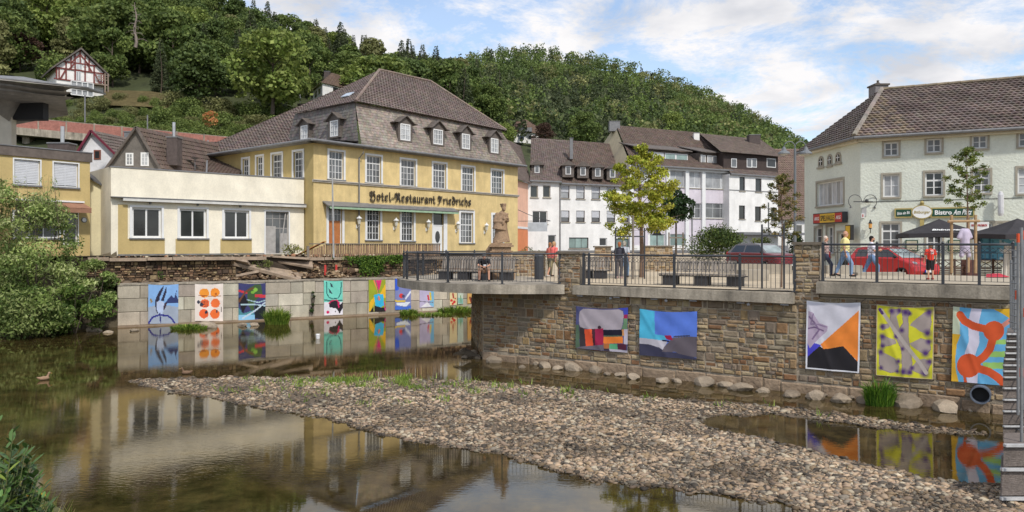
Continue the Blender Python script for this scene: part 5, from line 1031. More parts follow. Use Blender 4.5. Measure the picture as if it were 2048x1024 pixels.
# shed dormers of the lilac building
def shed(parent, px0, px1, py0, py1, pl, dd, panes, topz=None, fm=WHITE, wallm=None):
 q = off(pl, dd); u0, u1, z0, z1 = q.rect(px0, py0, px1, py1); d = thing_part('dormer', q.p(u0, z0), parent, q.rot()); m = MB(wallm or DS); m.pbox(q, u0-.2, u1+.2, z0-.25, z1+.3, -4.0, -.02); m.build('cheeks', d)
 m = MB(DS); m.hexa([q.p(u0-.4, z1+.3, .5), q.p(u1+.4, z1+.3, .5), q.p(u1+.4, z1+1.5, -4.2), q.p(u0-.4, z1+1.5, -4.2), q.p(u0-.4, z1+.42, .5), q.p(u1+.4, z1+.42, .5), q.p(u1+.4, z1+1.62, -4.2), q.p(u0-.4, z1+1.62, -4.2)]); m.build('dormer_roof', d)
 for a, c, g in panes:
  ua, ub = q.uz(a, py0)[0], q.uz(c, py0)[0]; m = MB(fm); m.pbox(q, ua-.07, ub+.07, z0-.02, z1+.02, -.02, .05); m.build('frame', d); m = MB(g); m.pbox(q, ua+.04, ub-.04, z0+.09, z1-.09, .05, .06); m.build('pane', d)
shed(hL, 1282, 1375, 306, 323, LR, -1.3, [(1284, 1304, G_LITE), (1306, 1326, G_LITE), (1330, 1350, G_GREEN), (1352, 1374, G_GREEN)])
shed(hL, 1401, 1437, 311, 327, LR, -1.0, [(1402, 1410, G_LITE), (1415, 1424, G_LITE), (1427, 1436, G_LITE)])
# white house with brown attic
WR = Pl.pd(1458, 97, 1556, 101.4)
ww = [(1479, 354, 1490, 382, G_DARK, 1, (1,), WB), (1511, 357, 1523, 384, G_DARK, 1, (1,), WB), (1478, 411, 1490, 438, G_DARK, 1, (1,), WB), (1510, 413, 1522, 442, G_DARK, 1, (1,), WB), (1542, 415, 1554, 443, G_DARK, 1, (1,), WB)]
hW, u0, u1, zeW = terrace('attic_house', 'white house with dark brown clad attic storey and flat entrance canopy', 1458.5, 1556, 351, WHT, WR, ww, RC1, (at(1394, 268, 108), at(1528, 292, 113)), eave_out=.3, dz=0)
q = off(WR, -.9); ua, ub, za, zb2 = q.rect(1447, 310, 1556, 340); m = MB(mat('dark_brown_cladding', (.055, .04, .035), .8, .2, 3)); m.pbox(q, ua, ub, WR.uz(1500, 345)[1], zb2+.1, -4, 0); m.build('attic_cladding', hW)
m = MB(M_TILE); tiles(m, q.p(ua-1.2, zb2+.0, .7), q.p(ub+.5, zb2, .7), at(1532, 293, 113), at(1398, 267, 108), .4, .3, .045, .055, lin((112, 100, 92)), .18); tag(m.build('attic_roof_tiles', hW), kind='stuff')
for x0, x1 in ((1462, 1473), (1493, 1503), (1503, 1513), (1533, 1551)):
 a, b_, c, d = q.rect(x0, 317, x1, 335); m = MB(WHITE); m.pbox(q, a, b_, c, d, .0, .06); m.build('attic_window_frame', hW); m = MB(G_MID if x0 < 1530 else G_DARK); m.pbox(q, a+.1, b_-.1, c+.1, d-.1, .06, .07); m.build('attic_pane', hW)
m = MB(GREYM); m.pbox(WR, u0+.3, u1+3, WR.uz(1500, 470)[1], WR.uz(1500, 465)[1], 0, 2.2); m.pbox(WR, u0, u1, WR.uz(1500, 381)[1]-.08, WR.uz(1500, 381)[1], 0, .06); m.build('canopy', hW)
chim('c', 1499, 1521, 270, 294, 108.5, BRK, 'broad dark chimney on the right end of the brown attic house', 1.3)
# low roof and wall further right
fr = thing('far_house', at(1580, 400, 105), 'reddish tiled roof and white wall between the attic house and the bistro', 'building'); t = MB(M_TILE); tiles(t, at(1535, 440, 105), at(1640, 440, 105), at(1640, 302, 117), at(1535, 298, 117), .45, .35, .05, .05, lin((116, 98, 88)), .1); tag(t.build('roof_tiles', fr), kind='stuff')
m = MB(WHT, G_MID); m.box(X(1546, 105.5), X(1640, 105.5), 105.5, 106, ZH, Z(436, 105)); m.build('walls', fr); m = MB(G_MID); m.box(X(1590, 105.4), X(1603, 105.4), 105.3, 105.5, Z(478, 105), Z(450, 105)); m.build('window', fr)
# ---------------------------------------------------------------- bistro building
DB = 41.5; BA = Vector((X(1721, DB), DB)); bd = Vector((.888, -.46)).normalized()
den = None
BF = Pl(tuple(BA), tuple(BA+bd*17)); lf = Vector((-.103, 1)).normalized(); 
# left face: from far end (px 1609) to the corner
def isect(px, A, d):
 k = (px-CX)/F; t = (k*A.y-A.x)/(d.x-k*d.y); return A+d*t
BL0 = isect(1609, BA, lf); BLp = Pl(tuple(BL0), tuple(BA)); ZB0 = 3.3; ZBE = Z(284, DB)
bi = thing('bistro_building', (BA.x, BA.y, ZB0), 'pale green rendered building with weathered tiled roof, bistro and arcade signs', 'building')
bw = [((1768, 284, 1797, 312), G_MID, 2, (1, 1)), ((1853, 277, 1883, 305), G_MID, 2, (1, 1)), ((1944, 270, 1975, 297), G_MID, 2, (1, 1)), ((2037, 264, 2072, 293), G_MID, 2, (1, 1)), ((1766, 349, 1799, 394), G_LITE, 2, (1, 1)), ((1850, 344, 1886, 391), G_DARK, 2, (1, 1, 1)), ((1946, 340, 1980, 386), G_MID, 2, (1, 1, 1)), ((2035, 335, 2072, 387), G_LITE, 2, (1, 1, 1)),
      ((1763, 446, 1800, 500), G_MID, 2, (1.3, 1.3, 1)), ((1853, 465, 1884, 505), G_MID, 2, (1, 1)), ((1945, 445, 1985, 520), G_DARK, 2, (1, 1)), ((1995, 445, 2040, 520), G_DARK, 2, (1, 1))]
ops = [BF.rect(*r[0]) for r in bw]; m = MB(GRN); facade(m, BF, 0, BF.L, ZB0-.3, ZBE, ops, .18); m.build('front_wall', bi)
for o, r in zip(ops, bw): window(bi, BF, o, r[2], r[3], g=r[1], sur=.0, rev=.18, sill=GRST, fw=.08, split=2 if len(r[3]) == 3 else None)
for o in ops:
 m = MB(GRST); e = .1; m.pbox(BF, o[0]-e, o[0], o[2], o[3]+e, -.02, .035); m.pbox(BF, o[1], o[1]+e, o[2], o[3]+e, -.02, .035); m.pbox(BF, o[0], o[1], o[3], o[3]+e, -.02, .035); m.build('window_trim', bi)
lwn = [((1634, 362, 1687, 411), G_LITE, 6, (1,)), ((1630, 455, 1644, 500), G_MID, 1, (1.6, 1)), ((1654, 453, 1668, 507), G_MID, 2, (1, 1, 1)), ((1676, 465, 1697, 545), G_DARK, 1, (1,))]
opl = [BLp.rect(*r[0]) for r in lwn]; m = MB(GRN); facade(m, BLp, 0, BLp.L, ZB0-.3, ZBE, opl, .2); m.build('side_wall', bi)
for o, r in zip(opl, lwn): window(bi, BLp, o, r[2], r[3], g=r[1], rev=.2, sill=GRST, fw=.09, name='door' if r[0][0] == 1676 else 'window', thick=set())
for o in opl: m = MB(GRST); e = .12; m.pbox(BLp, o[0]-e, o[0], o[2], o[3]+e, -.02, .035); m.pbox(BLp, o[1], o[1]+e, o[2], o[3]+e, -.02, .035); m.pbox(BLp, o[0], o[1], o[3], o[3]+e, -.02, .035); m.build('window_trim', bi)
for x0, x1, yt, yb in ((1637, 1648, 312, 334), (1655, 1665, 308, 331), (1671, 1683, 304, 326)):
 u0, u1, z0, z1 = BLp.rect(x0, yt, x1, yb); m = MB(GRST); uc = (u0+u1)/2; w_ = (u1-u0)/2; ar = [(uc+w_*math.cos(t), z1-w_+w_*math.sin(t)) for t in np.linspace(0, math.pi, 9)]; m.poly(BLp, [(u0, z0), (u1, z0)]+ar, -.01, .04); m.pbox(BLp, u0-.08, u1+.08, z0-.1, z0, 0, .1)
 g = MB(G_DARK); w2_ = w_*.62; g.poly(BLp, [(uc-w2_, z0+.1), (uc+w2_, z0+.1)]+[(uc+w2_*math.cos(t), z1-w_+w2_*math.sin(t)) for t in np.linspace(0, math.pi, 9)], .03, .046); g.build('arched_window', bi)
 g = MB(WHITE); g.pbox(BLp, uc-.025, uc+.025, z0+.1, z1-.15, .046, .06); g.pbox(BLp, uc-w2_, uc+w2_, (z0+z1)/2-.02, (z0+z1)/2+.02, .046, .06); g.build('glazing_bars', bi); m.build('window_trim', bi)
# cornice and roof
m = MB(stucco('cornice_cream', (214, 206, 184))); m.pbox(BF, -.1, BF.L, ZBE-.02, ZBE+.2, -.3, .3); m.pbox(BLp, -.1, BLp.L+.1, ZBE-.02, ZBE+.2, -.3, .3); m.build('cornice', bi)
K = BF.p(0, ZBE+.22, 0); nb = -(BF.n.to_3d()); rT = at(1764, 181, 45.6); rR = rT+Vector((bd.x, bd.y, 0))*20; eR = BF.p(BF.L+1, ZBE+.22, .45); eL = Vector((K.x, K.y, K.z))+BF.n.to_3d()*.45+BLp.n.to_3d()*.35
RCb = lin((108, 96, 90))
def moss(s, t, c):
 k = .5+.5*math.sin(s*19+t*4)*math.sin(t*13+s*7); k2 = .5+.5*math.sin(s*41)*math.sin(t*31); f = .72+.5*k+.25*k2*random.random()
 c = tuple(x*f for x in c)
 if s < .15-.1*t and random.random() < .6: c = tuple(x*(1-.25)+y*.25 for x, y in zip(c, lin((158, 140, 104))))
 return c
t = MB(M_TILE); tiles(t, eL, eR, rR, rT, .36, .28, .05, .065, RCb, .16, moss); eB = Vector((BL0.x, BL0.y, ZBE+.22))+BLp.n.to_3d()*.35+Vector((0, 1, 0))*.6
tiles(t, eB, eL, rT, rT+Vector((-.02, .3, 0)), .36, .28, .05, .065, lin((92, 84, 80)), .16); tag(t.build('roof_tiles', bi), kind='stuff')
m = MB(M_TILE); n_ = 20
for i in range(n_): p, q = eL.lerp(rT, i/n_), eL.lerp(rT, (i+1)/n_); m.tube([p+Vector((0, 0, .07)), q+Vector((0, 0, .13))], [.15, .12], 6, jit(lin((140, 130, 122)), .14))
n_ = 34
for i in range(n_): p, q = rT.lerp(rR, i/n_), rT.lerp(rR, (i+1)/n_); m.tube([p+Vector((0, 0, .05)), q+Vector((0, 0, .08))], [.13, .11], 6, jit(lin((130, 118, 100)), .1))
m.build('ridge_tiles', bi); m = MB(GREYM); m.tube([eL+Vector((0, 0, -.05)), eR+Vector((0, 0, -.05))], .09, 8); m.tube([eB+Vector((0, 0, -.05)), eL+Vector((0, 0, -.05))], .09, 8); m.build('gutter', bi)
r_ = thing('chimney', at(1763, 195, 46.5), 'grey slate chimney with small cowl on the bistro roof', 'chimney'); m = MB(mat('chimney_slate', (.22, .20, .20), .8, .25, 4, bump=.01, bs=18)); D = 46.2; m.box(X(1751, D), X(1777, D), D, D+.9, Z(200, D), Z(170, D)); m.build('stack', r_); m = MB(DS); m.box(X(1749, D), X(1779, D), D-.08, D+1, Z(170, D), Z(167, D)); m.lathe((X(1762, D), D+.4, Z(167, D)), [(.13, 0), (.13, .12), (.07, .14), (.07, .24), (.1, .25), (.002, .3)], 8); m.build('cowl', r_)
m = MB(BLACK)
for (a, b1), (c, d) in (((1681, 397), (1870, 401)), ((1700, 460), (1860, 455)), ((1960, 396), (2045, 404))): pl_ = BLp if False else BF; 
u, z = BF.uz(1725, 404); m.tube([BF.p(u, z, .02), BF.p(BF.uz(2045, 397)[0], z+.02, .02)], .012, 4); m.build('cable', bi)
# ---------------------------------------------------------------- texts
def text_mesh(txt, size, depth=.01, shear=0., bold=0.):
 c = bpy.data.curves.new('t', 'FONT'); c.body = txt; c.size = size; c.extrude = depth; c.shear = shear; c.offset = bold; c.align_x = 'CENTER'; c.align_y = 'CENTER'; c.resolution_u = 2
 o = bpy.data.objects.new('t', c); COL.objects.link(o); bpy.context.view_layer.update(); dg = bpy.context.evaluated_depsgraph_get(); me = bpy.data.meshes.new_from_object(o.evaluated_get(dg)); bpy.data.objects.remove(o); bpy.data.curves.remove(c); return me
def text_on(parent, txt, pl, u, z, w, h, m_, d=.02, shear=0., bold=0., name='lettering', rotz=0., tilt=0.):
 me = text_mesh(txt, 1., .004, shear, bold); xs = [v.co.x for v in me.vertices]; ys = [v.co.y for v in me.vertices]; sx_, sy_ = w/(max(xs)-min(xs)), h/(max(ys)-min(ys)); cx_, cy_ = (max(xs)+min(xs))/2, (max(ys)+min(ys))/2
 V = [tuple(pl.p(u+(v.co.x-cx_)*sx_*math.cos(tilt)-(v.co.y-cy_)*sy_*math.sin(tilt), z+(v.co.y-cy_)*sy_*math.cos(tilt)+(v.co.x-cx_)*sx_*math.sin(tilt), d+v.co.z)) for v in me.vertices]; b = MB(m_); b.mesh(V, [tuple(p.vertices) for p in me.polygons]); bpy.data.meshes.remove(me); return b.build(name, parent)
SGR = mat('sign_green', (.012, .06, .035), .4); SGO = mat('sign_gold', (.42, .33, .12), .4, .1, 4); SWH = mat('sign_white', (.78, .78, .76), .5); SRD = mat('sign_red', (.45, .03, .03), .4); SYE = mat('sign_yellow', (.68, .42, .04), .45); SBK = mat('sign_black', (.02, .02, .02), .5)
def signbox(pl, x0, y0, x1, y1): xm = (x0+x1)/2; return pl.uz(x0, y0)[0], pl.uz(x1, y0)[0], pl.uz(xm, y1)[1], pl.uz(xm, y0)[1]
# arcade sign
s = thing('arcade_sign', BLp.p(BLp.uz(1655, 436)[0], BLp.uz(1655, 436)[1]), 'red and yellow lit box sign reading SPIELHALLE on the bistro side wall', 'sign')
SP = off(BLp, .35); u0, u1, z0, z1 = signbox(SP, 1627, 427, 1684, 445); SPl = SP; m = MB(DARKM); m.pbox(SP, u0-.05, u1+.05, z0-.05, z1+.05, -.3, 0); m.build('casing', s); w_ = u1-u0
m = MB(SYE); m.pbox(SP, u0+w_*.24, u0+w_*.76, z0, z1, 0, .012); m.build('yellow_field', s); m = MB(SRD); m.pbox(SP, u0, u0+w_*.238, z0, z1, 0, .012); m.pbox(SP, u0+w_*.762, u1, z0, z1, 0, .012); m.build('red_field', s)
text_on(s, 'SPIELHALLE', SP, u0+w_*.5, (z0+z1)/2, w_*.47, (z1-z0)*.6, SBK, .014, bold=.015)
for k in (.12, .88): text_on(s, 'AKG' if k > .5 else 'AKG', SP, u0+w_*k, (z0+z1)/2, w_*.17, (z1-z0)*.4, SWH, .014, .2, .02)
# bistro sign: two green boards and an oval emblem
s = thing('bistro_sign', BF.p(*BF.uz(1860, 426)), 'green and gold bistro sign with white oval emblem on the pale green wall', 'sign'); BS = off(BF, .12)
for x0, x1, y0, y1 in ((1792, 1822, 419, 433), (1864, 1946, 417, 432)):
 u0, u1, z0, z1 = signbox(BS, x0, y0, x1, y1); m = MB(SGO); m.pbox(BS, u0-.07, u1+.07, z0-.07, z1+.07, -.1, 0); m.build('gold_frame', s); m = MB(SGR); m.pbox(BS, u0, u1, z0, z1, 0, .012); m.build('green_board', s)
 if x0 > 1850: text_on(s, 'Bistro', BS, u0+(u1-u0)*.28, (z0+z1)/2, (u1-u0)*.42, (z1-z0)*.62, SWH, .014, bold=.03); text_on(s, 'Am Platz', BS, u0+(u1-u0)*.75, (z0+z1)/2, (u1-u0)*.46, (z1-z0)*.7, SWH, .014, .4, .02)
 else: text_on(s, 'Bitte ein Bit', BS, (u0+u1)/2, (z0+z1)/2, (u1-u0)*.86, (z1-z0)*.42, SWH, .014, .3, .02, tilt=.1)
u, z = BS.uz(1844, 424); el = lambda a, b1: [(u+a*math.cos(t), z+b1*math.sin(t)) for t in np.linspace(0, 2*math.pi, 25)[:-1]]
m = MB(SGO); m.poly(BS, el(.50, .38), -.08, .03); m.pbox(BS, u-.1, u+.1, z-.75, z+.46, -.08, 0.01); m.ball(BS.p(u, z+.5, 0), .1); m.build('gold_frame', s); m = MB(SWH); m.poly(BS, el(.45, .33), .03, .04); m.build('oval_plate', s); text_on(s, 'Bitburger', BS, u, z-.03, .78, .2, SGO, .045, .2, .02)
# menu boards, lamp, boxes
def wallbox(name, lb, cat, pl, x0, y0, x1, y1, m_, d=.15, m2=None):
 o = thing(name, pl.p(*pl.uz((x0+x1)/2, y1)), lb, cat); u0, u1, z0, z1 = signbox(pl, x0, y0, x1, y1); m = MB(m_); m.pbox(pl, u0, u1, z0, z1, .0, d); m.build('casing', o)
 if m2: m = MB(m2); m.pbox(pl, u0+.05, u1-.05, z0+.05, z1-.05, d, d+.01); m.build('front_panel', o)
 return o
wallbox('menu_board', 'green topped menu board left of the white bistro window under the parasol', 'board', BF, 1811, 480, 1836, 502, SGR, .12, mat('menu_paper', (.5, .46, .34), .8)); wallbox('menu_board', 'green topped menu board behind the wooden tree stakes', 'board', BF, 1896, 480, 1921, 502, SGR, .12, MATS['menu_paper'])
wallbox('vending_box', 'narrow black and yellow machine box on the side wall behind the walkers', 'vending machine', off(BLp, .3), 1697, 450, 1708, 480, SBK, .2, SYE); wallbox('alarm_box', 'small white alarm box with red lamp at the bistro corner', 'alarm', BF, 1701-0+22, 427, 1729, 436, SWH, .12, SRD)
wallbox('notice_panel', 'pale faded notice panel under the curled lamp bracket', 'panel', BF, 1724, 415, 1733, 432, mat('faded_print', (.42, .42, .42), .7), .05)
wallbox('canopy_sign', 'white sign with red lettering above the bistro entrance', 'sign', off(BF, .2), 1940, 444, 1978, 462, SWH, .06); u0, u1, z0, z1 = signbox(off(BF, .27), 1942, 448, 1976, 455); text_on(bpy.data.objects['canopy_sign'], 'FRÜH PROJECK', off(BF, .27), (u0+u1)/2, (z0+z1)/2+.02, (u1-u0)*.95, (z1-z0)*.9, SRD, .005, bold=.03)
m = MB(mat('lamp_capsule', (.6, .6, .62), .3)); p = BF.p(*BF.uz(2000, 408), .35); m.lathe(p, [(.1, -.62), (.14, -.5), (.14, .45), (.08, .6), (.01, .64)], 10); m.beam(p, p-BF.n.to_3d()*.35, .04); tag(m.build('capsule_lamp'), 'tall white capsule shaped lamp on the bistro wall at right', 'lamp')
lt = thing('coach_lamp', BF.p(*BF.uz(1741, 455)), 'black coach lamp with amber glow beside the bistro window', 'lamp'); p = BF.p(*BF.uz(1741, 451), .3); m = MB(SBK); m.lathe(p, [(.12, .1), (.05, .22), (.02, .32)], 8); m.lathe(p, [(.05, -.2), (.09, -.14)], 8); m.tube([p+Vector((0, 0, -.2)), p-BF.n.to_3d()*.15+Vector((0, 0, -.4)), p-BF.n.to_3d()*.3+Vector((0, 0, -.35))], .02, 5); m.build('bracket', lt); m = MB(mat('amber_glass', (.7, .35, .1), .3)); m.lathe(p, [(.08, -.14), (.1, .1)], 8); m.build('glass_body', lt)
cl = thing('curled_lamp_bracket', BF.p(*BF.uz(1728, 405)), 'wrought iron bracket with two curled lamp arms at the bistro corner', 'lamp'); q = BF.p(*BF.uz(1726, 404), .35); m = MB(DARKM); m.beam(q-Vector((.5, 0, 0)), q+Vector((.55, 0, 0)), .05)
for s_ in (-1, 1):
 c = q+Vector((s_*.42, 0, .02)); pts = [c+Vector((-s_*math.cos(t)*.36, 0, math.sin(t)*.36)) for t in np.linspace(-.1, 4.0, 16)]; m.tube(pts, .018, 5); m.lathe(pts[-1], [(.07, -.1), (.02, .03)], 7)
m.ball(q+Vector((.2, -.05, .05)), .1); m.build('arm', cl)
# ---------------------------------------------------------------- old retaining wall, rubble, ivy, fence
OLD = [(120, 98, 74), (140, 116, 88), (104, 82, 62), (88, 70, 54), (150, 128, 100), (76, 62, 50)]
def old_stones(pl, u0, u1, z0, z1, n):
 m = MB(M_ATTR)
 for s in stones(pl, u0, u1, z0, z1, .22, .34, (.14, .5)):
  stone_mesh(m, pl, s, random.uniform(-.12, .06), .02); m.c[-9:] = [jit(lin(random.choice(OLD)), .2)]*9
 return m
ow = thing('old_retaining_wall', RW.p(0, 2.4), 'crumbling old brown stone wall above the block quay, below the annex', 'wall'); m = MB(mat('dark_earth_core', (.055, .04, .028), .95, .3, 2, bump=.05, bs=6)); m.pbox(RW, -3, RW.L+3, 2.2, ZH-.06, -.9, -.1); m.build('wall_core', ow)
tag(old_stones(RW, -2, RW.uz(472, 540)[0], 2.4, 3.80, 0).build('small_stones', ow), kind='stuff'); tag(old_stones(off(RW, -.02), RW.uz(612, 540)[0], RW.L+2, 2.4, 3.75, 0).build('small_stones', ow), kind='stuff')
m = MB(mat('broken_slab', (.34, .26, .19), .9, .3, 2, bump=.02, bs=10, fine=.15)); u = -1.5
while u < RW.uz(468, 515)[0]:
 l = random.uniform(.9, 2.2); d = random.uniform(.15, .5); m.pbox(RW, u, u+l-.03, 3.86+random.uniform(-.03, .03), 4.05+random.uniform(-.02, .05), -1.2, d); u += l
m.build('slab_edge', ow)
m = MB(MATS['broken_slab']); u = RW.uz(612, 515)[0]
while u < RW.L+1.5:
 l = random.uniform(.8, 2.0); m.pbox(RW, u, u+l-.04, 3.76+random.uniform(-.03, .03), 3.98, -1.6, random.uniform(.0, .25)); u += l
m.build('slab_edge', ow)
def slab(px0, py0, px1, py1, w_, th, tilt, lb, Dd=.3, dip=0.):
 a = Vector(RW.p(*RW.uz(px0, py0), -.6)); b_ = Vector(off(RW, Dd).p(*off(RW, Dd).uz(px1, py1))); m = MB(MATS['broken_slab']); d = (b_-a).normalized(); s = d.cross(Vector((0, 0, 1))).normalized(); s = (s+Vector((0, 0, tilt))).normalized(); up = s.cross(d).normalized()*th; up = up if up.z > 0 else -up
 j = lambda: Vector((random.uniform(-.12, .12), random.uniform(-.12, .12), random.uniform(-.03, .03))); c = [a-s*w_/2+j(), b_-s*w_/2+j(), b_+s*w_/2+j(), a+s*w_/2+j()]; m.hexa(c+[x+up for x in c]); tag(m.build('broken_slab'), lb, 'slab', 'collapsed terrace slabs')
slab(470, 522, 600, 556, 1.5, .2, -.35, 'long concrete slab fallen diagonally from the terrace down to the quay top'); slab(520, 514, 618, 520, .9, .14, .1, 'thin slab lying almost flat under the hotel terrace corner'); slab(560, 520, 625, 532, .8, .14, -.5, 'small tilted slab below the terrace corner')
slab(470, 560, 520, 548, .8, .16, .3, 'short broken slab propped on rubble at the foot of the long one'); slab(535, 556, 610, 550, .7, .15, -.2, 'low slab lying on the quay ledge under the hollow'); slab(640, 552, 700, 556, .6, .12, 0, 'flat slab on the ledge under the red markings'); slab(452, 520, 500, 530, .9, .13, .4, 'cracked slab hanging at the broken terrace edge')
n = 1500; uu = rng.uniform(-1, 26, n); uu[:900] = rng.uniform(RW.uz(440, 540)[0], RW.uz(700, 540)[0], 900); dd = rng.uniform(-1.2, .62, n); P_ = np.array([tuple(RW.p(u, 2.62+max(0, .45-.55*d_)*(1.2 if 7 < u < 17 else .15)*random.random(), d_)) for u, d_ in zip(uu, dd)])
tag(rocks('rubble', P_, np.exp(rng.normal(np.log(.08), .5, n)), pal(n, OLD+[(170, 150, 124)]), M_ATTR, flat=.6), 'loose broken stone and brick lying along the ledge behind the quay', None, kind='stuff')
n = 260; uu = rng.uniform(-1, 17, n); P_ = np.array([tuple(RW.p(u, 4.10, random.uniform(-1.2, .2))) for u in uu]); tag(rocks('terrace_debris', P_, np.exp(rng.normal(np.log(.07), .4, n)), pal(n, [(190, 176, 150), (150, 110, 84), (130, 116, 96)]), M_ATTR, flat=.6), 'small debris scattered on the broken terrace edge', None, kind='stuff')
for px, sd in ((672, 'right'), (650, 'left')): m = MB(mat('red_marking_paint', (.55, .05, .04), .7)); u = RW.uz(px, 545)[0]; m.pbox(RW, u-.07, u+.07, 2.75, 3.45, .06, .075); tag(m.build('red_marking', ow), None)
# ivy
iv = thing('ivy', RW.p(RW.uz(735, 530)[0], 2.7), 'green ivy hanging over the old wall beneath the wooden fence', 'ivy'); C_ = []; 
for k in range(3600):
 px = random.gauss(0, 1); px = random.choice([737+px*13, 722+px*18, 760+px*15, 792+px*5, 737+px*10]); dr_ = abs(random.gauss(0, 1))*(.62 if 715 < px < 765 else .22 if px > 690 else .1); u = RW.uz(px, 530)[0]; C_.append(tuple(RW.p(u, 3.98-dr_*1.0+random.uniform(-.05, .12), .18+random.uniform(0, .22))))
C_ = np.array(C_); nn_ = np.tile([-.4, -.8, .4], (len(C_), 1)); V, Fc = leaves(C_, nn_, .13, None, .8, 0, .5); npmesh('leaves', V, Fc, pal(len(C_), [(100, 130, 50), (120, 148, 60), (70, 100, 40), (56, 80, 34)]), M_LEAF, None).parent = None
o = [x for x in COL.objects if x.name.startswith('leaves')][-1]; o.parent = iv; o.location = -iv.location
# weeds on the broken wall
def bush(name, label, loc, w_, h, n, size, cols, cat='shrub', blobs=14, asp=.5, trk=True, rr=(.14, .28), up=0., noise=.6, shell=(.5, 1.08), group=None):
 r = thing(name, loc, label, cat, group); bl = round_blobs(blobs, w_, h*.9, h*.08, rr)
 V, Fc, c = blob_crown(n, bl, size, cols, asp, up, noise, shell); npmesh('foliage', V, Fc, c, M_LEAF, r)
 if trk:
  m = MB(BARK)
  for k in range(6): a = k*1.05; m.tube([(0, 0, 0), (math.cos(a)*w_*.12, math.sin(a)*w_*.12, h*.4), (math.cos(a)*w_*.28, math.sin(a)*w_*.28, h*.8)], [.03, .02, .008], 5)
  m.build('stems', r, world=False)
 return r
bush('weed_bush', 'yellow green weeds growing at the corner between annex and hotel', RW.p(RW.uz(592, 510)[0], 4.1, -1.), 1.6, 1.0, 500, .12, [(150, 150, 80), (120, 124, 64)], 'weeds')
bush('weed_bush', 'small green weed in the hollow of the collapsed terrace', RW.p(RW.uz(522, 540)[0], 3.2, .2), 1.3, .8, 400, .12, [(110, 116, 60), (86, 96, 48)], 'weeds'); bush('weed_bush', 'tiny green plant on the old wall under the annex', RW.p(RW.uz(322, 545)[0], 2.7, .15), .5, .6, 130, .1, [(84, 110, 48)], 'weeds')
# wooden fence of the hotel terrace
uf0, uf1 = RW.uz(618, 500)[0], RW.uz(880, 500)[0]; wf = thing('wooden_fence', RW.p(uf0, 3.98), 'weathered fence of upright wooden boards on the hotel terrace', 'fence'); FW_ = mat('brown_fence_board', (.26, .165, .10), .85, .3, 5, bump=.01, bs=15, fine=.25, objvar=.4)
u = uf0; k = 0
while u < uf1:
 sl_ = 1.; zt = 4.90+(.0 if u > uf0+1.2 else -.45*(1-(u-uf0)/1.2)); m = MB(FW_); j1 = random.uniform(-.02, .02); m.pbox(RW, u+j1, u+.125+j1, 3.96+random.uniform(-.03, .05), zt+random.uniform(-.03, .03), .0, .03); m.build('board', wf); u += .165
m = MB(WOODG); m.pbox(RW, uf0, uf1, 4.86, 4.93, -.02, .1); m.pbox(RW, uf0, uf1, 4.1, 4.17, -.05, -.005); m.build('rail', wf)
m = MB(WOODG); m.pbox(RW, uf0-.15, uf0, 3.7, 4.75, -.08, .1); m.build('end_post', wf)
m = MB(mat('flagpole_grey', (.36, .36, .36), .5)); p = RW.p(RW.uz(666, 520)[0], 3.9, .15); m.tube([p, p+Vector((-.1, 0, (515-325)/1500*51))], [.07, .045], 8); tag(m.build('flagpole'), 'tall thin grey pole in front of the hotel\'s left end', 'pole')
m = MB(MATS['chipboard']); p = RW.p(RW.uz(640, 490)[0], 4.1, -1.0); m.beam(p-Vector((1.3, 0, 0)), p+Vector((.6, 0, .95)), .8, .04); tag(m.build('leaning_board'), 'brown board leaning behind the left end of the wooden fence', 'board')
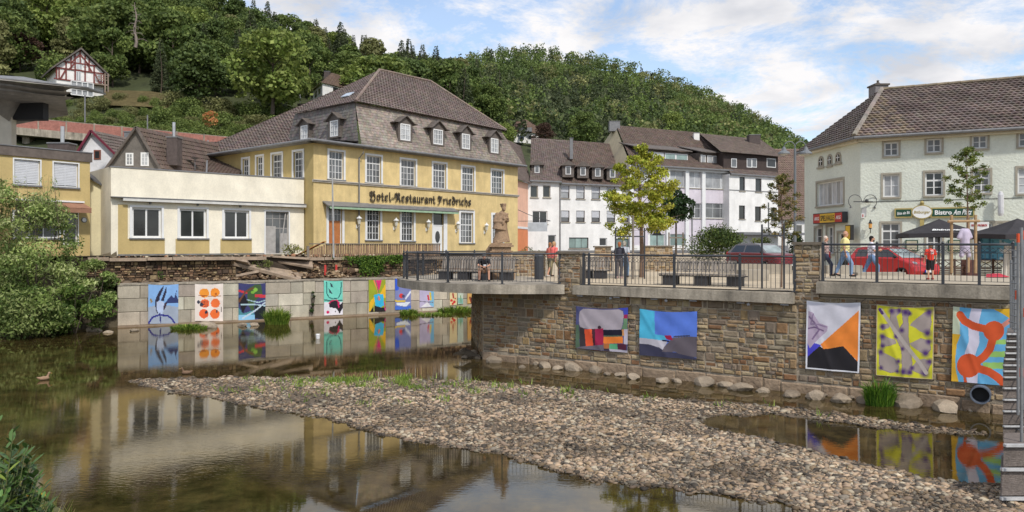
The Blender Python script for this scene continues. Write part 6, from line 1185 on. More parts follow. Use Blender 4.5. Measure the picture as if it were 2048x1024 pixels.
# ---------------------------------------------------------------- painted banners
def pts_in(P, poly):
 x, y = P[:, 0], P[:, 1]; ins = np.zeros(len(P), bool); n = len(poly)
 for i in range(n):
  (x0, y0), (x1, y1) = poly[i], poly[(i+1) % n]; c = ((y0 > y) != (y1 > y)); ins ^= c & (x < x0+(y-y0)*(x1-x0)/((y1-y0) if y1 != y0 else 1e-9))
 return ins
def near_line(P, pl_, r):
 d = np.full(len(P), 1e9)
 for (x0, y0), (x1, y1) in zip(pl_, pl_[1:]):
  e = np.array([x1-x0, y1-y0]); q = P-np.array([x0, y0]); t = np.clip(q @ e/(e @ e), 0, 1); d = np.minimum(d, np.linalg.norm(q-t[:, None]*e, axis=1))
 return d < r
def banner(name, label, pl, dd, corners, org, sc, bg, shapes, nx=130, ny=150, wr=.02, border=None, ties=True, cat='banner', group=None):
 q = off(pl, dd); toq = lambda x, y: (org[0]+x/sc, org[1]+y/sc); cz = [q.uz(*toq(*c)) for c in corners]
 s, t = np.meshgrid(np.linspace(0, 1, nx+1), np.linspace(0, 1, ny+1), indexing='ij'); bil = lambda a: ((a[0]*(1-s)+a[1]*s)*(1-t)+(a[3]*(1-s)+a[2]*s)*t).ravel()
 U, Zc = bil([c[0] for c in cz]), bil([c[1] for c in cz]); S_, T_ = s.ravel(), t.ravel(); W = max(.3, cz[1][0]-cz[0][0])
 sag = .03*W*np.sin(S_*math.pi)*(1-T_)**3; ph = hash(label) % 7; ph = len(label) % 7
 dep = wr*(np.sin((S_+T_*.7)*9+ph)*.5+np.sin((S_-T_)*13+ph*2)*.35+np.abs(np.sin(S_*math.pi))*1.2*(1-T_)**2+.6*np.exp(-((S_-T_*.5)/.05)**2)+.6*np.exp(-((1-S_-T_*.5)/.05)**2))+.012
 Zc = Zc-sag; V = np.array([tuple(q.p(a, b_, c)) for a, b_, c in zip(U, Zc, dep)])
 i, j = np.meshgrid(np.arange(nx), np.arange(ny), indexing='ij'); k = (i*(ny+1)+j).ravel(); Fc = np.stack([k+1, k+ny+2, k+ny+1, k], 1)
 X_, Y_ = bil([c[0] for c in corners]), bil([c[1] for c in corners]); C2 = np.stack([X_[Fc].mean(1), Y_[Fc].mean(1)], 1); col = np.tile(lin(bg), (len(C2), 1))
 for kd, c, a, *r in shapes:
  if kd == 'p': mk = pts_in(C2, a)
  elif kd == 'c': mk = np.linalg.norm((C2-np.array(a[:2]))/np.array([1, a[3] if len(a) > 3 else 1]), axis=1) < a[2]
  elif kd == 'l': mk = near_line(C2, a, r[0])
  else:
   al = np.clip(1.25-np.linalg.norm(C2-np.array(a[:2]), axis=1)/a[2], 0, 1)[:, None]; col = col*(1-al)+np.array(lin(c))*al; continue
  col[mk] = lin(c)
 if border:
  st = (i.ravel()+.5)/nx, (j.ravel()+.5)/ny; mk = (np.minimum(st[0], 1-st[0]) < border[1]) | (np.minimum(st[1], 1-st[1]) < border[1]*.8); col[mk] = lin(border[0])
 o = npmesh(name, V, Fc, col, M_PRINT, smooth=True); org_ = q.p(*cz[0]); 
 r = thing(name, org_, label, cat, group); o.name = 'printed_cloth'; o.parent = r; o.location = -Vector(org_)
 if ties:
  m = MB(BLACK)
  for c, sx_ in ((cz[0], -1), (cz[1], 1)): p = q.p(c[0], c[1], .01); m.tube([p, q.p(c[0]+sx_*.14, c[1]+.13, -.02)], .008, 4)
  for c in (cz[2], cz[3]): m.tube([q.p(c[0], c[1], .01), q.p(c[0], c[1]-.12, -.02)], .006, 4)
  m.build('tie_cord', r)
 return r
Z1 = ((940, 560), 3.4135); Z2 = ((1560, 560), 3.414); Z3 = ((220, 540), 5.39); Z4 = ((580, 540), 5.2513)
BD = -.20
banner('large_banner', 'banner with big pale arch over red and orange blocks, leftmost on the stone wall', T, BD, [(725, 178), (1080, 188), (1075, 497), (722, 465)], *Z1, (84, 86, 128), [
 ('p', (176, 166, 174), [(745, 240), (752, 212), (775, 192), (820, 188), (920, 192), (1020, 195), (1046, 212), (1052, 240), (1046, 300), (1035, 338), (900, 338), (760, 328), (748, 300)]), ('p', (72, 84, 190), [(1010, 185), (1080, 188), (1078, 235), (1054, 235), (1048, 205), (1025, 192)]), ('p', (160, 44, 84), [(1054, 235), (1078, 235), (1076, 262), (1052, 262)]),
 ('p', (112, 148, 112), [(1052, 262), (1077, 262), (1074, 335), (1038, 335), (1050, 300)]), ('p', (90, 112, 92), [(722, 305), (748, 305), (752, 465), (722, 465)]), ('p', (66, 58, 62), [(750, 318), (788, 330), (797, 450), (752, 455)]), ('p', (238, 96, 60), [(785, 335), (838, 333), (846, 450), (793, 455)]), ('p', (74, 44, 54), [(836, 333), (860, 332), (860, 446), (845, 448)]),
 ('p', (164, 42, 80), [(858, 332), (914, 328), (916, 442), (858, 446)]), ('c', (66, 50, 58), (888, 322, 12)), ('p', (34, 34, 50), [(912, 340), (1042, 338), (1042, 380), (915, 380)]), ('p', (88, 110, 90), [(915, 378), (1042, 378), (1044, 388), (915, 388)]), ('p', (240, 134, 60), [(915, 388), (1045, 386), (1047, 432), (917, 434)]), ('p', (178, 112, 66), [(917, 434), (957, 434), (958, 468), (920, 468)]),
 ('p', (96, 172, 128), [(957, 436), (1009, 436), (1009, 474), (957, 470)]), ('p', (92, 46, 66), [(1010, 436), (1068, 438), (1068, 480), (1010, 474)]), ('p', (112, 106, 116), [(752, 455), (915, 443), (920, 480), (722, 465)]), ('p', (60, 50, 60), [(920, 468), (957, 470), (957, 484), (920, 480)]), ('p', (190, 184, 198), [(957, 470), (1075, 482), (1075, 497), (957, 488)]), ('p', (198, 190, 204), [(1054, 336), (1077, 336), (1075, 440), (1052, 436)]), ('p', (214, 150, 90), [(1040, 336), (1054, 336), (1054, 380), (1042, 380)])])
banner('large_banner', 'bright blue and turquoise banner above dark grey shapes, second on the stone wall', T, BD, [(1160, 196), (1553, 214), (1547, 545), (1157, 512)], *Z1, (96, 130, 222), [
 ('p', (84, 186, 222), [(1160, 196), (1265, 203), (1268, 370), (1330, 378), (1348, 400), (1332, 416), (1250, 405), (1158, 395)]), ('p', (194, 190, 200), [(1158, 393), (1250, 403), (1355, 418), (1332, 460), (1315, 488), (1290, 464), (1200, 442), (1157, 434)]), ('p', (66, 66, 88), [(1157, 433), (1220, 438), (1300, 462), (1340, 490), (1430, 495), (1547, 532), (1547, 545), (1157, 512)]),
 ('p', (104, 96, 104), [(1316, 490), (1332, 455), (1370, 415), (1392, 392), (1500, 386), (1550, 388), (1548, 530), (1430, 505), (1410, 492)]), ('p', (168, 40, 78), [(1332, 378), (1377, 376), (1392, 410), (1362, 408), (1342, 398)]), ('l', (40, 40, 70), [(1320, 412), (1360, 418)], 5), ('l', (70, 74, 96), [(1400, 385), (1500, 380)], 5)])
banner('large_banner', 'white framed banner with orange and black triangles right of the tall pier', T, BD, [(183, 140), (552, 153), (541, 636), (175, 605)], *Z2, (214, 212, 222), [
 ('p', (240, 140, 62), [(541, 205), (545, 560), (530, 556), (435, 452), (330, 472), (300, 472), (280, 440)]), ('p', (82, 78, 204), [(188, 413), (284, 444), (188, 530)]), ('p', (44, 42, 46), [(275, 450), (300, 470), (330, 470), (435, 450), (545, 575), (540, 625), (180, 600), (190, 522)]),
 ('p', (186, 168, 190), [(192, 210), (225, 218), (272, 290), (332, 312), (325, 348), (262, 405), (205, 466), (190, 430)]), ('l', (134, 112, 144), [(200, 250), (240, 290), (270, 340), (225, 400)], 6), ('l', (120, 98, 132), [(195, 330), (240, 320), (300, 345)], 5), ('l', (150, 130, 160), [(230, 230), (210, 300), (260, 300), (320, 318)], 5)], border=((226, 226, 232), .028))
tp = (170, 156, 150); pu = (84, 56, 116)
blobs_ = [[(838, 200), (880, 195), (895, 215), (878, 250), (880, 400), (905, 560), (900, 640), (840, 640), (835, 470), (790, 385), (752, 290), (765, 195), (828, 190), (826, 215), (800, 240), (822, 330), (848, 290)], [(905, 285), (935, 260), (985, 220), (1024, 212), (1034, 290), (1018, 370), (960, 350), (930, 325), (890, 305)], [(890, 432), (960, 398), (1020, 410), (1030, 470), (1000, 508), (960, 490), (895, 445)], [(905, 590), (945, 545), (990, 535), (1032, 560), (1000, 640), (960, 640), (905, 615)], [(692, 375), (730, 388), (790, 405), (800, 430), (755, 445), (695, 455)], [(697, 305), (735, 300), (770, 285), (745, 325), (700, 342)], [(682, 484), (720, 500), (790, 535), (820, 590), (810, 625), (760, 632), (700, 610), (680, 570)]]
sh_ = [('p', (128, 104, 130), [(x+(3 if x > 862 else -3), y+(3 if y > 400 else -3)) for x, y in b_]) for b_ in blobs_]+[('p', tp, b_) for b_ in blobs_]
sh_ += [('g', pu, (c[0], c[1], c[2]*1.9)) for c in ((1020, 218, 17), (1008, 362, 16), (1018, 420, 13), (995, 500, 16), (990, 640, 18), (1022, 556, 14), (700, 318, 13), (702, 385, 14), (702, 450, 12), (690, 490, 14), (812, 555, 12), (765, 205, 15), (820, 200, 13), (862, 212, 15), (890, 222, 10), (845, 625, 14), (890, 630, 13), (795, 385, 10), (840, 470, 9), (836, 340, 11), (905, 600, 10), (690, 600, 10), (805, 625, 9))]+[('l', (196, 184, 176), [(690, 200), (760, 300), (860, 440), (960, 570), (1000, 635)], 13), ('l', pu, [(682, 200), (700, 225)], 10)]
banner('large_banner', 'yellow banner with mauve antler like shapes edged in purple', T, BD, [(660, 168), (1055, 182), (1045, 680), (655, 650)], *Z2, (214, 210, 58), sh_, border=((206, 186, 150), .012))
banner('large_banner', 'blue banner with red circles and green stripes, rightmost beside the drain pipe', T, BD, [(1182, 180), (1588, 195), (1578, 725), (1170, 690)], *Z2, (108, 178, 220), [
 ('p', (206, 214, 186), [(1170, 176), (1228, 182), (1232, 368), (1170, 368)]), ('p', (228, 180, 58), [(1170, 368), (1236, 370), (1208, 440), (1198, 540), (1203, 620), (1222, 696), (1160, 692)]), ('l', (218, 212, 228), [(1348, 180), (1330, 260), (1325, 330), (1330, 420), (1300, 505), (1318, 600), (1315, 720)], 36), ('p', (226, 178, 50), [(1455, 185), (1595, 190), (1588, 275), (1520, 225)]),
 ('p', (158, 202, 112), [(1475, 405), (1590, 405), (1590, 438), (1460, 438)]), ('p', (158, 202, 112), [(1445, 486), (1590, 486), (1590, 526), (1420, 526)]), ('p', (158, 202, 112), [(1385, 562), (1590, 562), (1590, 606), (1400, 606)]), ('l', (226, 150, 132), [(1520, 312), (1580, 268)], 16), ('c', (216, 92, 52), (1463, 345, 70)), ('c', (216, 92, 52), (1292, 584, 82)), ('l', (216, 92, 52), [(1232, 235), (1260, 275), (1320, 308), (1400, 328)], 27), ('l', (216, 92, 52), [(1455, 405), (1436, 470), (1400, 520), (1345, 560)], 27), ('l', (216, 92, 52), [(1365, 606), (1430, 625), (1490, 665), (1540, 715)], 27), ('l', (216, 92, 52), [(1262, 655), (1270, 700)], 10)])
QG = 'paintings on the block quay'
def qb(lb, cor, zz, bg, sh, **k): return banner('quay_painting', lb, Q, .045, cor, *zz, bg, sh, nx=40, ny=50, wr=.008, ties=False, cat='painting', group=QG, **k)
qb('blue painting of dark horn shapes, leftmost on the block quay', [(413, 155), (738, 152), (735, 575), (412, 580)], Z3, (132, 172, 220), [('p', (156, 166, 182), [(412, 400), (500, 380), (620, 380), (738, 400), (738, 580), (412, 580)]), ('p', (48, 46, 64), [(485, 380), (490, 310), (520, 240), (572, 163), (578, 178), (536, 290), (528, 335), (548, 470), (520, 482), (496, 440)]), ('p', (48, 46, 64), [(548, 330), (578, 240), (606, 172), (608, 230), (578, 330)]), ('p', (176, 190, 218), [(500, 340), (548, 330), (578, 345), (600, 370), (560, 480), (522, 480), (505, 430)]), ('p', (66, 54, 66), [(590, 350), (616, 345), (600, 400), (580, 440), (572, 400)]), ('p', (52, 62, 106), [(600, 345), (632, 300), (660, 275), (690, 300), (722, 208), (712, 270), (738, 320), (734, 358), (610, 356)]), ('l', (44, 46, 130), [(418, 572), (455, 510), (530, 485), (620, 492), (670, 530), (695, 572)], 9), ('l', (50, 56, 110), [(535, 470), (545, 560)], 7), ('p', (150, 130, 96), [(425, 310), (445, 305), (462, 340), (440, 362)])])
qb('white painting with six orange discs on the block quay', [(915, 150), (1220, 145), (1218, 550), (915, 548)], Z3, (228, 216, 206), [('c', (236, 150, 56), (1015, 245, 52)), ('c', (232, 140, 50), (1130, 240, 50)), ('c', (230, 104, 56), (1022, 360, 48)), ('c', (234, 116, 62), (1135, 357, 50)), ('c', (230, 100, 52), (1010, 472, 50)), ('c', (232, 112, 56), (1128, 474, 52))]+[('c', (64, 50, 50), (980+17*(k % 5), 335+18*(k//5), 5)) for k in range(20)]+[('c', (56, 60, 74), (955, 345, 18)), ('c', (56, 60, 74), (985, 372, 20)), ('c', (48, 52, 66), (1036, 455, 18)), ('l', (60, 60, 70), [(1150, 430), (1150, 460)], 6), ('l', (70, 60, 60), [(1202, 400), (1202, 445)], 5), ('l', (150, 90, 50), [(960, 275), (1190, 278)], 4), ('c', (180, 96, 40), (1005, 280, 14)), ('c', (180, 96, 40), (1140, 255, 14))])
qb('dark painting with green leaf and red band, third on the block quay', [(1385, 142), (1677, 140), (1675, 535), (1385, 540)], Z3, (62, 64, 108), [('p', (66, 88, 56), [(1480, 200), (1560, 150), (1625, 150), (1645, 260), (1560, 330), (1545, 480), (1480, 360)]), ('c', (132, 178, 72), (1565, 208, 24)), ('c', (120, 168, 66), (1538, 236, 20)), ('p', (196, 56, 66), [(1385, 212), (1480, 232), (1480, 252), (1385, 236)]), ('p', (200, 60, 70), [(1560, 258), (1676, 265), (1676, 298), (1560, 292)]), ('p', (32, 38, 42), [(1560, 370), (1676, 380), (1676, 536), (1560, 520)]), ('p', (34, 34, 40), [(1388, 300), (1450, 270), (1490, 350), (1430, 470), (1388, 340)]), ('p', (80, 138, 146), [(1385, 400), (1430, 470), (1555, 430), (1555, 490), (1385, 490)]), ('p', (140, 192, 224), [(1385, 488), (1557, 480), (1557, 536), (1385, 541)]), ('l', (174, 200, 210), [(1410, 372), (1560, 372), (1674, 385)], 6), ('l', (190, 204, 216), [(1430, 520), (1560, 440), (1672, 350)], 8), ('l', (110, 70, 50), [(1390, 340), (1460, 230), (1540, 190)], 10), ('l', (160, 186, 196), [(1480, 320), (1600, 350), (1672, 325)], 6)])
qb('turquoise painting with black and magenta figure, fourth on the block quay', [(355, 110), (552, 112), (555, 468), (358, 478)], Z4, (118, 206, 188), [('p', (226, 222, 228), [(355, 335), (556, 335), (556, 480), (355, 480)]), ('l', (44, 96, 96), [(382, 125), (388, 250), (410, 290), (450, 302), (505, 295), (532, 240), (538, 130)], 5), ('p', (54, 74, 82), [(415, 130), (440, 140), (452, 180), (430, 175)]), ('p', (60, 80, 88), [(400, 190), (428, 215), (445, 250), (415, 240)]), ('l', (60, 110, 106), [(365, 315), (430, 325), (545, 320)], 7), ('p', (42, 38, 46), [(410, 345), (450, 320), (500, 320), (525, 365), (553, 336), (553, 400), (520, 458), (488, 405), (410, 390)]), ('c', (206, 40, 96), (397, 443, 16)), ('l', (206, 40, 96), [(408, 350), (440, 320), (490, 315), (516, 345)], 6), ('l', (206, 40, 96), [(505, 350), (512, 390)], 7), ('c', (42, 38, 46), (475, 437, 7))])
qb('olive and magenta painting with bright blue cup, fifth on the block quay', [(825, 102), (1003, 100), (1005, 432), (828, 440)], Z4, (152, 162, 48), [('p', (226, 178, 46), [(828, 430), (835, 340), (880, 280), (950, 240), (1003, 140), (1003, 290), (900, 310), (845, 430)]), ('p', (212, 50, 116), [(882, 100), (962, 100), (940, 200), (915, 215)]), ('l', (230, 140, 80), [(878, 105), (925, 230), (930, 260)], 6), ('l', (90, 130, 90), [(895, 105), (930, 240)], 4), ('p', (60, 178, 218), [(878, 262), (920, 250), (978, 252), (986, 370), (955, 392), (898, 378)]), ('c', (100, 140, 180), (932, 300, 20)), ('l', (224, 120, 70), [(931, 278), (938, 312)], 7), ('p', (38, 36, 40), [(845, 430), (885, 372), (960, 395), (1004, 388), (1004, 436), (840, 440)]), ('l', (200, 60, 120), [(990, 330), (1000, 420)], 5), ('l', (180, 176, 90), [(882, 360), (882, 436)], 4)])
qb('blue and white painting with red spot half hidden by the balcony slab', [(1103, 90), (1270, 90), (1270, 412), (1103, 418)], Z4, (128, 134, 182), [('p', (60, 96, 204), [(1103, 90), (1150, 90), (1140, 210), (1103, 215)]), ('c', (212, 66, 62), (1168, 272, 24)), ('c', (84, 78, 110), (1190, 275, 16)), ('p', (216, 186, 72), [(1103, 315), (1212, 320), (1208, 340), (1103, 335)]), ('p', (222, 228, 236), [(1108, 350), (1180, 342), (1265, 335), (1220, 385), (1130, 370)]), ('p', (74, 112, 206), [(1103, 375), (1200, 390), (1270, 370), (1270, 416), (1103, 420)]), ('l', (220, 224, 236), [(1215, 300), (1262, 230)], 9)])
qb('lilac painting with white peak and red yellow figure under the balcony slab', [(1360, 120), (1512, 120), (1510, 388), (1360, 397)], Z4, (190, 180, 208), [('p', (126, 182, 214), [(1475, 120), (1512, 120), (1512, 390), (1470, 370)]), ('l', (226, 196, 70), [(1470, 240), (1478, 310)], 9), ('l', (200, 60, 60), [(1448, 270), (1455, 310)], 9), ('p', (226, 224, 228), [(1368, 392), (1440, 338), (1485, 385)]), ('l', (120, 112, 130), [(1365, 330), (1500, 340)], 4)])
qb('cream painting with red flower spots at the far end of the block quay', [(1675, 100), (1755, 100), (1752, 365), (1678, 372)], Z4, (226, 206, 160), [('c', (204, 70, 60), (1695, 320, 14)), ('c', (208, 60, 60), (1725, 335, 15)), ('c', (204, 70, 60), (1708, 355, 12)), ('c', (200, 90, 70), (1735, 300, 9)), ('l', (170, 70, 60), [(1710, 250), (1715, 290)], 9)])
qb('pale green painting beside the cream one at the far end of the quay', [(1760, 100), (1820, 100), (1818, 355), (1762, 360)], Z4, (196, 206, 190), [('p', (136, 184, 172), [(1765, 290), (1818, 300), (1816, 355), (1765, 350)]), ('l', (110, 150, 90), [(1790, 270), (1795, 340)], 4)])
qb('ochre painting with dark swirling figures, last one beside the stone wall', [(1865, 110), (1995, 110), (1995, 345), (1862, 352)], Z4, (216, 172, 104), [('c', (66, 70, 92), (1935, 285, 30)), ('c', (90, 120, 150), (1950, 265, 14)), ('l', (150, 70, 50), [(1890, 290), (1905, 340)], 10), ('l', (230, 210, 180), [(1960, 300), (1985, 340)], 8), ('l', (60, 56, 60), [(1910, 320), (1945, 330)], 8)])
# ---------------------------------------------------------------- drain pipe, rocks, driftwood
dp_ = thing('drain_pipe', T.p(T.uz(1961, 789)[0], .8), 'round grey blue drain pipe opening at the foot of the stone wall', 'pipe'); uu, zc_ = T.uz(1961, 789); m = MB(mat('pipe_grey_blue', (.12, .14, .18), .5, .15, 4)); n = 28; r0, r1 = .26, .225
for i in range(n):
 t0, t1 = 2*math.pi*i/n, 2*math.pi*(i+1)/n; p = lambda r, t, d: T.p(uu+r*math.cos(t), zc_+r*math.sin(t), d)
 for (ra, da), (rb_, db) in (((r1, -.3), (r1, .12)), ((r1, .12), (r0, .12)), ((r0, .12), (r0, -.3))): m.face([p(ra, t0, da), p(ra, t1, da), p(rb_, t1, db), p(rb_, t0, db)])
m.build('pipe_rim', dp_, smooth=False); m = MB(BLACK); m.poly(T, [(uu+.222*math.cos(t), zc_+.222*math.sin(t)) for t in np.linspace(0, 6.1, 20)], -.28, -.12); m.build('painted_pipe_shade', dp_)  # black disc painted in for the shade inside the pipe
RKM = mat('foot_boulder', (.28, .225, .165), .9, .3, 2.5, bump=.02, bs=12, fine=.15, objvar=.25)
def boulder(px, py, wpx, label, group, hgt=.5, z=0.0, flat=.5):
 p = gnd(px, py, 0); w_ = wpx/F*p.y; me = boulder_mesh(w_, w_*hgt); o = bpy.data.objects.new('boulder', me); COL.objects.link(o); o.location = (p.x, p.y+w_*(.2 if w_ > .9 or z else -.15), z+w_*hgt*.14); o.rotation_euler = (random.uniform(-.15, .15), random.uniform(-.2, .2), random.uniform(0, 6.3)); return tag(o, label, 'rock', group)
def boulder_mesh(w_, h):
 bm = bmesh.new(); bmesh.ops.create_icosphere(bm, subdivisions=2, radius=.5)
 pl_ = [(Vector((random.gauss(0, 1), random.gauss(0, 1), random.gauss(0, 1)*.8)).normalized(), random.uniform(.30, .45)) for _ in range(9)]
 for v in bm.verts:
  for n_, d in pl_:
   k = v.co.dot(n_)
   if k > d: v.co -= n_*(k-d)
  v.co = Vector((v.co.x*w_*1.15, v.co.y*w_*.8, v.co.z*h*1.3))*random.uniform(.97, 1.03)
 me = bpy.data.meshes.new('boulder'); bm.to_mesh(me); bm.free(); me.materials.append(RKM); return me
foot = [(990, 724, 28, 'at the balcony corner'), (1045, 735, 16, 'small one below the bare wall'), (1090, 733, 27, 'below the left banner\'s left side'), (1116, 738, 18, 'narrow, left of the first banner'), (1143, 738, 34, 'pale peaked, under the first banner'), (1192, 743, 30, 'wide one under the first banner'), (1214, 749, 16, 'small one under the first banner'), (1240, 750, 24, 'pointed one right of the first banner'), (1266, 756, 28, 'triangular, left below the second banner'), (1323, 763, 30, 'triangular one below the second banner'), (1353, 763, 20, 'low one below the second banner\'s right half'), (1412, 771, 44, 'long flat one right of the second banner'), (1450, 772, 26, 'dark one beside the long flat one'), (1480, 778, 40, 'big pale flat one midway along the wall'), (1525, 783, 24, 'small one midway along the wall'), (1580, 790, 36, 'low one left of the pier'), (1626, 795, 38, 'flat one under the white framed banner\'s left corner'), (1676, 800, 44, 'broad pale one under the white framed banner'), (1724, 803, 30, 'one half behind the tall grass clump'), (1820, 814, 52, 'large one right of the tall grass clump'), (1887, 820, 48, 'large pale one below the yellow banner'), (1942, 820, 52, 'bulky one below the drain pipe'), (1996, 824, 30, 'one tucked beside the timber crib')]
for px, py, w_, lb in foot: boulder(px, py, w_*1.25, 'boulder at the stone wall foot, '+lb, 'boulders along the stone wall', random.uniform(.34, .5))
for k in range(34):
 px = 980+30*k+random.uniform(-9, 9); py = 712+(px-960)*.108+random.uniform(0, 8); boulder(px, py, random.uniform(8, 20), f'{nth(k+1)} small dark stone from the left between the boulders at the wall foot', 'small stones at the wall foot', .5)
for px, py, w_, lb in ((410, 656, 44, 'flat pale rock in front of the orange disc painting'), (485, 652, 24, 'low rock below the dark third painting'), (510, 651, 22, 'low rock right below the dark third painting'), (190, 662, 30, 'rounded rock half under the river bushes'), (140, 663, 16, 'small rock at the edge of the river bushes'), (218, 665, 18, 'small flat rock at the left end of the quay'), (270, 662, 18, 'small rock below the leftmost quay blocks')): boulder(px, py, w_, lb, None, .38)
for px, py, w_ in ((925, 705, 18), (938, 712, 22), (948, 708, 20), (956, 716, 17), (930, 716, 14)): boulder(px, py, w_, {18: 'dark wet rock at the left tip of the heap', 22: 'largest dark rock of the heap', 20: 'dark rock in the middle of the heap', 17: 'dark rock at the right end of the heap', 14: 'small dark rock in front of the heap'}[w_]+' by the balcony corner', 'dark rocks at the balcony corner', .6)
m = MB(mat('wet_driftwood', (.035, .028, .02), .8, .2, 4))
for k in range(7): a = gnd(940+k*3, 712, .15); m.tube([a, a+Vector((-.3-.05*k, -.1, .12+.04*k)), a+Vector((-.7-.06*k, -.3, .05+.1*random.random()))], [.035, .02, .008], 5)
tag(m.build('driftwood'), 'dark tangle of driftwood at the foot of the balcony corner', 'driftwood')
# ---------------------------------------------------------------- grass
def grass(name, label, c, r, h, n, cols, wid=.02, lean=.45, cat='grass clump', kind=None, group=None):
 a = rng.uniform(0, 6.283, n); q = np.sqrt(rng.uniform(0, 1, n))*r; B0 = np.stack([np.cos(a)*q, np.sin(a)*q*.7, np.zeros(n)], 1); L_ = h*rng.uniform(.3, 1.05, n)*(1-.45*(q/r)**2); da = a+rng.normal(0, .6, n); ln_ = lean*rng.uniform(.2, 1.1, n)
 D_ = np.stack([np.cos(da)*ln_, np.sin(da)*ln_, np.ones(n)], 1); M_ = B0+D_*(L_*.55)[:, None]; E_ = M_+np.stack([np.cos(da)*ln_*1.8, np.sin(da)*ln_*1.8, .7-ln_], 1)*(L_*.45)[:, None]; s = np.stack([-np.sin(da), np.cos(da), np.zeros(n)], 1)*wid; s2 = np.stack([rng.uniform(-1, 1, n)*wid, np.zeros(n), np.zeros(n)], 1)+s*.6
 V = np.concatenate([np.stack([B0-s2*.6, B0+s2*.6, M_+s2, M_-s2], 1), np.stack([M_-s2, M_+s2, E_+s2*.1, E_-s2*.1], 1)], 0); Fc = np.arange(len(V)*4).reshape(-1, 4); cc = pal(n, cols); r_ = thing(name, c, label, cat, group)
 o = npmesh('blades', V.reshape(-1, 3), Fc, np.vstack([cc, cc]), M_LEAF, r_); tag(o, kind=kind); return r_
GC = [(120, 146, 52), (98, 128, 44), (146, 160, 70), (84, 112, 40)]
grass('tall_grass', 'tall lush green grass clump growing from the stone wall foot between two banners', gnd(1765, 812, 0)+Vector((0, .15, 0)), .42, 1.15, 900, [(88, 128, 36), (70, 108, 32), (112, 146, 48), (60, 94, 28)], .012, .35)
grass('tall_grass', 'round light green grass clump on the quay foot right of the dark painting', gnd(554, 648, 0), .7, 1.45, 1100, GC, .02, .4); grass('tall_grass', 'low green grass tuft on the rock between the first two quay paintings', gnd(378, 658, 0), 1.0, .5, 700, GC, .02, .8)
grass('tall_grass', 'small reed tuft below the blue and white painting', gnd(818, 630, 0), .6, .7, 350, GC, .025, .7); grass('tall_grass', 'long low grass tuft at the quay foot next to the balcony', gnd(912, 624, 0), 1.3, .75, 500, GC, .03, .7)
grass('tall_grass', 'thin grassy strip at the quay foot under the lilac painting', gnd(860, 630, 0), 1.6, .3, 300, GC, .03, .8); bush('dark_weed', 'dark single weed growing up the quay blocks left of the turquoise painting', Q.p(Q.uz(625, 620)[0], .3, .12), .5, 1.5, 130, .2, [(70, 92, 44), (50, 70, 34)], 'weed', 6, .35)
n = 1700; P_ = []; CL = [(random.choice([random.gauss(720, 120), random.uniform(560, 1650)]), abs(random.gauss(0, 20))) for _ in range(150)]
while len(P_) < n:
 c = random.choice(CL[:random.choice([20, 60, 150])]); px = c[0]+random.gauss(0, 9); py = 762+c[1]+random.gauss(0, 2.5)+max(0, px-1100)*.07; g_ = gnd(px, py, 0)
 if sdf(np.array([[g_.x, g_.y]]), BP)[0] > .15: P_.append((g_.x, g_.y, .1))
P_ = np.array(P_); cc = pal(n, [(126, 150, 62), (150, 164, 84), (106, 132, 52)]); da = rng.uniform(0, 6.28, n); L_ = rng.uniform(.05, .2, n); s = np.stack([np.cos(da), np.sin(da), np.zeros(n)], 1)*.018; t_ = P_+np.stack([np.sin(da)*L_*.8, np.cos(da)*L_*.5, L_], 1); V = np.stack([P_-s, P_+s, t_+s*.3, t_-s*.3], 1).reshape(-1, 3)
o = npmesh('sprouting_grass', V, np.arange(n*4).reshape(n, 4), cc, M_LEAF); tag(o, 'thin green grass sprouting through the gravel bar', None, kind='stuff')
# ---------------------------------------------------------------- remeshed bodies
def capsule(m, a, b_, ra, rb, n=10):
 a, b_ = Vector(a), Vector(b_); d = (b_-a); d = d.normalized() if d.length > 1e-6 else Vector((0, 0, 1)); m.tube([a-d*ra*.96, a-d*ra*.7, a-d*ra*.3, a, b_, b_+d*rb*.3, b_+d*rb*.7, b_+d*rb*.96], [ra*.28, ra*.71, ra*.95, ra, rb, rb*.95, rb*.71, rb*.28], n)
def fuse(m, name, material, parent, voxel=.016, sm=3, world=False):
 o = m.build(name, None, mats=[material]); md = o.modifiers.new('r', 'REMESH'); md.mode = 'VOXEL'; md.voxel_size = voxel
 if sm: s_ = o.modifiers.new('s', 'SMOOTH'); s_.factor = .5; s_.iterations = sm
 bpy.context.view_layer.update(); dg = bpy.context.evaluated_depsgraph_get(); me = bpy.data.meshes.new_from_object(o.evaluated_get(dg)); old = o.data; bpy.data.objects.remove(o); bpy.data.meshes.remove(old)
 me.polygons.foreach_set('use_smooth', [True]*len(me.polygons)); me.materials.clear(); me.materials.append(material); r = bpy.data.objects.new(name, me); COL.objects.link(r); r.parent = parent; return r
def cl(name, c, **k): return mat(name, lin(c), .85, .12, 8, bump=.004, bs=30, **k)
SKIN = mat('skin', lin((196, 146, 120)), .6, .08, 8)
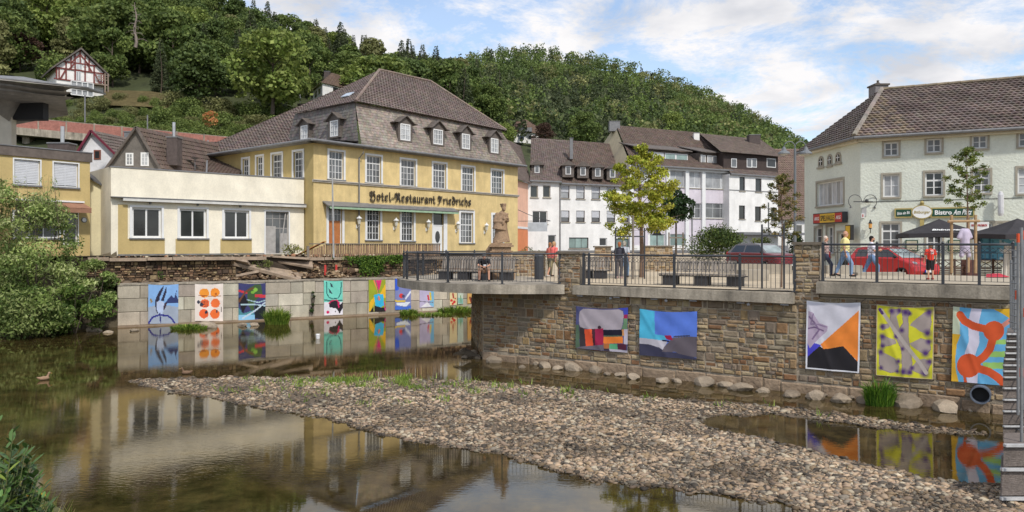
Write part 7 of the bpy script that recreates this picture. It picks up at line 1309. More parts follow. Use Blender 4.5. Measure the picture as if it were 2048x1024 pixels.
def person(label, loc, rz, h=1.72, pose='stand', shirt=(200, 200, 200), legs=(60, 70, 90), hair=(60, 45, 35), sleeves='short', trousers='long', skirt=None, shoes=(40, 36, 34), bald=False, beard=False, cap=False, arms=None, extra=None, fat=1., tag_=''):
 s = h/1.75; r = thing('person', loc, label, 'person'); r.rotation_euler = (0, 0, rz); V = lambda x, y, z: Vector((x*s, y*s, z*s))
 J = dict(pel=V(0, 0, .95), ch=V(0, .0, 1.33), nk=V(0, .0, 1.49), hd=V(0, -.02, 1.62)); f = fat
 for sd in (-1, 1):
  J['sh', sd] = V(sd*.175*f, 0, 1.41); J['el', sd] = V(sd*.25*f, .02, 1.13); J['ha', sd] = V(sd*.26*f, -.08, .88); J['hp', sd] = V(sd*.085*f, 0, .92); J['kn', sd] = V(sd*.095, -.015, .5); J['an', sd] = V(sd*.1, .02, .09); J['to', sd] = V(sd*.11, -.14, .04)
 if pose == 'walk':
  for sd, k in ((-1, 1), (1, -1)): J['kn', sd] = V(sd*.09, -.20*k-.03, .52); J['an', sd] = V(sd*.09, -.30*k+.08 if k > 0 else .33, .10 if k > 0 else .14); J['to', sd] = J['an', sd]+V(0, -.15, -.05 if k > 0 else -.09); J['el', sd] = V(sd*.24, .1*k, 1.14); J['ha', sd] = V(sd*.25, -.04+.14*k, .9)
 if pose == 'sit':
  dz = -.47
  for k in ('pel', 'ch', 'nk', 'hd'): J[k] = J[k]+V(0, -.03, dz)
  J['ch'] += V(0, -.13, -.03); J['nk'] += V(0, -.24, -.08); J['hd'] += V(0, -.32, -.12)
  for sd in (-1, 1): J['sh', sd] = V(sd*.19, -.2, 1.41+dz-.06); J['el', sd] = V(sd*.24, -.38, 1.16+dz-.02); J['ha', sd] = V(sd*.06, -.55, 1.04+dz+.05); J['hp', sd] = V(sd*.09, -.03, .93+dz); J['kn', sd] = V(sd*.2, -.44, .50); J['an', sd] = V(sd*.2, -.47, .09); J['to', sd] = V(sd*.23, -.62, .04)
 if arms:
  for sd, (e, q) in arms.items(): J['el', sd] = V(*e); J['ha', sd] = V(*q)
 # body: one skin surface
 m = MB(SKIN); R_ = lambda x: x*s
 capsule(m, J['pel'], J['ch'], R_(.12*f), R_(.13*f)); capsule(m, J['ch'], J['nk'], R_(.11), R_(.055)); capsule(m, J['nk'], J['hd'], R_(.052), R_(.06)); m.ball(J['hd']+V(0, .005, .035), R_(.098), sq=(.8, .95, 1.05)); m.ball(J['hd']+V(0, -.03, -.04), R_(.062), sq=(.85, 1, 1.1))
 up = (J['hd']-J['nk']).normalized(); m.beam(J['hd']+V(0, -.095, .03), J['hd']+V(0, -.112, -.01), R_(.024))
 for sd in (-1, 1):
  m.ball(J['hd']+V(sd*.078, 0, .01), R_(.024), sq=(.5, 1, 1.3)); capsule(m, J['ch']+(J['nk']-J['ch'])*.4, J['sh', sd], R_(.08), R_(.055)); capsule(m, J['sh', sd], J['el', sd], R_(.052), R_(.038)); capsule(m, J['el', sd], J['ha', sd], R_(.038), R_(.026))
  d = (J['ha', sd]-J['el', sd]).normalized(); pm = J['ha', sd]+d*R_(.05); capsule(m, J['ha', sd], pm, R_(.026), R_(.036))
  sid = d.cross(Vector((1, 0, 0))); sid = sid.normalized() if sid.length > .1 else Vector((0, 1, 0)); curl = Vector((-sd*.35, 0, 0))
  for k, fl in enumerate((.068, .078, .074, .058)):
   b0 = pm+sid*R_((k-1.5)*.024)+d*R_(.02); b1 = b0+(d+curl*.3).normalized()*R_(fl*.55); capsule(m, b0, b1, R_(.0105), R_(.0098), 6); capsule(m, b1, b1+(d+curl*1.6).normalized()*R_(fl*.5), R_(.0098), R_(.008), 6)
  tb_ = J['ha', sd]+sid*R_(-.03)+d*R_(.015); capsule(m, tb_, tb_+(d*.7-sid*.6).normalized()*R_(.05), R_(.013), R_(.010), 6)
  capsule(m, J['hp', sd], J['kn', sd], R_(.085*f), R_(.058)); capsule(m, J['kn', sd], J['an', sd], R_(.056), R_(.036)); capsule(m, J['an', sd], J['to', sd], R_(.036), R_(.03))
 fuse(m, 'body', SKIN, r, .011*s, 3)
 m = MB(BLACK)
 for sd in (-1, 1): m.ball(J['hd']+V(sd*.032, -.088, .035), R_(.011), sub=0)
 m.beam(J['hd']+V(-.022, -.098, -.045), J['hd']+V(.022, -.098, -.045), R_(.007)); m.build('eyes_and_mouth', r, world=False)
 # clothes
 m = MB(); q = .016; capsule(m, J['pel']+V(0, 0, .02), J['ch'], R_(.135*f+q*.6), R_(.135*f+q)); capsule(m, J['ch'], J['ch']+(J['nk']-J['ch'])*.72, R_(.12+q), R_(.07+q))
 for sd in (-1, 1):
  capsule(m, J['ch']+(J['nk']-J['ch'])*.35, J['sh', sd], R_(.08+q), R_(.058+q)); e = J['el', sd] if sleeves == 'long' else J['sh', sd].lerp(J['el', sd], .62); capsule(m, J['sh', sd], e, R_(.056+q), R_((.04 if sleeves == 'long' else .056)+q))
  if sleeves == 'long': capsule(m, J['el', sd], J['el', sd].lerp(J['ha', sd], .9), R_(.04+q), R_(.03+q))
 fuse(m, 'shirt', cl('shirt_'+tag_, shirt), r, .017*s, 2)
 m = MB(); capsule(m, J['pel']+V(0, 0, .02), J['pel']+V(0, 0, -.02), R_(.13*f+q*.6), R_(.125*f+q))
 for sd in (-1, 1):
  k_, a_ = J['kn', sd], J['an', sd]; e = J['hp', sd].lerp(k_, .98)
  capsule(m, J['hp', sd], e, R_(.088*f+q), R_(.064+q))
  if trousers == 'long': capsule(m, k_, k_.lerp(a_, .95), R_(.064+q), R_(.046+q))
 if skirt:
  m.tube([J['pel']+V(0, 0, .05), J['pel']+V(0, 0, -.2), J['pel']+V(0, 0, -skirt)], [R_(.14), R_(.19), R_(.24)], 14)
 fuse(m, 'trousers' if not skirt else 'skirt', cl('legs_'+tag_, legs), r, .017*s, 2)
 m = MB()
 for sd in (-1, 1): capsule(m, J['an', sd]+V(0, .03, -.045), J['to', sd]+V(0, 0, .0), R_(.046), R_(.042))
 fuse(m, 'shoes', cl('shoes_'+tag_, shoes), r, .016*s, 2)
 m = MB(); hm = cl('hair_'+tag_, hair)
 if cap: m.ball(J['hd']+V(0, .01, .065), R_(.112), sq=(.88, 1, .75)); m.ball(J['hd']+V(0, -.11, .06), R_(.07), sq=(1, .9, .2))
 elif bald: m.ball(J['hd']+V(0, .05, .01), R_(.088), sq=(.98, .7, .8))
 else: m.ball(J['hd']+V(0, .022, .055), R_(.108), sq=(.86, .93, .92)); m.ball(J['hd']+V(0, .06, -.01), R_(.08), sq=(.95, .6, 1))
 if beard: m.ball(J['hd']+V(0, -.045, -.06), R_(.062), sq=(.95, 1, .8))
 if len(m.v): fuse(m, 'cap' if cap else 'hair', hm, r, .015*s, 1)
 if extra: extra(r, J, V, s)
 return r
def phone(r, J, V, s): m = MB(mat('phone_grey', (.5, .5, .52), .3)); m.hexa([tuple(J['ha', 1]+V(-.09, -.06, .02)+Vector(q)) for q in ((0, 0, 0), (.12, 0, 0), (.12, .012, .07), (0, .012, .07), (0, -.008, .004), (.12, -.008, .004), (.12, .004, .074), (0, .004, .074))]); tag(m.build('phone', r, world=False), None)
man = person('man in black t-shirt and grey cap sitting on the balcony bench looking at his phone', at(968, 489, 32.55).xy.to_3d()+Vector((0, 0, ZP+.004)), .05, 1.78, 'sit', (28, 28, 32), (150, 120, 100), (96, 96, 96), trousers='short', cap=True, shoes=(60, 54, 50), extra=phone, tag_='sitter')
person('woman in coral shirt and beige shorts walking behind the balcony railing', (X(1108, 36), 36, ZP+.01), 2.2, 1.7, 'walk', (226, 112, 106), (140, 130, 100), (190, 150, 110), trousers='short', shoes=(190, 186, 180), fat=1.1, tag_='coral')
person('person half hidden behind the walker in coral shirt, only brown hair showing', (X(1100, 37), 37, ZP+.01), 2.2, 1.66, 'stand', (190, 104, 90), (110, 104, 84), (150, 100, 64), tag_='behindcoral')
def bag(r, J, V, s): m = MB(cl('dark_bag', (46, 50, 60))); capsule(m, V(.2, -.12, 1.12), V(.2, -.2, 1.0), .1, .12); fuse(m, 'shoulder_bag', MATS['dark_bag'], r, .02, 1)
person('red haired woman in dark top and grey trousers beside the young tree', (X(1239, 35), 35, ZP+.01), 2.7, 1.68, 'stand', (60, 60, 70), (104, 98, 98), (176, 106, 66), shoes=(200, 170, 170), extra=bag, tag_='redhair')
person('white haired man in pale grey shirt and blue jeans behind the red haired woman', (X(1249, 35.6), 35.6, ZP+.01), 2.7, 1.72, 'walk', (186, 190, 198), (112, 136, 166), (214, 206, 190), shoes=(80, 70, 62), tag_='whitehair')
ZT = ZS+.004
person('bald man in yellow t-shirt and blue jeans walking behind the right railing', (X(1690, 27.6), 27.6, ZT), 1.1, 1.68, 'walk', (226, 214, 150), (120, 144, 176), (168, 140, 120), bald=True, fat=1.15, shoes=(40, 36, 34), tag_='yellow', arms={-1: ((-.24, .02, 1.12), (-.22, -.04, .86)), 1: ((.24, -.02, 1.12), (.24, -.1, .88))})
person('dark bearded man in white t-shirt and jeans walking in front of the red hatchback', (X(1743, 31.5), 31.5, 3.42), 1.2, 1.78, 'walk', (222, 218, 232), (104, 128, 164), (28, 24, 24), beard=True, shoes=(150, 140, 130), arms={-1: ((-.2, -.1, 1.13), (-.08, -.28, 1.18)), 1: ((.2, -.1, 1.13), (.08, -.28, 1.16))}, tag_='white')
def ten(r, J, V, s):
 me = text_mesh('10', 1., .002, 0, .04); m = MB(SWH); m.mesh([(-(v.co.x)*.16*s, .175*s+v.co.z, J['ch'].z-.02+v.co.y*.2*s) for v in me.vertices], [tuple(reversed(p.vertices)) for p in me.polygons]); m.build('number', r, world=False)
 me = text_mesh('NC', 1., .002, 0, .04); m = MB(SWH); m.mesh([(-(v.co.x)*.1*s, .168*s+v.co.z, J['ch'].z+.09*s+v.co.y*.08*s) for v in me.vertices], [tuple(reversed(p.vertices)) for p in me.polygons]); m.build('lettering', r, world=False)
person('boy seen from behind in red football shirt number 10 and black shorts', (X(1861, 25.3), 25.3, ZT), math.pi-.1, 1.22, 'stand', (222, 62, 42), (24, 22, 24), (120, 92, 66), trousers='short', shoes=(150, 60, 60), extra=ten, tag_='boy')
def rbag(r, J, V, s): m = MB(cl('red_bag', (190, 40, 50))); capsule(m, V(.2, -.1, 1.0), V(.24, -.1, .85), .09, .11); fuse(m, 'red_shoulder_bag', MATS['red_bag'], r, .02, 1)
person('white haired woman with red shoulder bag half hidden by the tall pier', (X(1651, 28.2), 28.2, ZT), 1.2, 1.5, 'walk', (176, 150, 146), (54, 58, 78), (214, 196, 182), sleeves='short', extra=rbag, tag_='grandma')
# ---------------------------------------------------------------- saint statue
D = 34.5; sx0 = X(1003, D); zt = Z(486, D); st = thing('saint_statue', (sx0, D, ZP), 'weathered sandstone statue of a robed saint with hat on a stepped pedestal', 'statue'); SND = mat('sandstone', (.30, .20, .125), .95, .3, 2.2, bump=.02, bs=14, fine=.3)
m = MB(SND)
for w_, z0, z1 in ((.62, ZP, ZP+.3), (.46, ZP+.3, zt-.42), (.52, zt-.42, zt-.36), (.44, zt-.36, zt-.18), (.56, zt-.18, zt-.1), (.48, zt-.1, zt)): m.box(sx0-w_, sx0+w_-.08*0, D-w_*.8, D+w_*.8, z0, z1)
m.build('pedestal', st); m = MB(SND); zb0 = zt; k = 1.86/1.9; V = lambda x, y, z: Vector((sx0+x*k, D+y*k, zb0+z*k))
m.tube([V(-.02, 0, .0), V(-.04, 0, .1), V(0, 0, .5), V(.02, 0, .85), V(.0, 0, 1.1), V(.03, 0, 1.4), V(.06, 0, 1.5)], [.40, .36, .27, .25, .25, .17, .08], 16); m.tube([V(-.08, .0, .62), V(-.04, 0, .9), V(-.03, 0, 1.2), V(.05, 0, 1.45)], [.36, .31, .24, .11], 14)
for a in range(9): t = a*.7; m.tube([V(.36*math.cos(t), .3*math.sin(t), .03), V(.24*math.cos(t+.15), .2*math.sin(t+.15), .75)], [.06, .03], 6)
capsule(m, V(-.2, -.05, 1.33), V(-.3, -.12, 1.0), .11, .1); capsule(m, V(-.3, -.12, 1.0), V(.05, -.3, .98), .1, .075); capsule(m, V(.2, -.04, 1.33), V(.28, -.14, 1.05), .1, .09); capsule(m, V(.28, -.14, 1.05), V(.12, -.3, 1.12), .08, .06); capsule(m, V(.08, -.34, .88), V(.3, -.2, 1.36), .045, .04); capsule(m, V(.1, -.3, 1.2), V(.34, -.26, 1.14), .035, .03)
m.ball(V(.1, -.04, 1.62), .115*k, sq=(.85, 1, 1.15)); m.ball(V(.14, -.1, 1.55), .06); m.tube([V(.09, 0, 1.68), V(.08, 0, 1.86)], [.13, .16], 4); m.ball(V(.2, -.06, 1.6), .025)
o = fuse(m, 'robed_figure', SND, None, .022, 1); o.parent = st; o.location = -st.location
m = MB(SND); m.tube([(X(984, 35), 35, ZP), (X(984, 35), 35, Z(500, 35)), (X(984, 35), 35, Z(489, 35))], [.32, .3, .12], 10); tag(m.build('stone_bollard'), 'round topped stone beside the statue pedestal', 'stone')
# ---------------------------------------------------------------- benches
BW = mat('bench_slat_wood', (.27, .235, .20), .85, .2, 5, bump=.006, bs=20, objvar=.3)
def bench(label, a, b_, z, seat_d=.55, seat_h=.45, back=True, back_h=.95, blocks=(.12, .5, .88), gap=.125, seatw=.09, backrange=(0., 1.)):
 pl = Pl(a, b_); r = thing('slatted_bench', pl.p(0, z), label, 'bench'); n = int(pl.L/gap)
 for i in range(n):
  u = i*gap; m = MB(BW); m.pbox(pl, u, u+seatw, z+seat_h-.07, z+seat_h, -seat_d, .0); m.build('seat_slat', r)
  if back and backrange[0] <= i/n < backrange[1]: m = MB(BW); P = pl.p; m.hexa([P(u, z+seat_h+.04, -seat_d+.02), P(u+seatw, z+seat_h+.04, -seat_d+.02), P(u+seatw, z+seat_h+.04, -seat_d-.03), P(u, z+seat_h+.04, -seat_d-.03), P(u, z+back_h, -seat_d-.12), P(u+seatw, z+back_h, -seat_d-.12), P(u+seatw, z+back_h, -seat_d-.17), P(u, z+back_h, -seat_d-.17)]); m.build('back_slat', r)
 m = MB(DARKM); m.pbox(pl, 0, pl.L, z+seat_h-.11, z+seat_h-.07, -.12, -.06); m.pbox(pl, 0, pl.L, z+seat_h-.11, z+seat_h-.07, -seat_d+.06, -seat_d+.12)
 if back: m.pbox(pl, pl.L*backrange[0], pl.L*backrange[1], z+seat_h+.12, z+seat_h+.16, -seat_d-.09, -seat_d-.05); m.pbox(pl, pl.L*backrange[0], pl.L*backrange[1], z+back_h-.12, z+back_h-.08, -seat_d-.2, -seat_d-.16)
 m.build('frame', r)
 for f in blocks: u = pl.L*f; m = MB(mat('dark_bench_block', (.04, .038, .04), .7, .2, 3)); m.pbox(pl, u-.26, u+.26, z, z+seat_h-.11, -seat_d+.06, -.06); m.build('leg_block', r)
 return r
bench('long slatted bench on the balcony with the seated man', (X(872, 33.8), 33.8), (X(1024, 32.4), 32.4), ZP, blocks=(.1, .35, .62, .9), back_h=1.02)
bench('wide slatted bench with dark blocks behind the middle railing', (X(1317, 29.5), 29.5), (X(1489, 27.9), 27.9), ZP, .7, .45, True, .95, (.12, .5, .88), backrange=(.15, .85)); bench('short slatted bench behind the left end of the middle railing', (X(1150, 35), 35), (X(1213, 34.4), 34.4), ZP, .6, .45, True, 1.0, (.3, .75))
def block(name, label, px0, px1, py0, py1, D, m_, dep=.5, cat='block', zb=None): m = MB(m_); z0 = Z(py1, D) if zb is None else zb; m.box(X(px0, D), X(px1, D), D, D+dep, z0, Z(py0, D)); o = m.build(name, loc=None); return tag(o, label, cat)
CB = mat('bench_concrete', (.36, .32, .26), .9, .2, 2, bump=.006, bs=18, streak=.15)
block('concrete_bench', 'pale concrete seat block right of the slatted bench', 1478, 1538, 540, 560, 32.5, CB, .6, 'bench', ZP); block('concrete_wall', 'low concrete kerb wall in front of the burgundy car', 1440, 1584, 528, 545, 40, CB, .4, 'wall', ZP)
block('concrete_bench', 'long low concrete block in front of the red hatchback', 1716, 1812, 545, 557, 28.8, CB, .5, 'bench', ZS); block('concrete_bench', 'concrete seat with slats behind the man in yellow', 1655, 1725, 531, 545, 30.5, CB, .5, 'bench', ZS)
# stone walls further back on the plaza
def lowwall(px0, px1, ytop, D, label, zb=None, dep=.5):
 pl = Pl.pd(px0, D, px1, D); zt = Z(ytop, D); z0 = zb or zg(0, D); r = thing('low_stone_wall', pl.p(0, z0), label, 'wall'); m = MB(MORT); m.pbox(pl, .02, pl.L-.02, z0, zt-.08, -dep, -.02); m.build('core', r); lay(r, pl, stones(pl, 0, pl.L, z0, zt-.08, .22, .34, (.18, .5)), -.03); m = MB(CAP); m.pbox(pl, -.06, pl.L+.06, zt-.08, zt, -dep-.05, .06); m.build('cap_stone', r)
lowwall(1024, 1092, 503, 37.5, 'stone wall behind the balcony railing right of the statue'); lowwall(1190, 1223, 492, 44, 'small stone pier left of the wiry young tree'); lowwall(1289, 1346, 491, 44, 'stone pier right of the yellow green tree trunk')
def ironfence(px0, D0, px1, D1, z, h, label): return railing([(X(px0, D0), D0), (X(px1, D1), D1)], z, h, label, [0, 1], .16, 'iron_fence')
ironfence(1223, 44.2, 1289, 44.2, zg(0, 44), 1.1, 'short dark iron fence between two stone piers on the plaza'); ironfence(1346, 44.2, 1460, 44.2, zg(0, 44), .95, 'dark iron fence in front of the big shrub')
m = MB(DARKM); m.tube([(X(1078, 34), 34, ZP), (X(1078, 34), 34, ZP+1.05)], .22, 10); m.lathe((X(1078, 34), 34, ZP+1.05), [(.24, 0), (.2, .06), (.01, .1)], 10); tag(m.build('litter_bin'), 'dark cylindrical litter bin behind the balcony railing', 'bin')
# ---------------------------------------------------------------- town trees and shrubs
def treeguard(label, xs, D, z, h, bar=True, mt=DARKM, r=.035):
 t = thing('tree_guard', (X(xs[0], D), D, z), label, 'tree guard')
 for x in xs: m = MB(mt); m.tube([(X(x, D), D, z), (X(x, D), D, z+h)], r, 8); m.build('post', t)
 if bar: m = MB(mt); m.beam((X(xs[0], D), D, z+h-.4), (X(xs[-1], D), D, z+h-.4), r*2, r*1.6); m.beam((X(xs[0], D), D, z+h-.12), (X(xs[-1], D), D, z+h-.12), .012); m.build('crossbar', t)
D = 36.; yt = thing('young_tree', (X(1283, D), D, ZP), 'young tree with airy yellow green crown on the plaza', 'tree'); m = MB(mat('young_bark', (.20, .13, .09), .9, .2, 8, bump=.006, bs=30)); q = yt.location; ztop = Z(292, D)-ZP
m.tube([q, q+Vector((.02, 0, 1.2)), q+Vector((-.02, 0, 2.6)), q+Vector((-.12, 0, 4.2)), q+Vector((-.2, 0, 5.8))], [.11, .10, .085, .05, .012], 8)
for k in range(26): t = 2.1+k*.135; a = k*2.4; L_ = 1.75*(1-(t-2.1)/4.4)+.2; b0 = q+Vector((-.05, 0, t)); b1 = b0+Vector((math.cos(a)*L_*.55, math.sin(a)*L_*.55, L_*.35)); m.tube([b0, b1, b1+Vector((math.cos(a)*L_*.5, math.sin(a)*L_*.5, L_*.12))], [.022, .012, .004], 5)
m.build('trunk', yt); bl = []
for k in range(130):
 t = random.random()**.8; a = random.uniform(0, 6.283); rad = (1.95*math.sin(math.pi*min(1, .22+t*.78))**.8)*random.uniform(.25, 1.0); bl.append((math.cos(a)*rad-.03, math.sin(a)*rad, 2.0+t*4.3, random.uniform(.24, .42)*(1-.3*t), .7))
V, Fc, c = blob_crown(16500, bl, .112, [(176, 176, 62), (160, 166, 58), (192, 188, 84), (140, 152, 54)], .75, 0, .5, (.2, 1.15)); npmesh('crown', V, Fc, c, M_LEAF, yt)
treeguard('dark steel tree guard around the yellow green tree', (1231, 1289), 34.5, ZP, 2.35); m = MB(WOODG); m.tube([(X(1266, 34.2), 34.2, ZP), (X(1266, 34.2), 34.2, ZP+2.9)], .05, 7); tag(m.build('stake'), 'thin wooden stake left of the yellow green tree trunk', 'stake')
def sapling(label, px, D, z, ztop, w_, n, cols, lo=.4, size=.1, r=.035):
 t = thing('sapling', (X(px, D), D, z), label, 'tree'); h = ztop-z; m = MB(MATS['young_bark']); q = t.location; m.tube([q, q+Vector((.03, 0, h*.5)), q+Vector((-.03, 0, h*.99))], [r, r*.7, .008], 7); bl = []
 for k in range(22): f = lo+(1-lo)*k/22; a = k*2.4; L_ = w_*.5*math.sin(math.pi*min(1, .3+.7*(f-lo)/(1-lo)))**.7; e = q+Vector((math.cos(a)*L_, math.sin(a)*L_, h*f+L_*.4)); m.tube([q+Vector((0, 0, h*f)), e], [.015, .004], 4); bl += [(math.cos(a)*L_*g, math.sin(a)*L_*g, h*f+L_*.4*g, .2*w_/1.6, .7) for g in (.45, .95)]
 m.build('trunk', t); bl.append((0, 0, h*.97, .12, 1.2)); V, Fc, c = blob_crown(n, bl, size, cols, .55, 0, .6, (.2, 1.1)); npmesh('crown', V, Fc, c, M_LEAF, t)
sapling('thin sapling with olive brown leaves in front of the attic house', 1563, 27.6, ZP, Z(350, 27.6), 1.35, 3400, [(120, 116, 62), (98, 98, 50), (146, 128, 84), (84, 92, 48)], .42, .085); treeguard('dark steel posts around the olive leaved sapling', (1524, 1568), 26.8, ZP, 2.3)
sapling('slim sapling with feathery green top before the bistro front', 1934, 31.5, ZS, Z(296, 31.5), 1.6, 4200, [(104, 118, 52), (84, 100, 46), (130, 136, 70)], .5, .09, .045)
WS = mat('round_wood_stake', (.36, .24, .13), .8, .2, 5, bump=.006, bs=20, objvar=.15); t = thing('tree_stakes', (X(1903, 31), 31, ZS), 'brown wooden stake frame holding the sapling before the bistro', 'tree stake')
for x in (1903, 1951, 1936): m = MB(WS); d_ = 31 if x != 1936 else 32; m.tube([(X(x, d_), d_, ZS), (X(x, d_), d_, Z(430, d_))], .06, 8); m.build('stake', t)
m = MB(WS); m.tube([(X(1896, 30.9), 30.9, Z(443, 31)), (X(1959, 30.9), 30.9, Z(442, 31))], .055, 8); m.build('crossbar', t)
sh_ = thing('hanging_shirt', (X(1929, 30.8), 30.8, Z(457, 30.8)), 'pale lilac short sleeved overall hanging from the wooden tree stakes', 'garment'); m = MB(); q = lambda px, py, dy=0: Vector((X(px, 30.8), 30.8+dy, Z(py, 30.8)))
capsule(m, q(1924, 460), q(1936, 460), .07, .07); capsule(m, q(1930, 466), q(1930, 500), .16, .19); capsule(m, q(1923, 462), q(1918, 475), .07, .09); capsule(m, q(1937, 462), q(1941, 474), .07, .09); capsule(m, q(1925, 500), q(1923, 511), .09, .1); capsule(m, q(1935, 500), q(1937, 511), .09, .1); o = fuse(m, 'cloth', cl('lilac_cloth', (186, 176, 196)), None, .03, 3); o.parent = sh_; o.location = -sh_.location
D = 58; dk = thing('clipped_tree', (X(1352, D), D, zg(0, D)), 'small dark green ball headed tree tied between wooden stakes', 'tree'); m = MB(BARK); q = dk.location; m.tube([q, q+Vector((0, 0, 2.6))], [.09, .07], 7); m.build('trunk', dk)
V, Fc, c = blob_crown(2600, [(x*.9, y*.9, 3.1+z*.95, .62, .9) for x, y, z in ((0, 0, 0), (.8, 0, .2), (-.8, .1, .1), (.2, -.6, .3), (-.3, -.5, 1.0), (.4, .2, 1.3), (.9, -.3, .9), (-.6, 0, .9), (0, .2, 1.7))], .2, [(48, 70, 36), (38, 58, 30), (60, 84, 42)], .7); npmesh('crown', V, Fc, c, M_LEAF, dk)
treeguard('wooden stakes beside the dark ball headed tree', (1338, 1366), 57.5, zg(0, 57), 1.9, True, WOODG, .06)
bush('round_shrub', 'big rounded green shrub on the plaza in front of the attic house', (X(1432, 50), 50, zg(0, 50)-.1), 4.4, 2.9, 7500, .15, [(84, 100, 46), (66, 84, 38), (110, 122, 62), (52, 68, 34)], 'shrub', 26, .45)
bush('small_shrub', 'small green bush right of the big rounded shrub', (X(1520, 55), 55, zg(0, 55)-.1), 2.6, 1.9, 1500, .16, [(120, 128, 66), (92, 104, 52)], 'shrub', 10); bush('small_shrub', 'feathery green bush at the right end of the hotel', (X(1060, 50), 50, zg(0, 50)-.3), 2.4, 1.6, 2600, .13, [(104, 118, 66), (84, 98, 54), (136, 142, 90)], 'shrub', 14, .35)
bush('conifer_bush', 'dark green conifer bush behind the lamp post', (X(1594, 56), 56, 3.7), 1.7, 2.1, 1700, .14, [(46, 66, 34), (36, 54, 30)], 'shrub', 12)
# river bushes at left
def willow(label, px, D, z0, w_, h, n, cols, blobs, size=.22, asp=.34, rr=(.12, .22)): return bush('river_bush', label, (X(px, D), D, z0), w_, h, n, size, cols, 'bush', blobs, asp, True, rr, .35, .6, (.35, 1.12), None)
GW = [(150, 164, 96), (128, 148, 80), (180, 188, 130), (96, 116, 60)]; GD = [(118, 136, 70), (80, 100, 50), (150, 162, 100)]
willow('tall willow bush with feathery top in front of the ochre house', 72, 41.2, .6, 4.8, 7.4, 9000, GW, 34); willow('tall willow bush cut off by the left picture edge', -10, 40.5, .5, 4.6, 8.6, 8000, GW, 30); willow('willow bush at the left end of the block quay', 190, 43.0, .2, 2.4, 4.3, 5500, GW, 20)
willow('dark low bush overhanging the water at left', 60, 39.2, -.1, 4.4, 3.0, 6500, GD, 26, .21, .42); willow('leafy low bush between the dark bush and the quay', 150, 41.0, -.1, 3.4, 2.9, 5200, [(92, 116, 50), (74, 98, 42), (120, 136, 70)], 18, .21, .42)
# wispy willow shoots above the bushes
m_ = MB(BARK); Cs_, = [[]]
for k in range(46):
 px = random.uniform(-20, 120); D = 40.6; b0 = at(px, 455, D); top = at(px+random.uniform(-14, 14), random.uniform(345, 430), D); m_.tube([b0, b0.lerp(top, .5)+Vector((.05, 0, 0)), top], [.02, .012, .004], 4)
 for j in range(46): t = random.random(); Cs_.append(tuple(b0.lerp(top, t)+Vector((random.gauss(0, .13), random.gauss(0, .13), random.gauss(0, .05)))))
sh2 = thing('willow_shoots', at(50, 455, 40.6), 'thin leafy willow shoots rising in front of the white shutters', 'bush'); m_.build('stems', sh2); C_ = np.array(Cs_)-np.array(sh2.location); V, Fc = leaves(C_, rng.normal(size=C_.shape), .17, None, .25, .5, .8); npmesh('foliage', V, Fc, pal(len(C_), GW), M_LEAF, sh2)
# laurel at the lower left
LA = thing('laurel_bush', (X(-30, 8.4), 8.4, .7), 'glossy laurel bush with large leaves at the lower left corner', 'bush'); GLL = mat('laurel_leaf', (.085, .16, .04), .32, .2, 3, spec=.5, trans=.15, objvar=.4); GLY = mat('young_laurel_leaf', (.26, .34, .05), .4, .15, 3, trans=.3, objvar=.2)
lf_ = MB(GLL)
for s_ in (-1, 1):
 for a, b_ in ((0, .25), (.25, .5), (.5, .78), (.78, 1)): w0, w1 = .36*math.sin(math.pi*a)**.7, .36*math.sin(math.pi*min(b_, .999))**.7; q = [(a, 0, -.12*a*a), (b_, 0, -.12*b_*b_), (b_, s_*w1*.5, -.12*b_*b_+.06*w1), (a, s_*w0*.5, -.12*a*a+.06*w0)]; lf_.face(q if s_ > 0 else q[::-1])
o = lf_.build('leaf'); LM1 = o.data; bpy.data.objects.remove(o); LM2 = LM1.copy(); LM2.materials.clear(); LM2.materials.append(GLY)
stm = MB(mat('green_stem', (.10, .12, .04), .7)); cnt = 0; ex = []
for k in range(150):
 a = random.uniform(0, 6.28); rr_ = math.sqrt(random.random())*.68; hh = 2.35*(1-(rr_/.72)**2*.5)*random.uniform(.5, 1.0); base_ = Vector((math.cos(a)*rr_*.4-.05, math.sin(a)*rr_*.4, 0)); tip = Vector((math.cos(a)*rr_-.02, math.sin(a)*rr_, hh)); stm.tube([base_+LA.location, tip*.6+base_*.3+LA.location, tip+LA.location], [.012, .008, .004], 4)
 for j in range(11):
  t = 1-.05*j-.02; p = base_.lerp(tip, t); an = j*2.4+k; el_ = .9-.09*j; d = Vector((math.cos(an)*math.cos(el_), math.sin(an)*math.cos(el_), math.sin(el_))); L_ = random.uniform(.13, .19)*(.75 if j == 0 else 1); rot = d.to_track_quat('X', 'Z').to_euler(); young = j < 3 and k % 3 == 0
  ex.append((p, rot, L_, young))
ex.sort(key=lambda e: e[0].y-e[0].x*.6)
stm.build('stems', LA)
for p, rot, L_, yg in ex[:290]: link('leaf', LM2 if yg else LM1, LA, p, sc=(L_,)*3, rot=rot)
lv = np.array([v.co[:] for v in LM1.vertices]); lfc = np.array([p.vertices[:] for p in LM1.polygons]); Vs = []; Fs = []; k0 = 0
for p, rot, L_, yg in ex[290:]: Mx = np.array(Matrix.LocRotScale(p, rot, Vector((L_,)*3))); Vs.append(lv @ Mx[:3, :3].T+Mx[:3, 3]); Fs.append(lfc+k0); k0 += len(lv)
tag(npmesh('inner_leaves', np.vstack(Vs), np.vstack(Fs), np.tile([.04, .09, .02], (len(Fs)*len(lfc), 1)), GLL, LA), kind='stuff')
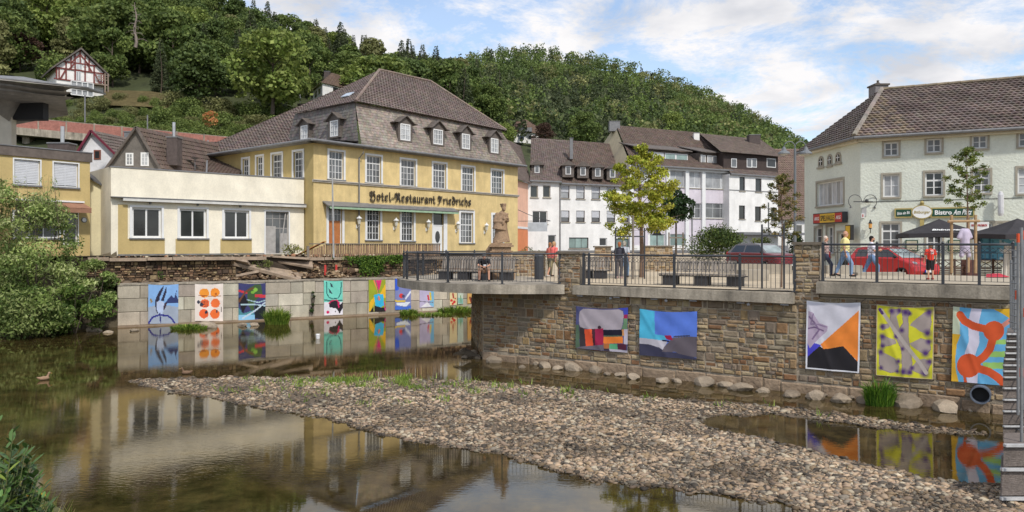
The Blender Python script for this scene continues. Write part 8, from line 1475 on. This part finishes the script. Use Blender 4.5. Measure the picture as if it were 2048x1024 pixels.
# bank grass
n = 5200; P_ = []
while len(P_) < n:
 x, y = random.uniform(-16, -6.5), random.uniform(8.5, 18); z = zb(x, y)
 if z > -.02: P_.append((x, y, z))
P_ = np.array(P_); da = rng.uniform(0, 6.28, n); L_ = rng.uniform(.08, .30, n); s = np.stack([np.cos(da), np.sin(da), np.zeros(n)], 1)*.007; t_ = P_+np.stack([np.sin(da)*L_*.5, np.cos(da)*L_*.5, L_], 1); V = np.stack([P_-s, P_+s, t_+s*.2, t_-s*.2], 1).reshape(-1, 3); o = npmesh('bank_grass', V, np.arange(n*4).reshape(n, 4), pal(n, [(120, 130, 60), (150, 146, 84), (96, 116, 46), (160, 144, 96)]), M_LEAF); tag(o, 'mixed green and dry grass on the near bank', None, kind='stuff')
fl = MB(mat('yellow_petal', (.75, .42, .03), .6)); fs_ = thing('yellow_flowers', gnd(75, 990, .1), 'small yellow wildflowers beside the laurel', 'flowers')
for px, py in ((64, 967), (60, 978), (72, 976), (85, 979), (84, 987), (90, 989), (56, 990), (77, 984)): 
 m = MB(fl.mats[0]); p = at(px, py, 13.2)
 for k in range(6): a = k*1.047; m.face([p, p+Vector((math.cos(a)*.018, -.01, math.sin(a)*.018)), p+Vector((math.cos(a+.5)*.024, -.012, math.sin(a+.5)*.024)), p+Vector((math.cos(a+1)*.018, -.01, math.sin(a+1)*.018))])
 m.build('blossom', fs_); m = MB(stm.mats[0]); m.tube([p, (p.x, p.y, zb(p.x, p.y)-.05)], .004, 4); m.build('stem', fs_)
# ---------------------------------------------------------------- parasols, fence, mural
PB = mat('black_parasol_cloth', (.035, .032, .036), .8, .2, 2, bump=.006, bs=6)
def parasol(label, cx_, D, zt, ze, hw, rot, words=True, pole=True):
 r = thing('parasol', (cx_, D, ZS-.2), label, 'parasol'); m = MB(PB); c = [Vector((cx_+hw*1.414*math.cos(rot+k*math.pi/2), D+hw*1.414*math.sin(rot+k*math.pi/2), ze)) for k in range(4)]; top = Vector((cx_, D, zt))
 for k in range(4):
  a, b_ = c[k], c[(k+1) % 4]; n_ = 8
  for i in range(n_):
   for j in range(6):
    f = lambda s, t: top.lerp(a.lerp(b_, s), t)+Vector((0, 0, -.10*math.sin(math.pi*t)*(1-abs(2*s-1)*.7)+.05*(1-abs(2*s-1))*t)); s0, s1, t0, t1 = i/n_, (i+1)/n_, j/6, (j+1)/6; m.face([f(s0, t1), f(s1, t1), f(s1, t0), f(s0, t0)])
   s0, s1 = i/n_, (i+1)/n_; p, q = f(s0, 1), f(s1, 1); m.face([p-Vector((0, 0, .2)), q-Vector((0, 0, .2)), q, p])
 m.build('canopy', r); m = MB(DARKM)
 if pole: m.tube([(cx_, D, ZP), (cx_, D, zt)], .035, 8)
 for k in range(4): m.beam(top-Vector((0, 0, .15)), c[k]-Vector((0, 0, .04)), .025); m.beam(Vector((cx_, D, ze-.15)), top.lerp(c[k], .55)-Vector((0, 0, .1)), .02)
 m.build('frame', r)
 if words:
  for k in range(4):
   a, b_ = c[k], c[(k+1) % 4]; pl = Pl(tuple(a[:2]), tuple(b_[:2]))
   if pl.n.y < 0:
    me = text_mesh('Bitburger', 1., .002, .3, .03); xs = [v.co.x for v in me.vertices]; W_ = max(xs)-min(xs); t_ = MB(SWH); dn = Vector((top.x-(a.x+b_.x)/2, top.y-(a.y+b_.y)/2, zt-ze)).normalized(); un = pl.u.to_3d(); nn_ = un.cross(dn); nn_ = nn_ if nn_.z > 0 else -nn_; o_ = (a+b_)/2+dn*.30+nn_*.035
    t_.mesh([o_+un*(v.co.x/W_*1.3)+dn*(v.co.y*.24)+nn_*(v.co.z+.03) for v in me.vertices], [tuple(p.vertices) for p in me.polygons]); t_.build('lettering', r)
 return r
parasol('wide black parasol with white lettering between the bistro windows', X(1878, 36.5), 36.5, Z(438, 36.5), Z(468, 36.5), 1.62, math.radians(28)); parasol('black parasol at the right edge above the blue mural panels', X(2035, 33), 33, Z(437, 33), Z(470, 33), 1.55, math.radians(45), False)
FB = mat('dark_brown_board', (.075, .04, .025), .8, .25, 4, bump=.006, bs=20, objvar=.3); tf = thing('terrace_fence', (X(1868, 33), 33, ZS-.1), 'dark brown board fence with crossed lattice fields round the bistro terrace', 'fence'); D = 33.2; zt = Z(519, D); z0 = Z(557, D)
for x0, x1 in ((1869, 1907), (1908, 1934), (1957, 1984), (1985, 2006)):
 for k in range(6): m = MB(FB); h = (zt-.36-z0)/6; m.box(X(x0, D)+.05, X(x1, D)-.05, D, D+.03, z0+h*k+.012, z0+h*(k+1)-.01); m.build('board', tf)
 m = MB(FB); m.box(X(x0, D), X(x0, D)+.07, D-.02, D+.05, z0-.05, zt+.03); m.box(X(x0, D)+.07, X(x1, D), D-.015, D+.045, zt-.05, zt); m.box(X(x0, D)+.07, X(x1, D), D-.015, D+.045, zt-.36, zt-.31)
 a, b_ = X(x0, D)+.07, X(x1, D)
 k = max(1, round((b_-a)/.38))
 for i in range(k): p, q = a+(b_-a)*i/k, a+(b_-a)*(i+1)/k; m.beam((p, D, zt-.32), (q, D, zt-.04), .025); m.beam((p, D+.02, zt-.04), (q, D+.02, zt-.32), .025)
 m.build('lattice_frame', tf)
block('brick_planter', 'reddish brick pillar beneath the tree stakes', 1936, 1956, 520, 557, 33, mat('pillar_brick', (.22, .11, .09), .9, .25, 4, bump=.01, bs=18), .5, 'pillar'); block('brick_planter', 'small brick pillar right of the boy', 1871, 1878, 526, 556, 33.1, MATS['pillar_brick'], .4, 'pillar')
mu = thing('mural_panel', (X(1958, 34), 34, ZP), 'blue painted panels with a white drape under the right parasol', 'panel'); D = 34.2; m = MB(DARKM); m.box(X(1957, D), X(1960, D), D-.02, D+.1, Z(560, D), Z(471, D)); m.box(X(1957, D), X(2090, D), D-.02, D+.1, Z(476, D), Z(472, D)); m.build('frame', mu)
V = []; Fc = []; nx, ny = 60, 34; x0, x1 = X(1960, D), X(2090, D); z0, z1 = Z(520, D), Z(477, D)
V = np.array([(x0+(x1-x0)*i/nx, D, z0+(z1-z0)*j/ny) for i in range(nx+1) for j in range(ny+1)]); i, j = np.meshgrid(np.arange(nx), np.arange(ny), indexing='ij'); k = (i*(ny+1)+j).ravel(); Fc = np.stack([k, k+ny+1, k+ny+2, k+1], 1); s, t = (i.ravel()+.5)/nx, (j.ravel()+.5)/ny
col = np.tile(lin((110, 176, 206)), (len(Fc), 1)); col[(s < .25) & ((np.floor(s*30) % 4 == 0) | (np.floor(t*12) % 4 == 0))] = lin((70, 120, 150)); w_ = (s > .3) & (np.sin(s*22+t*16) > .1); col[w_] = lin((196, 214, 228)); col[(np.sin(s*40)*np.sin(t*9) > .8)] = lin((84, 140, 170)); o = npmesh('printed_panel', V, Fc, col, M_PRINT); o.parent = mu; o.location = -mu.location
m = MB(mat('white_drape', (.62, .58, .52), .9, .1, 3, bump=.02, bs=5)); p0 = None
for k in range(14): a, b_ = k/14, (k+1)/14; f = lambda t, py: (X(2004+36*t+(0 if py > 540 else 4), 32.4), 32.4+.06*math.sin(t*30), Z(py, 32.4)); m.face([f(a, 556), f(b_, 556), f(b_, 492), f(a, 492)])
tag(m.build('white_drape'), 'hanging off white drape at the right end of the bistro terrace', 'drape')
m = MB(mat('red_cloth', (.42, .03, .05), .8)); m.mesh([(X(px, 27), 27-dy, ZS+h) for px, h, dy in ((1965, .02, .2), (2010, .03, .3), (2022, .02, -.2), (1980, .12, -.2), (1998, .16, 0))], [(0, 1, 4, 3), (1, 2, 4), (2, 3, 4)]); tag(m.build('red_cloth'), 'crumpled red cloth on the ground at the right end of the railing', 'cloth')
# ---------------------------------------------------------------- cars
def car(name, label, loc, rz, L, W, Hh, col, prof, green, belt, plate='', roofcol=None, mirror=(.35, .0), wheels=(.8, 2.9), wr=.29, lamps=None, tag_=''):
 r = thing(name, loc, label, 'car', None, rz); PM = mat('car_paint_'+tag_, col, .25, .04, 2, spec=.7); RM_ = PM if roofcol is None else mat('car_roof_'+tag_, roofcol, .25, .04)
 lay_ = [(-1, .90, .12), (-.965, .955, .05), (-.88, .985, .015), (0, 1, 0), (.88, .985, .015), (.965, .955, .05), (1, .90, .12)]; m = MB(PM); n = len(prof); cx_ = L/2; vs = []
 for y, sx_, dz in lay_: vs += [(cx_+(x-cx_)*sx_, y*W/2, z-(dz*.5 if z > .5 else 0)) for x, z in prof]
 fs = [(k*n+i, k*n+(i+1) % n, (k+1)*n+(i+1) % n, (k+1)*n+i) for k in range(len(lay_)-1) for i in range(n)]+[tuple(range(n-1, -1, -1)), tuple((len(lay_)-1)*n+i for i in range(n))]
 m.mesh([(x-L/2, -y, z) for x, y, z in vs], fs); b_ = m.build('body', r, world=False)
 bm = bmesh.new(); bm.from_mesh(b_.data); bmesh.ops.recalc_face_normals(bm, faces=bm.faces); bm.to_mesh(b_.data); bm.free()
 hw = lambda z: W/2*(.93-.27*(z-belt)/(Hh-belt)); n = len(green); m = MB(RM_); gv = [(x-L/2, -hw(z), z) for x, z in green]+[(x-L/2, hw(z), z) for x, z in green]
 m.mesh(gv, [tuple(range(n)), tuple(range(2*n-1, n-1, -1))]+[(i, n+i, n+(i+1) % n, (i+1) % n) for i in range(n)]); m.build('cabin', r, world=False)
 G = mat('car_glass', (.02, .024, .028), .05, .2, 2, spec=.9); GW_ = mat('windscreen_glass', (.30, .36, .38), .06, .3, 2, spec=.9)
 # green: rear-bottom, rear-top, front-top, front-bottom (x,z)
 rb_, rt, ft, fb_ = green[0], green[1], green[-2], green[-1]
 def sidewin(x0b, x1b, x0t, x1t, name='side_window'):
  z0, z1 = belt+.04, Hh-.13; m = MB(G)
  for s_ in (-1, 1): q = [(x0b-L/2, s_*(hw(z0)+.008), z0), (x1b-L/2, s_*(hw(z0)+.008), z0), (x1t-L/2, s_*(hw(z1)+.008), z1), (x0t-L/2, s_*(hw(z1)+.008), z1)]; m.face(q if s_ < 0 else q[::-1])
  m.build(name, r, world=False)
 t_ = (Hh-.13-belt)/(Hh-belt); fx = fb_[0]+(ft[0]-fb_[0])*t_; rx = rb_[0]+(rt[0]-rb_[0])*t_; mid = (rt[0]+ft[0])/2-.05
 sidewin(mid+.05, fb_[0]-.22, mid+.05, fx-.1); sidewin(rb_[0]+.32, mid-.05, rx+.2, mid-.05)
 def endwin(b0, b1, k, name, g):
  p = Vector((b0[0], 0, b0[1])).lerp(Vector((b1[0], 0, b1[1])), .08); q = Vector((b0[0], 0, b0[1])).lerp(Vector((b1[0], 0, b1[1])), .9); d = Vector((b1[1]-b0[1], 0, -(b1[0]-b0[0]))).normalized()*k*.012; m = MB(g)
  m.face([(p.x-L/2+d.x, -hw(p.z)+.1, p.z+d.z), (p.x-L/2+d.x, hw(p.z)-.1, p.z+d.z), (q.x-L/2+d.x, hw(q.z)-.08, q.z+d.z), (q.x-L/2+d.x, -hw(q.z)+.08, q.z+d.z)]); m.build(name, r, world=False)
 endwin(fb_, ft, 1 if (ft[1]-fb_[1]) > 0 else -1, 'windscreen', GW_); endwin(rb_, rt, -1, 'rear_window', G)
 for x in wheels:
  for s_ in (-1, 1):
   w = bpy.data.objects.new('wheel', None); COL.objects.link(w); w.parent = r; w.location = (x-L/2, s_*(W/2-.1), wr); m = MB(BLACK); n_ = 20
   rs = [(wr-.09, -.1), (wr-.01, -.1), (wr, -.07), (wr, .07), (wr-.01, .1), (wr-.09, .1)]
   for i in range(n_):
    a0, a1 = 2*math.pi*i/n_, 2*math.pi*(i+1)/n_
    for (ra, ya), (rb2, yb) in zip(rs, rs[1:]): m.face([(ra*math.cos(a0), ya, ra*math.sin(a0)), (ra*math.cos(a1), ya, ra*math.sin(a1)), (rb2*math.cos(a1), yb, rb2*math.sin(a1)), (rb2*math.cos(a0), yb, rb2*math.sin(a0))])
   m.build('tyre', w, world=False); m = MB(mat('alloy_rim', (.45, .45, .46), .3, .05, metal=.8)); rr2 = wr-.09
   for i in range(5): a = i*1.2566; m.hexa([(math.cos(a+q)*rad, s_*yy, math.sin(a+q)*rad) for yy in (.06, .09) for q, rad in ((-.5, .04), (-.16, rr2), (.16, rr2), (.5, .04))])
   m.build('rim', w, world=False)
 m = MB(BLACK)
 for s_ in (-1, 1): m.ball((fb_[0]-.28-L/2, s_*(W/2+.05), belt+.06), .11, sq=(.7, .8, .6))
 m.build('mirror', r, world=False)
 fx_ = L/2; m = MB(mat('headlamp_glass', (.55, .56, .58), .1, spec=.9))
 for s_ in (-1, 1):
  m = MB(MATS['headlamp_glass']); m.ball((fx_-.28, s_*(W/2-.22), belt-.22), .15, sq=(1.15, 1.0, .55)); m.build('headlight', r, world=False)
  m = MB(mat('tail_lamp_glass', (.35, .02, .02), .2)); m.ball((-fx_+.14, s_*(W/2-.13), belt-.1), .14, sq=(.6, .6, 1.2)); m.build('tail_light', r, world=False)
 m = MB(BLACK); m.ball((fx_-.13, 0, .38), .4, sq=(.30, 1.35, .36)); m.build('grille', r, world=False); m = MB(MATS['alloy_rim']); m.ball((fx_-.085, 0, belt-.27), .07, sq=(.4, 1, 1)); m.build('badge', r, world=False)
 m = MB(SWH, mat('plate_blue', (.02, .05, .4), .5)); m.box(fx_-.01, fx_+.012, -.22, .26, .36, .47); m.mi = 1; m.box(fx_-.01, fx_+.013, -.26, -.22, .36, .47); pt_ = m.build('number_plate', r, world=False)
 return r
def arch(cx_, r_, n=8): return [(cx_+r_*math.cos(t), .28+r_*math.sin(t)) for t in np.linspace(0, math.pi, n)]
tw_ = [(.06, .3), (.35, .22)]; prof = [(.04, .32)]+arch(.66, .35)[::-1]+arch(3.03, .35)[::-1]+[(3.62, .26), (3.69, .42), (3.66, .62), (3.50, .80), (3.10, .93), (2.75, 1.0), (.9, 1.02), (.18, .98), (.05, .80), (.0, .55)]
car('parked_car', 'small bright red hatchback facing right, parked in front of the pale green building', (X(1784, 34.2), 34.2, 3.28), math.radians(-66), 3.69, 1.66, 1.47, (.50, .022, .025), prof, [(.16, .96), (.42, 1.40), (.7, 1.465), (1.55, 1.47), (2.0, 1.42), (2.98, .94)], .97, wheels=(.66, 3.03), wr=.29, tag_='red')
prof = [(.04, .40)]+arch(.86, .41)[::-1]+arch(3.62, .41)[::-1]+[(4.40, .30), (4.56, .48), (4.56, .80), (4.38, 1.0), (3.7, 1.07), (3.3, 1.1), (1.1, 1.12), (.25, 1.1), (.06, .95), (.0, .6)]
car('parked_car', 'burgundy suv facing right behind the slatted bench', (X(1524, 45), 45, zg(0, 45)), math.radians(-66), 4.58, 1.84, 1.66, (.17, .015, .025), prof, [(.2, 1.06), (.7, 1.55), (1.1, 1.64), (2.2, 1.65), (2.75, 1.58), (3.55, 1.05)], 1.08, roofcol=(.16, .15, .16), wheels=(.86, 3.62), wr=.34, tag_='burgundy')
block('white_car_front', 'white boxy electricity cabinet right of the burgundy suv', 1553, 1577, 491, 520, 47, mat('cabinet_white', (.6, .6, .6), .5), .8, 'cabinet')
# ---------------------------------------------------------------- street lamps, signs
D = 30.0; sl_ = thing('street_lamp', (X(1590, D), D, ZP), 'grey street lamp with two curved arms and bell shades behind the tall pier', 'street lamp'); m = MB(mat('lamp_grey', (.16, .17, .18), .5, .1)); q = sl_.location; zt = Z(296, D); m.tube([q, (q.x, q.y, ZP+1.2), (q.x, q.y, ZP+1.25), (q.x, q.y, zt)], [.09, .09, .06, .045], 10); m.build('pole', sl_)
for s_ in (-1, 1):
 c = Vector((q.x+s_*.22, q.y, zt+.02)); pts = [c+Vector((-s_*math.cos(t)*.22, 0, math.sin(t)*.24)) for t in np.linspace(0, math.pi*1.0, 12)]; m = MB(MATS['lamp_grey']); m.tube(pts, .02, 6); m.build('arm', sl_); p = pts[-1]; m = MB(MATS['lamp_grey']); m.lathe(p, [(.24, -.26), (.22, -.2), (.10, -.12), (.06, 0), (.02, .03)], 14); m.build('lamp_shade', sl_); m = MB(mat('lamp_lens', (.55, .55, .53), .3)); m.ball(p-Vector((0, 0, .25)), .15, sq=(1, 1, .5)); m.build('lens', sl_)
for px, D, y0, y1, lb in ((1537, 62, 405, 505, 'slender grey lamp post with small ring top near the canopy'), (1384, 60, 432, 505, 'thin grey pole in front of the lilac building'),): m = MB(MATS['lamp_grey']); m.tube([(X(px, D), D, zg(0, D)), (X(px, D), D, Z(y0, D))], .06, 7); tag(m.build('lamp_post'), lb, 'post')
ts = thing('traffic_sign', (X(1314, 60), 60, zg(0, 60)), 'grey back of a triangular traffic sign on its post', 'sign'); m = MB(MATS['lamp_grey']); m.tube([(X(1314, 60), 60, zg(0, 60)), (X(1314, 60), 60, Z(455, 60))], .05, 7); m.build('post', ts); m = MB(DARKM); pl = Pl((X(1304, 59.9), 59.9), (X(1324, 59.9), 59.9)); m.poly(pl, [(0, Z(471, 60)), (pl.L, Z(471, 60)), (pl.L/2, Z(452, 60))], 0, .03); m.build('sign_plate', ts)
# ---------------------------------------------------------------- ducks and floating bits
def duck(px, py, col, lb, s=1., rz=0):
 p = gnd(px, py, 0); r = thing('duck', (p.x, p.y, .0), lb, 'duck', None, rz); m = MB(); m.ball((0, 0, .07), .16, sq=(1.35, .75, .6)); capsule(m, (.13, 0, .12), (.18, 0, .24), .05, .04); m.ball((.2, 0, .27), .055); capsule(m, (-.18, 0, .1), (-.27, 0, .14), .06, .02)
 for i in range(len(m.v)): m.v[i] = tuple(Vector(m.v[i])*s)
 fuse(m, 'body', cl('duck_'+lb[:5], col), r, .014, 2); b_ = MB(mat('bill_orange', (.45, .25, .05), .5)); b_.hexa([tuple(Vector(q)*s) for q in ((.24, -.018, .25), (.31, -.018, .245), (.31, .018, .245), (.24, .018, .25), (.24, -.018, .275), (.31, -.015, .26), (.31, .015, .26), (.24, .018, .275))]); b_.build('bill', r, world=False)
duck(88, 760, (150, 122, 98), 'light brown duck swimming at the left below the bushes', .85, .9); duck(373, 748, (116, 92, 72), 'dark brown duck swimming left of the gravel bar', .8, math.pi+.3)
m = MB(mat('white_plastic', (.8, .8, .8), .4)); m.lathe(gnd(636, 678, -.02), [(.09, 0), (.12, .24), (.11, .26)], 10); tag(m.build('plastic_cup'), 'white plastic cup floating in front of the turquoise painting', 'cup')
boulder(888, 772, 16, 'grey flat stone on the far edge of the gravel bar', None, .4, .12)
for px, py, w_, lb in ((925, 845, 12, 'brown stone near the middle of the gravel bar'), (1105, 890, 11, 'reddish stone near the middle of the gravel bar'), (1300, 935, 10, 'green tinged stone low on the gravel bar'), (1415, 943, 18, 'olive brown flat stone low on the gravel bar'), (1455, 928, 15, 'ochre stone on the lower gravel bar'), (1160, 868, 18, 'greyish lump on the gravel bar'), (1245, 865, 10, 'black stone on the gravel bar right of the middle')): boulder(px, py, w_, lb, None, .45, .12)
# ---------------------------------------------------------------- timber crib and scaffold at the right edge
tc_ = thing('timber_crib', (X(2010, 15), 15, -.2), 'stack of grey squared timbers with white steel strips at the right edge', 'timber stack'); TMm = mat('squared_timber', (.15, .125, .11), .85, .3, 2.5, bump=.015, bs=14, fine=.25, aniso=6., objvar=.2); STL = mat('pale_steel_strip', (.5, .5, .5), .5, .2, 4)
def crib(m, xl, D, z0, z1, dp): a, b_ = X(xl, D), X(xl+2, D+dp); m.hexa([(a, D, z0), (a+2.4, D, z0), (a+2.6, D+dp, z0), (b_, D+dp, z0), (a, D, z1), (a+2.4, D, z1), (a+2.6, D+dp, z1), (b_, D+dp, z1)])
ys = [666, 680, 692, 704, 716, 728, 740, 752, 774, 797, 820, 850, 884]; D = 15.2
for i, (a, b_) in enumerate(zip(ys, ys[1:])):
 xl = 2006 if i > 4 else 2007+6-i; m = MB(TMm); crib(m, xl, D, Z(b_, D)+.012, Z(a, D)-.03, 1.2); m.build('timber', tc_); m = MB(STL); m.box(X(xl, D)-.01, X(2036+(i % 3)*4, D), D-.05, D, Z(a, D)-.035, Z(a, D)-.005); m.build('steel_strip', tc_)
D = 13.9
for i, (a, b_, xl) in enumerate(((886, 934, 2007), (934, 992, 2001), (992, 1060, 2000))): m = MB(TMm); crib(m, xl, D, Z(b_, D)+.01, Z(a, D)-.06, 1.0); m.build('timber', tc_); m = MB(STL); m.box(X(xl, D)-.01, X(xl, D)+1.0, D-.07, D, Z(a, D)-.06, Z(a, D)-.01); m.build('steel_strip', tc_)
sc2 = thing('scaffold', (X(2030, 14.5), 14.5, .5), 'grey steel scaffold tubes with couplers and orange bands at the right edge', 'scaffold'); SCF = mat('scaffold_steel', (.24, .245, .25), .45, .2, 4, metal=.3)
for px, D, y0, y1 in ((2022, 16.5, 520, 690), (2030, 15.6, 500, 760), (2036, 14.9, 470, 830), (2043, 14.2, 455, 900), (2053, 13.5, 440, 1000), (2026, 16.0, 560, 720), (2047, 14.6, 480, 820)):
 m = MB(SCF); m.tube([(X(px, D), D, Z(y1, D)), (X(px, D), D, Z(y0, D))], .026, 8); m.build('tube', sc2)
for k in range(30):
 py = 500+k*13; D = 15.6-.05*(k % 4); m = MB(SCF); x = 2018+(k*7 % 11); m.tube([(X(x, D), D, Z(py, D)), (X(x+34, D-.6), D-.6, Z(py+2, D))], .012, 6); m.build('rung', sc2)
for px, py, D in ((2036, 476, 14.8), (2033, 590, 15.2), (2042, 745, 14.5), (2048, 625, 14.3), (2046, 470, 14.4)): m = MB(mat('orange_band', (.75, .10, .03), .6)); m.tube([(X(px, D), D-.01, Z(py+9, D)), (X(px, D), D-.01, Z(py-9, D))], .032, 8); m.build('orange_band', sc2)
# unused prototypes never placed
for k, o in PROT.items():
 if k not in used:
  for ch in KB[k]: bpy.data.objects.remove(ch)
  bpy.data.objects.remove(o)
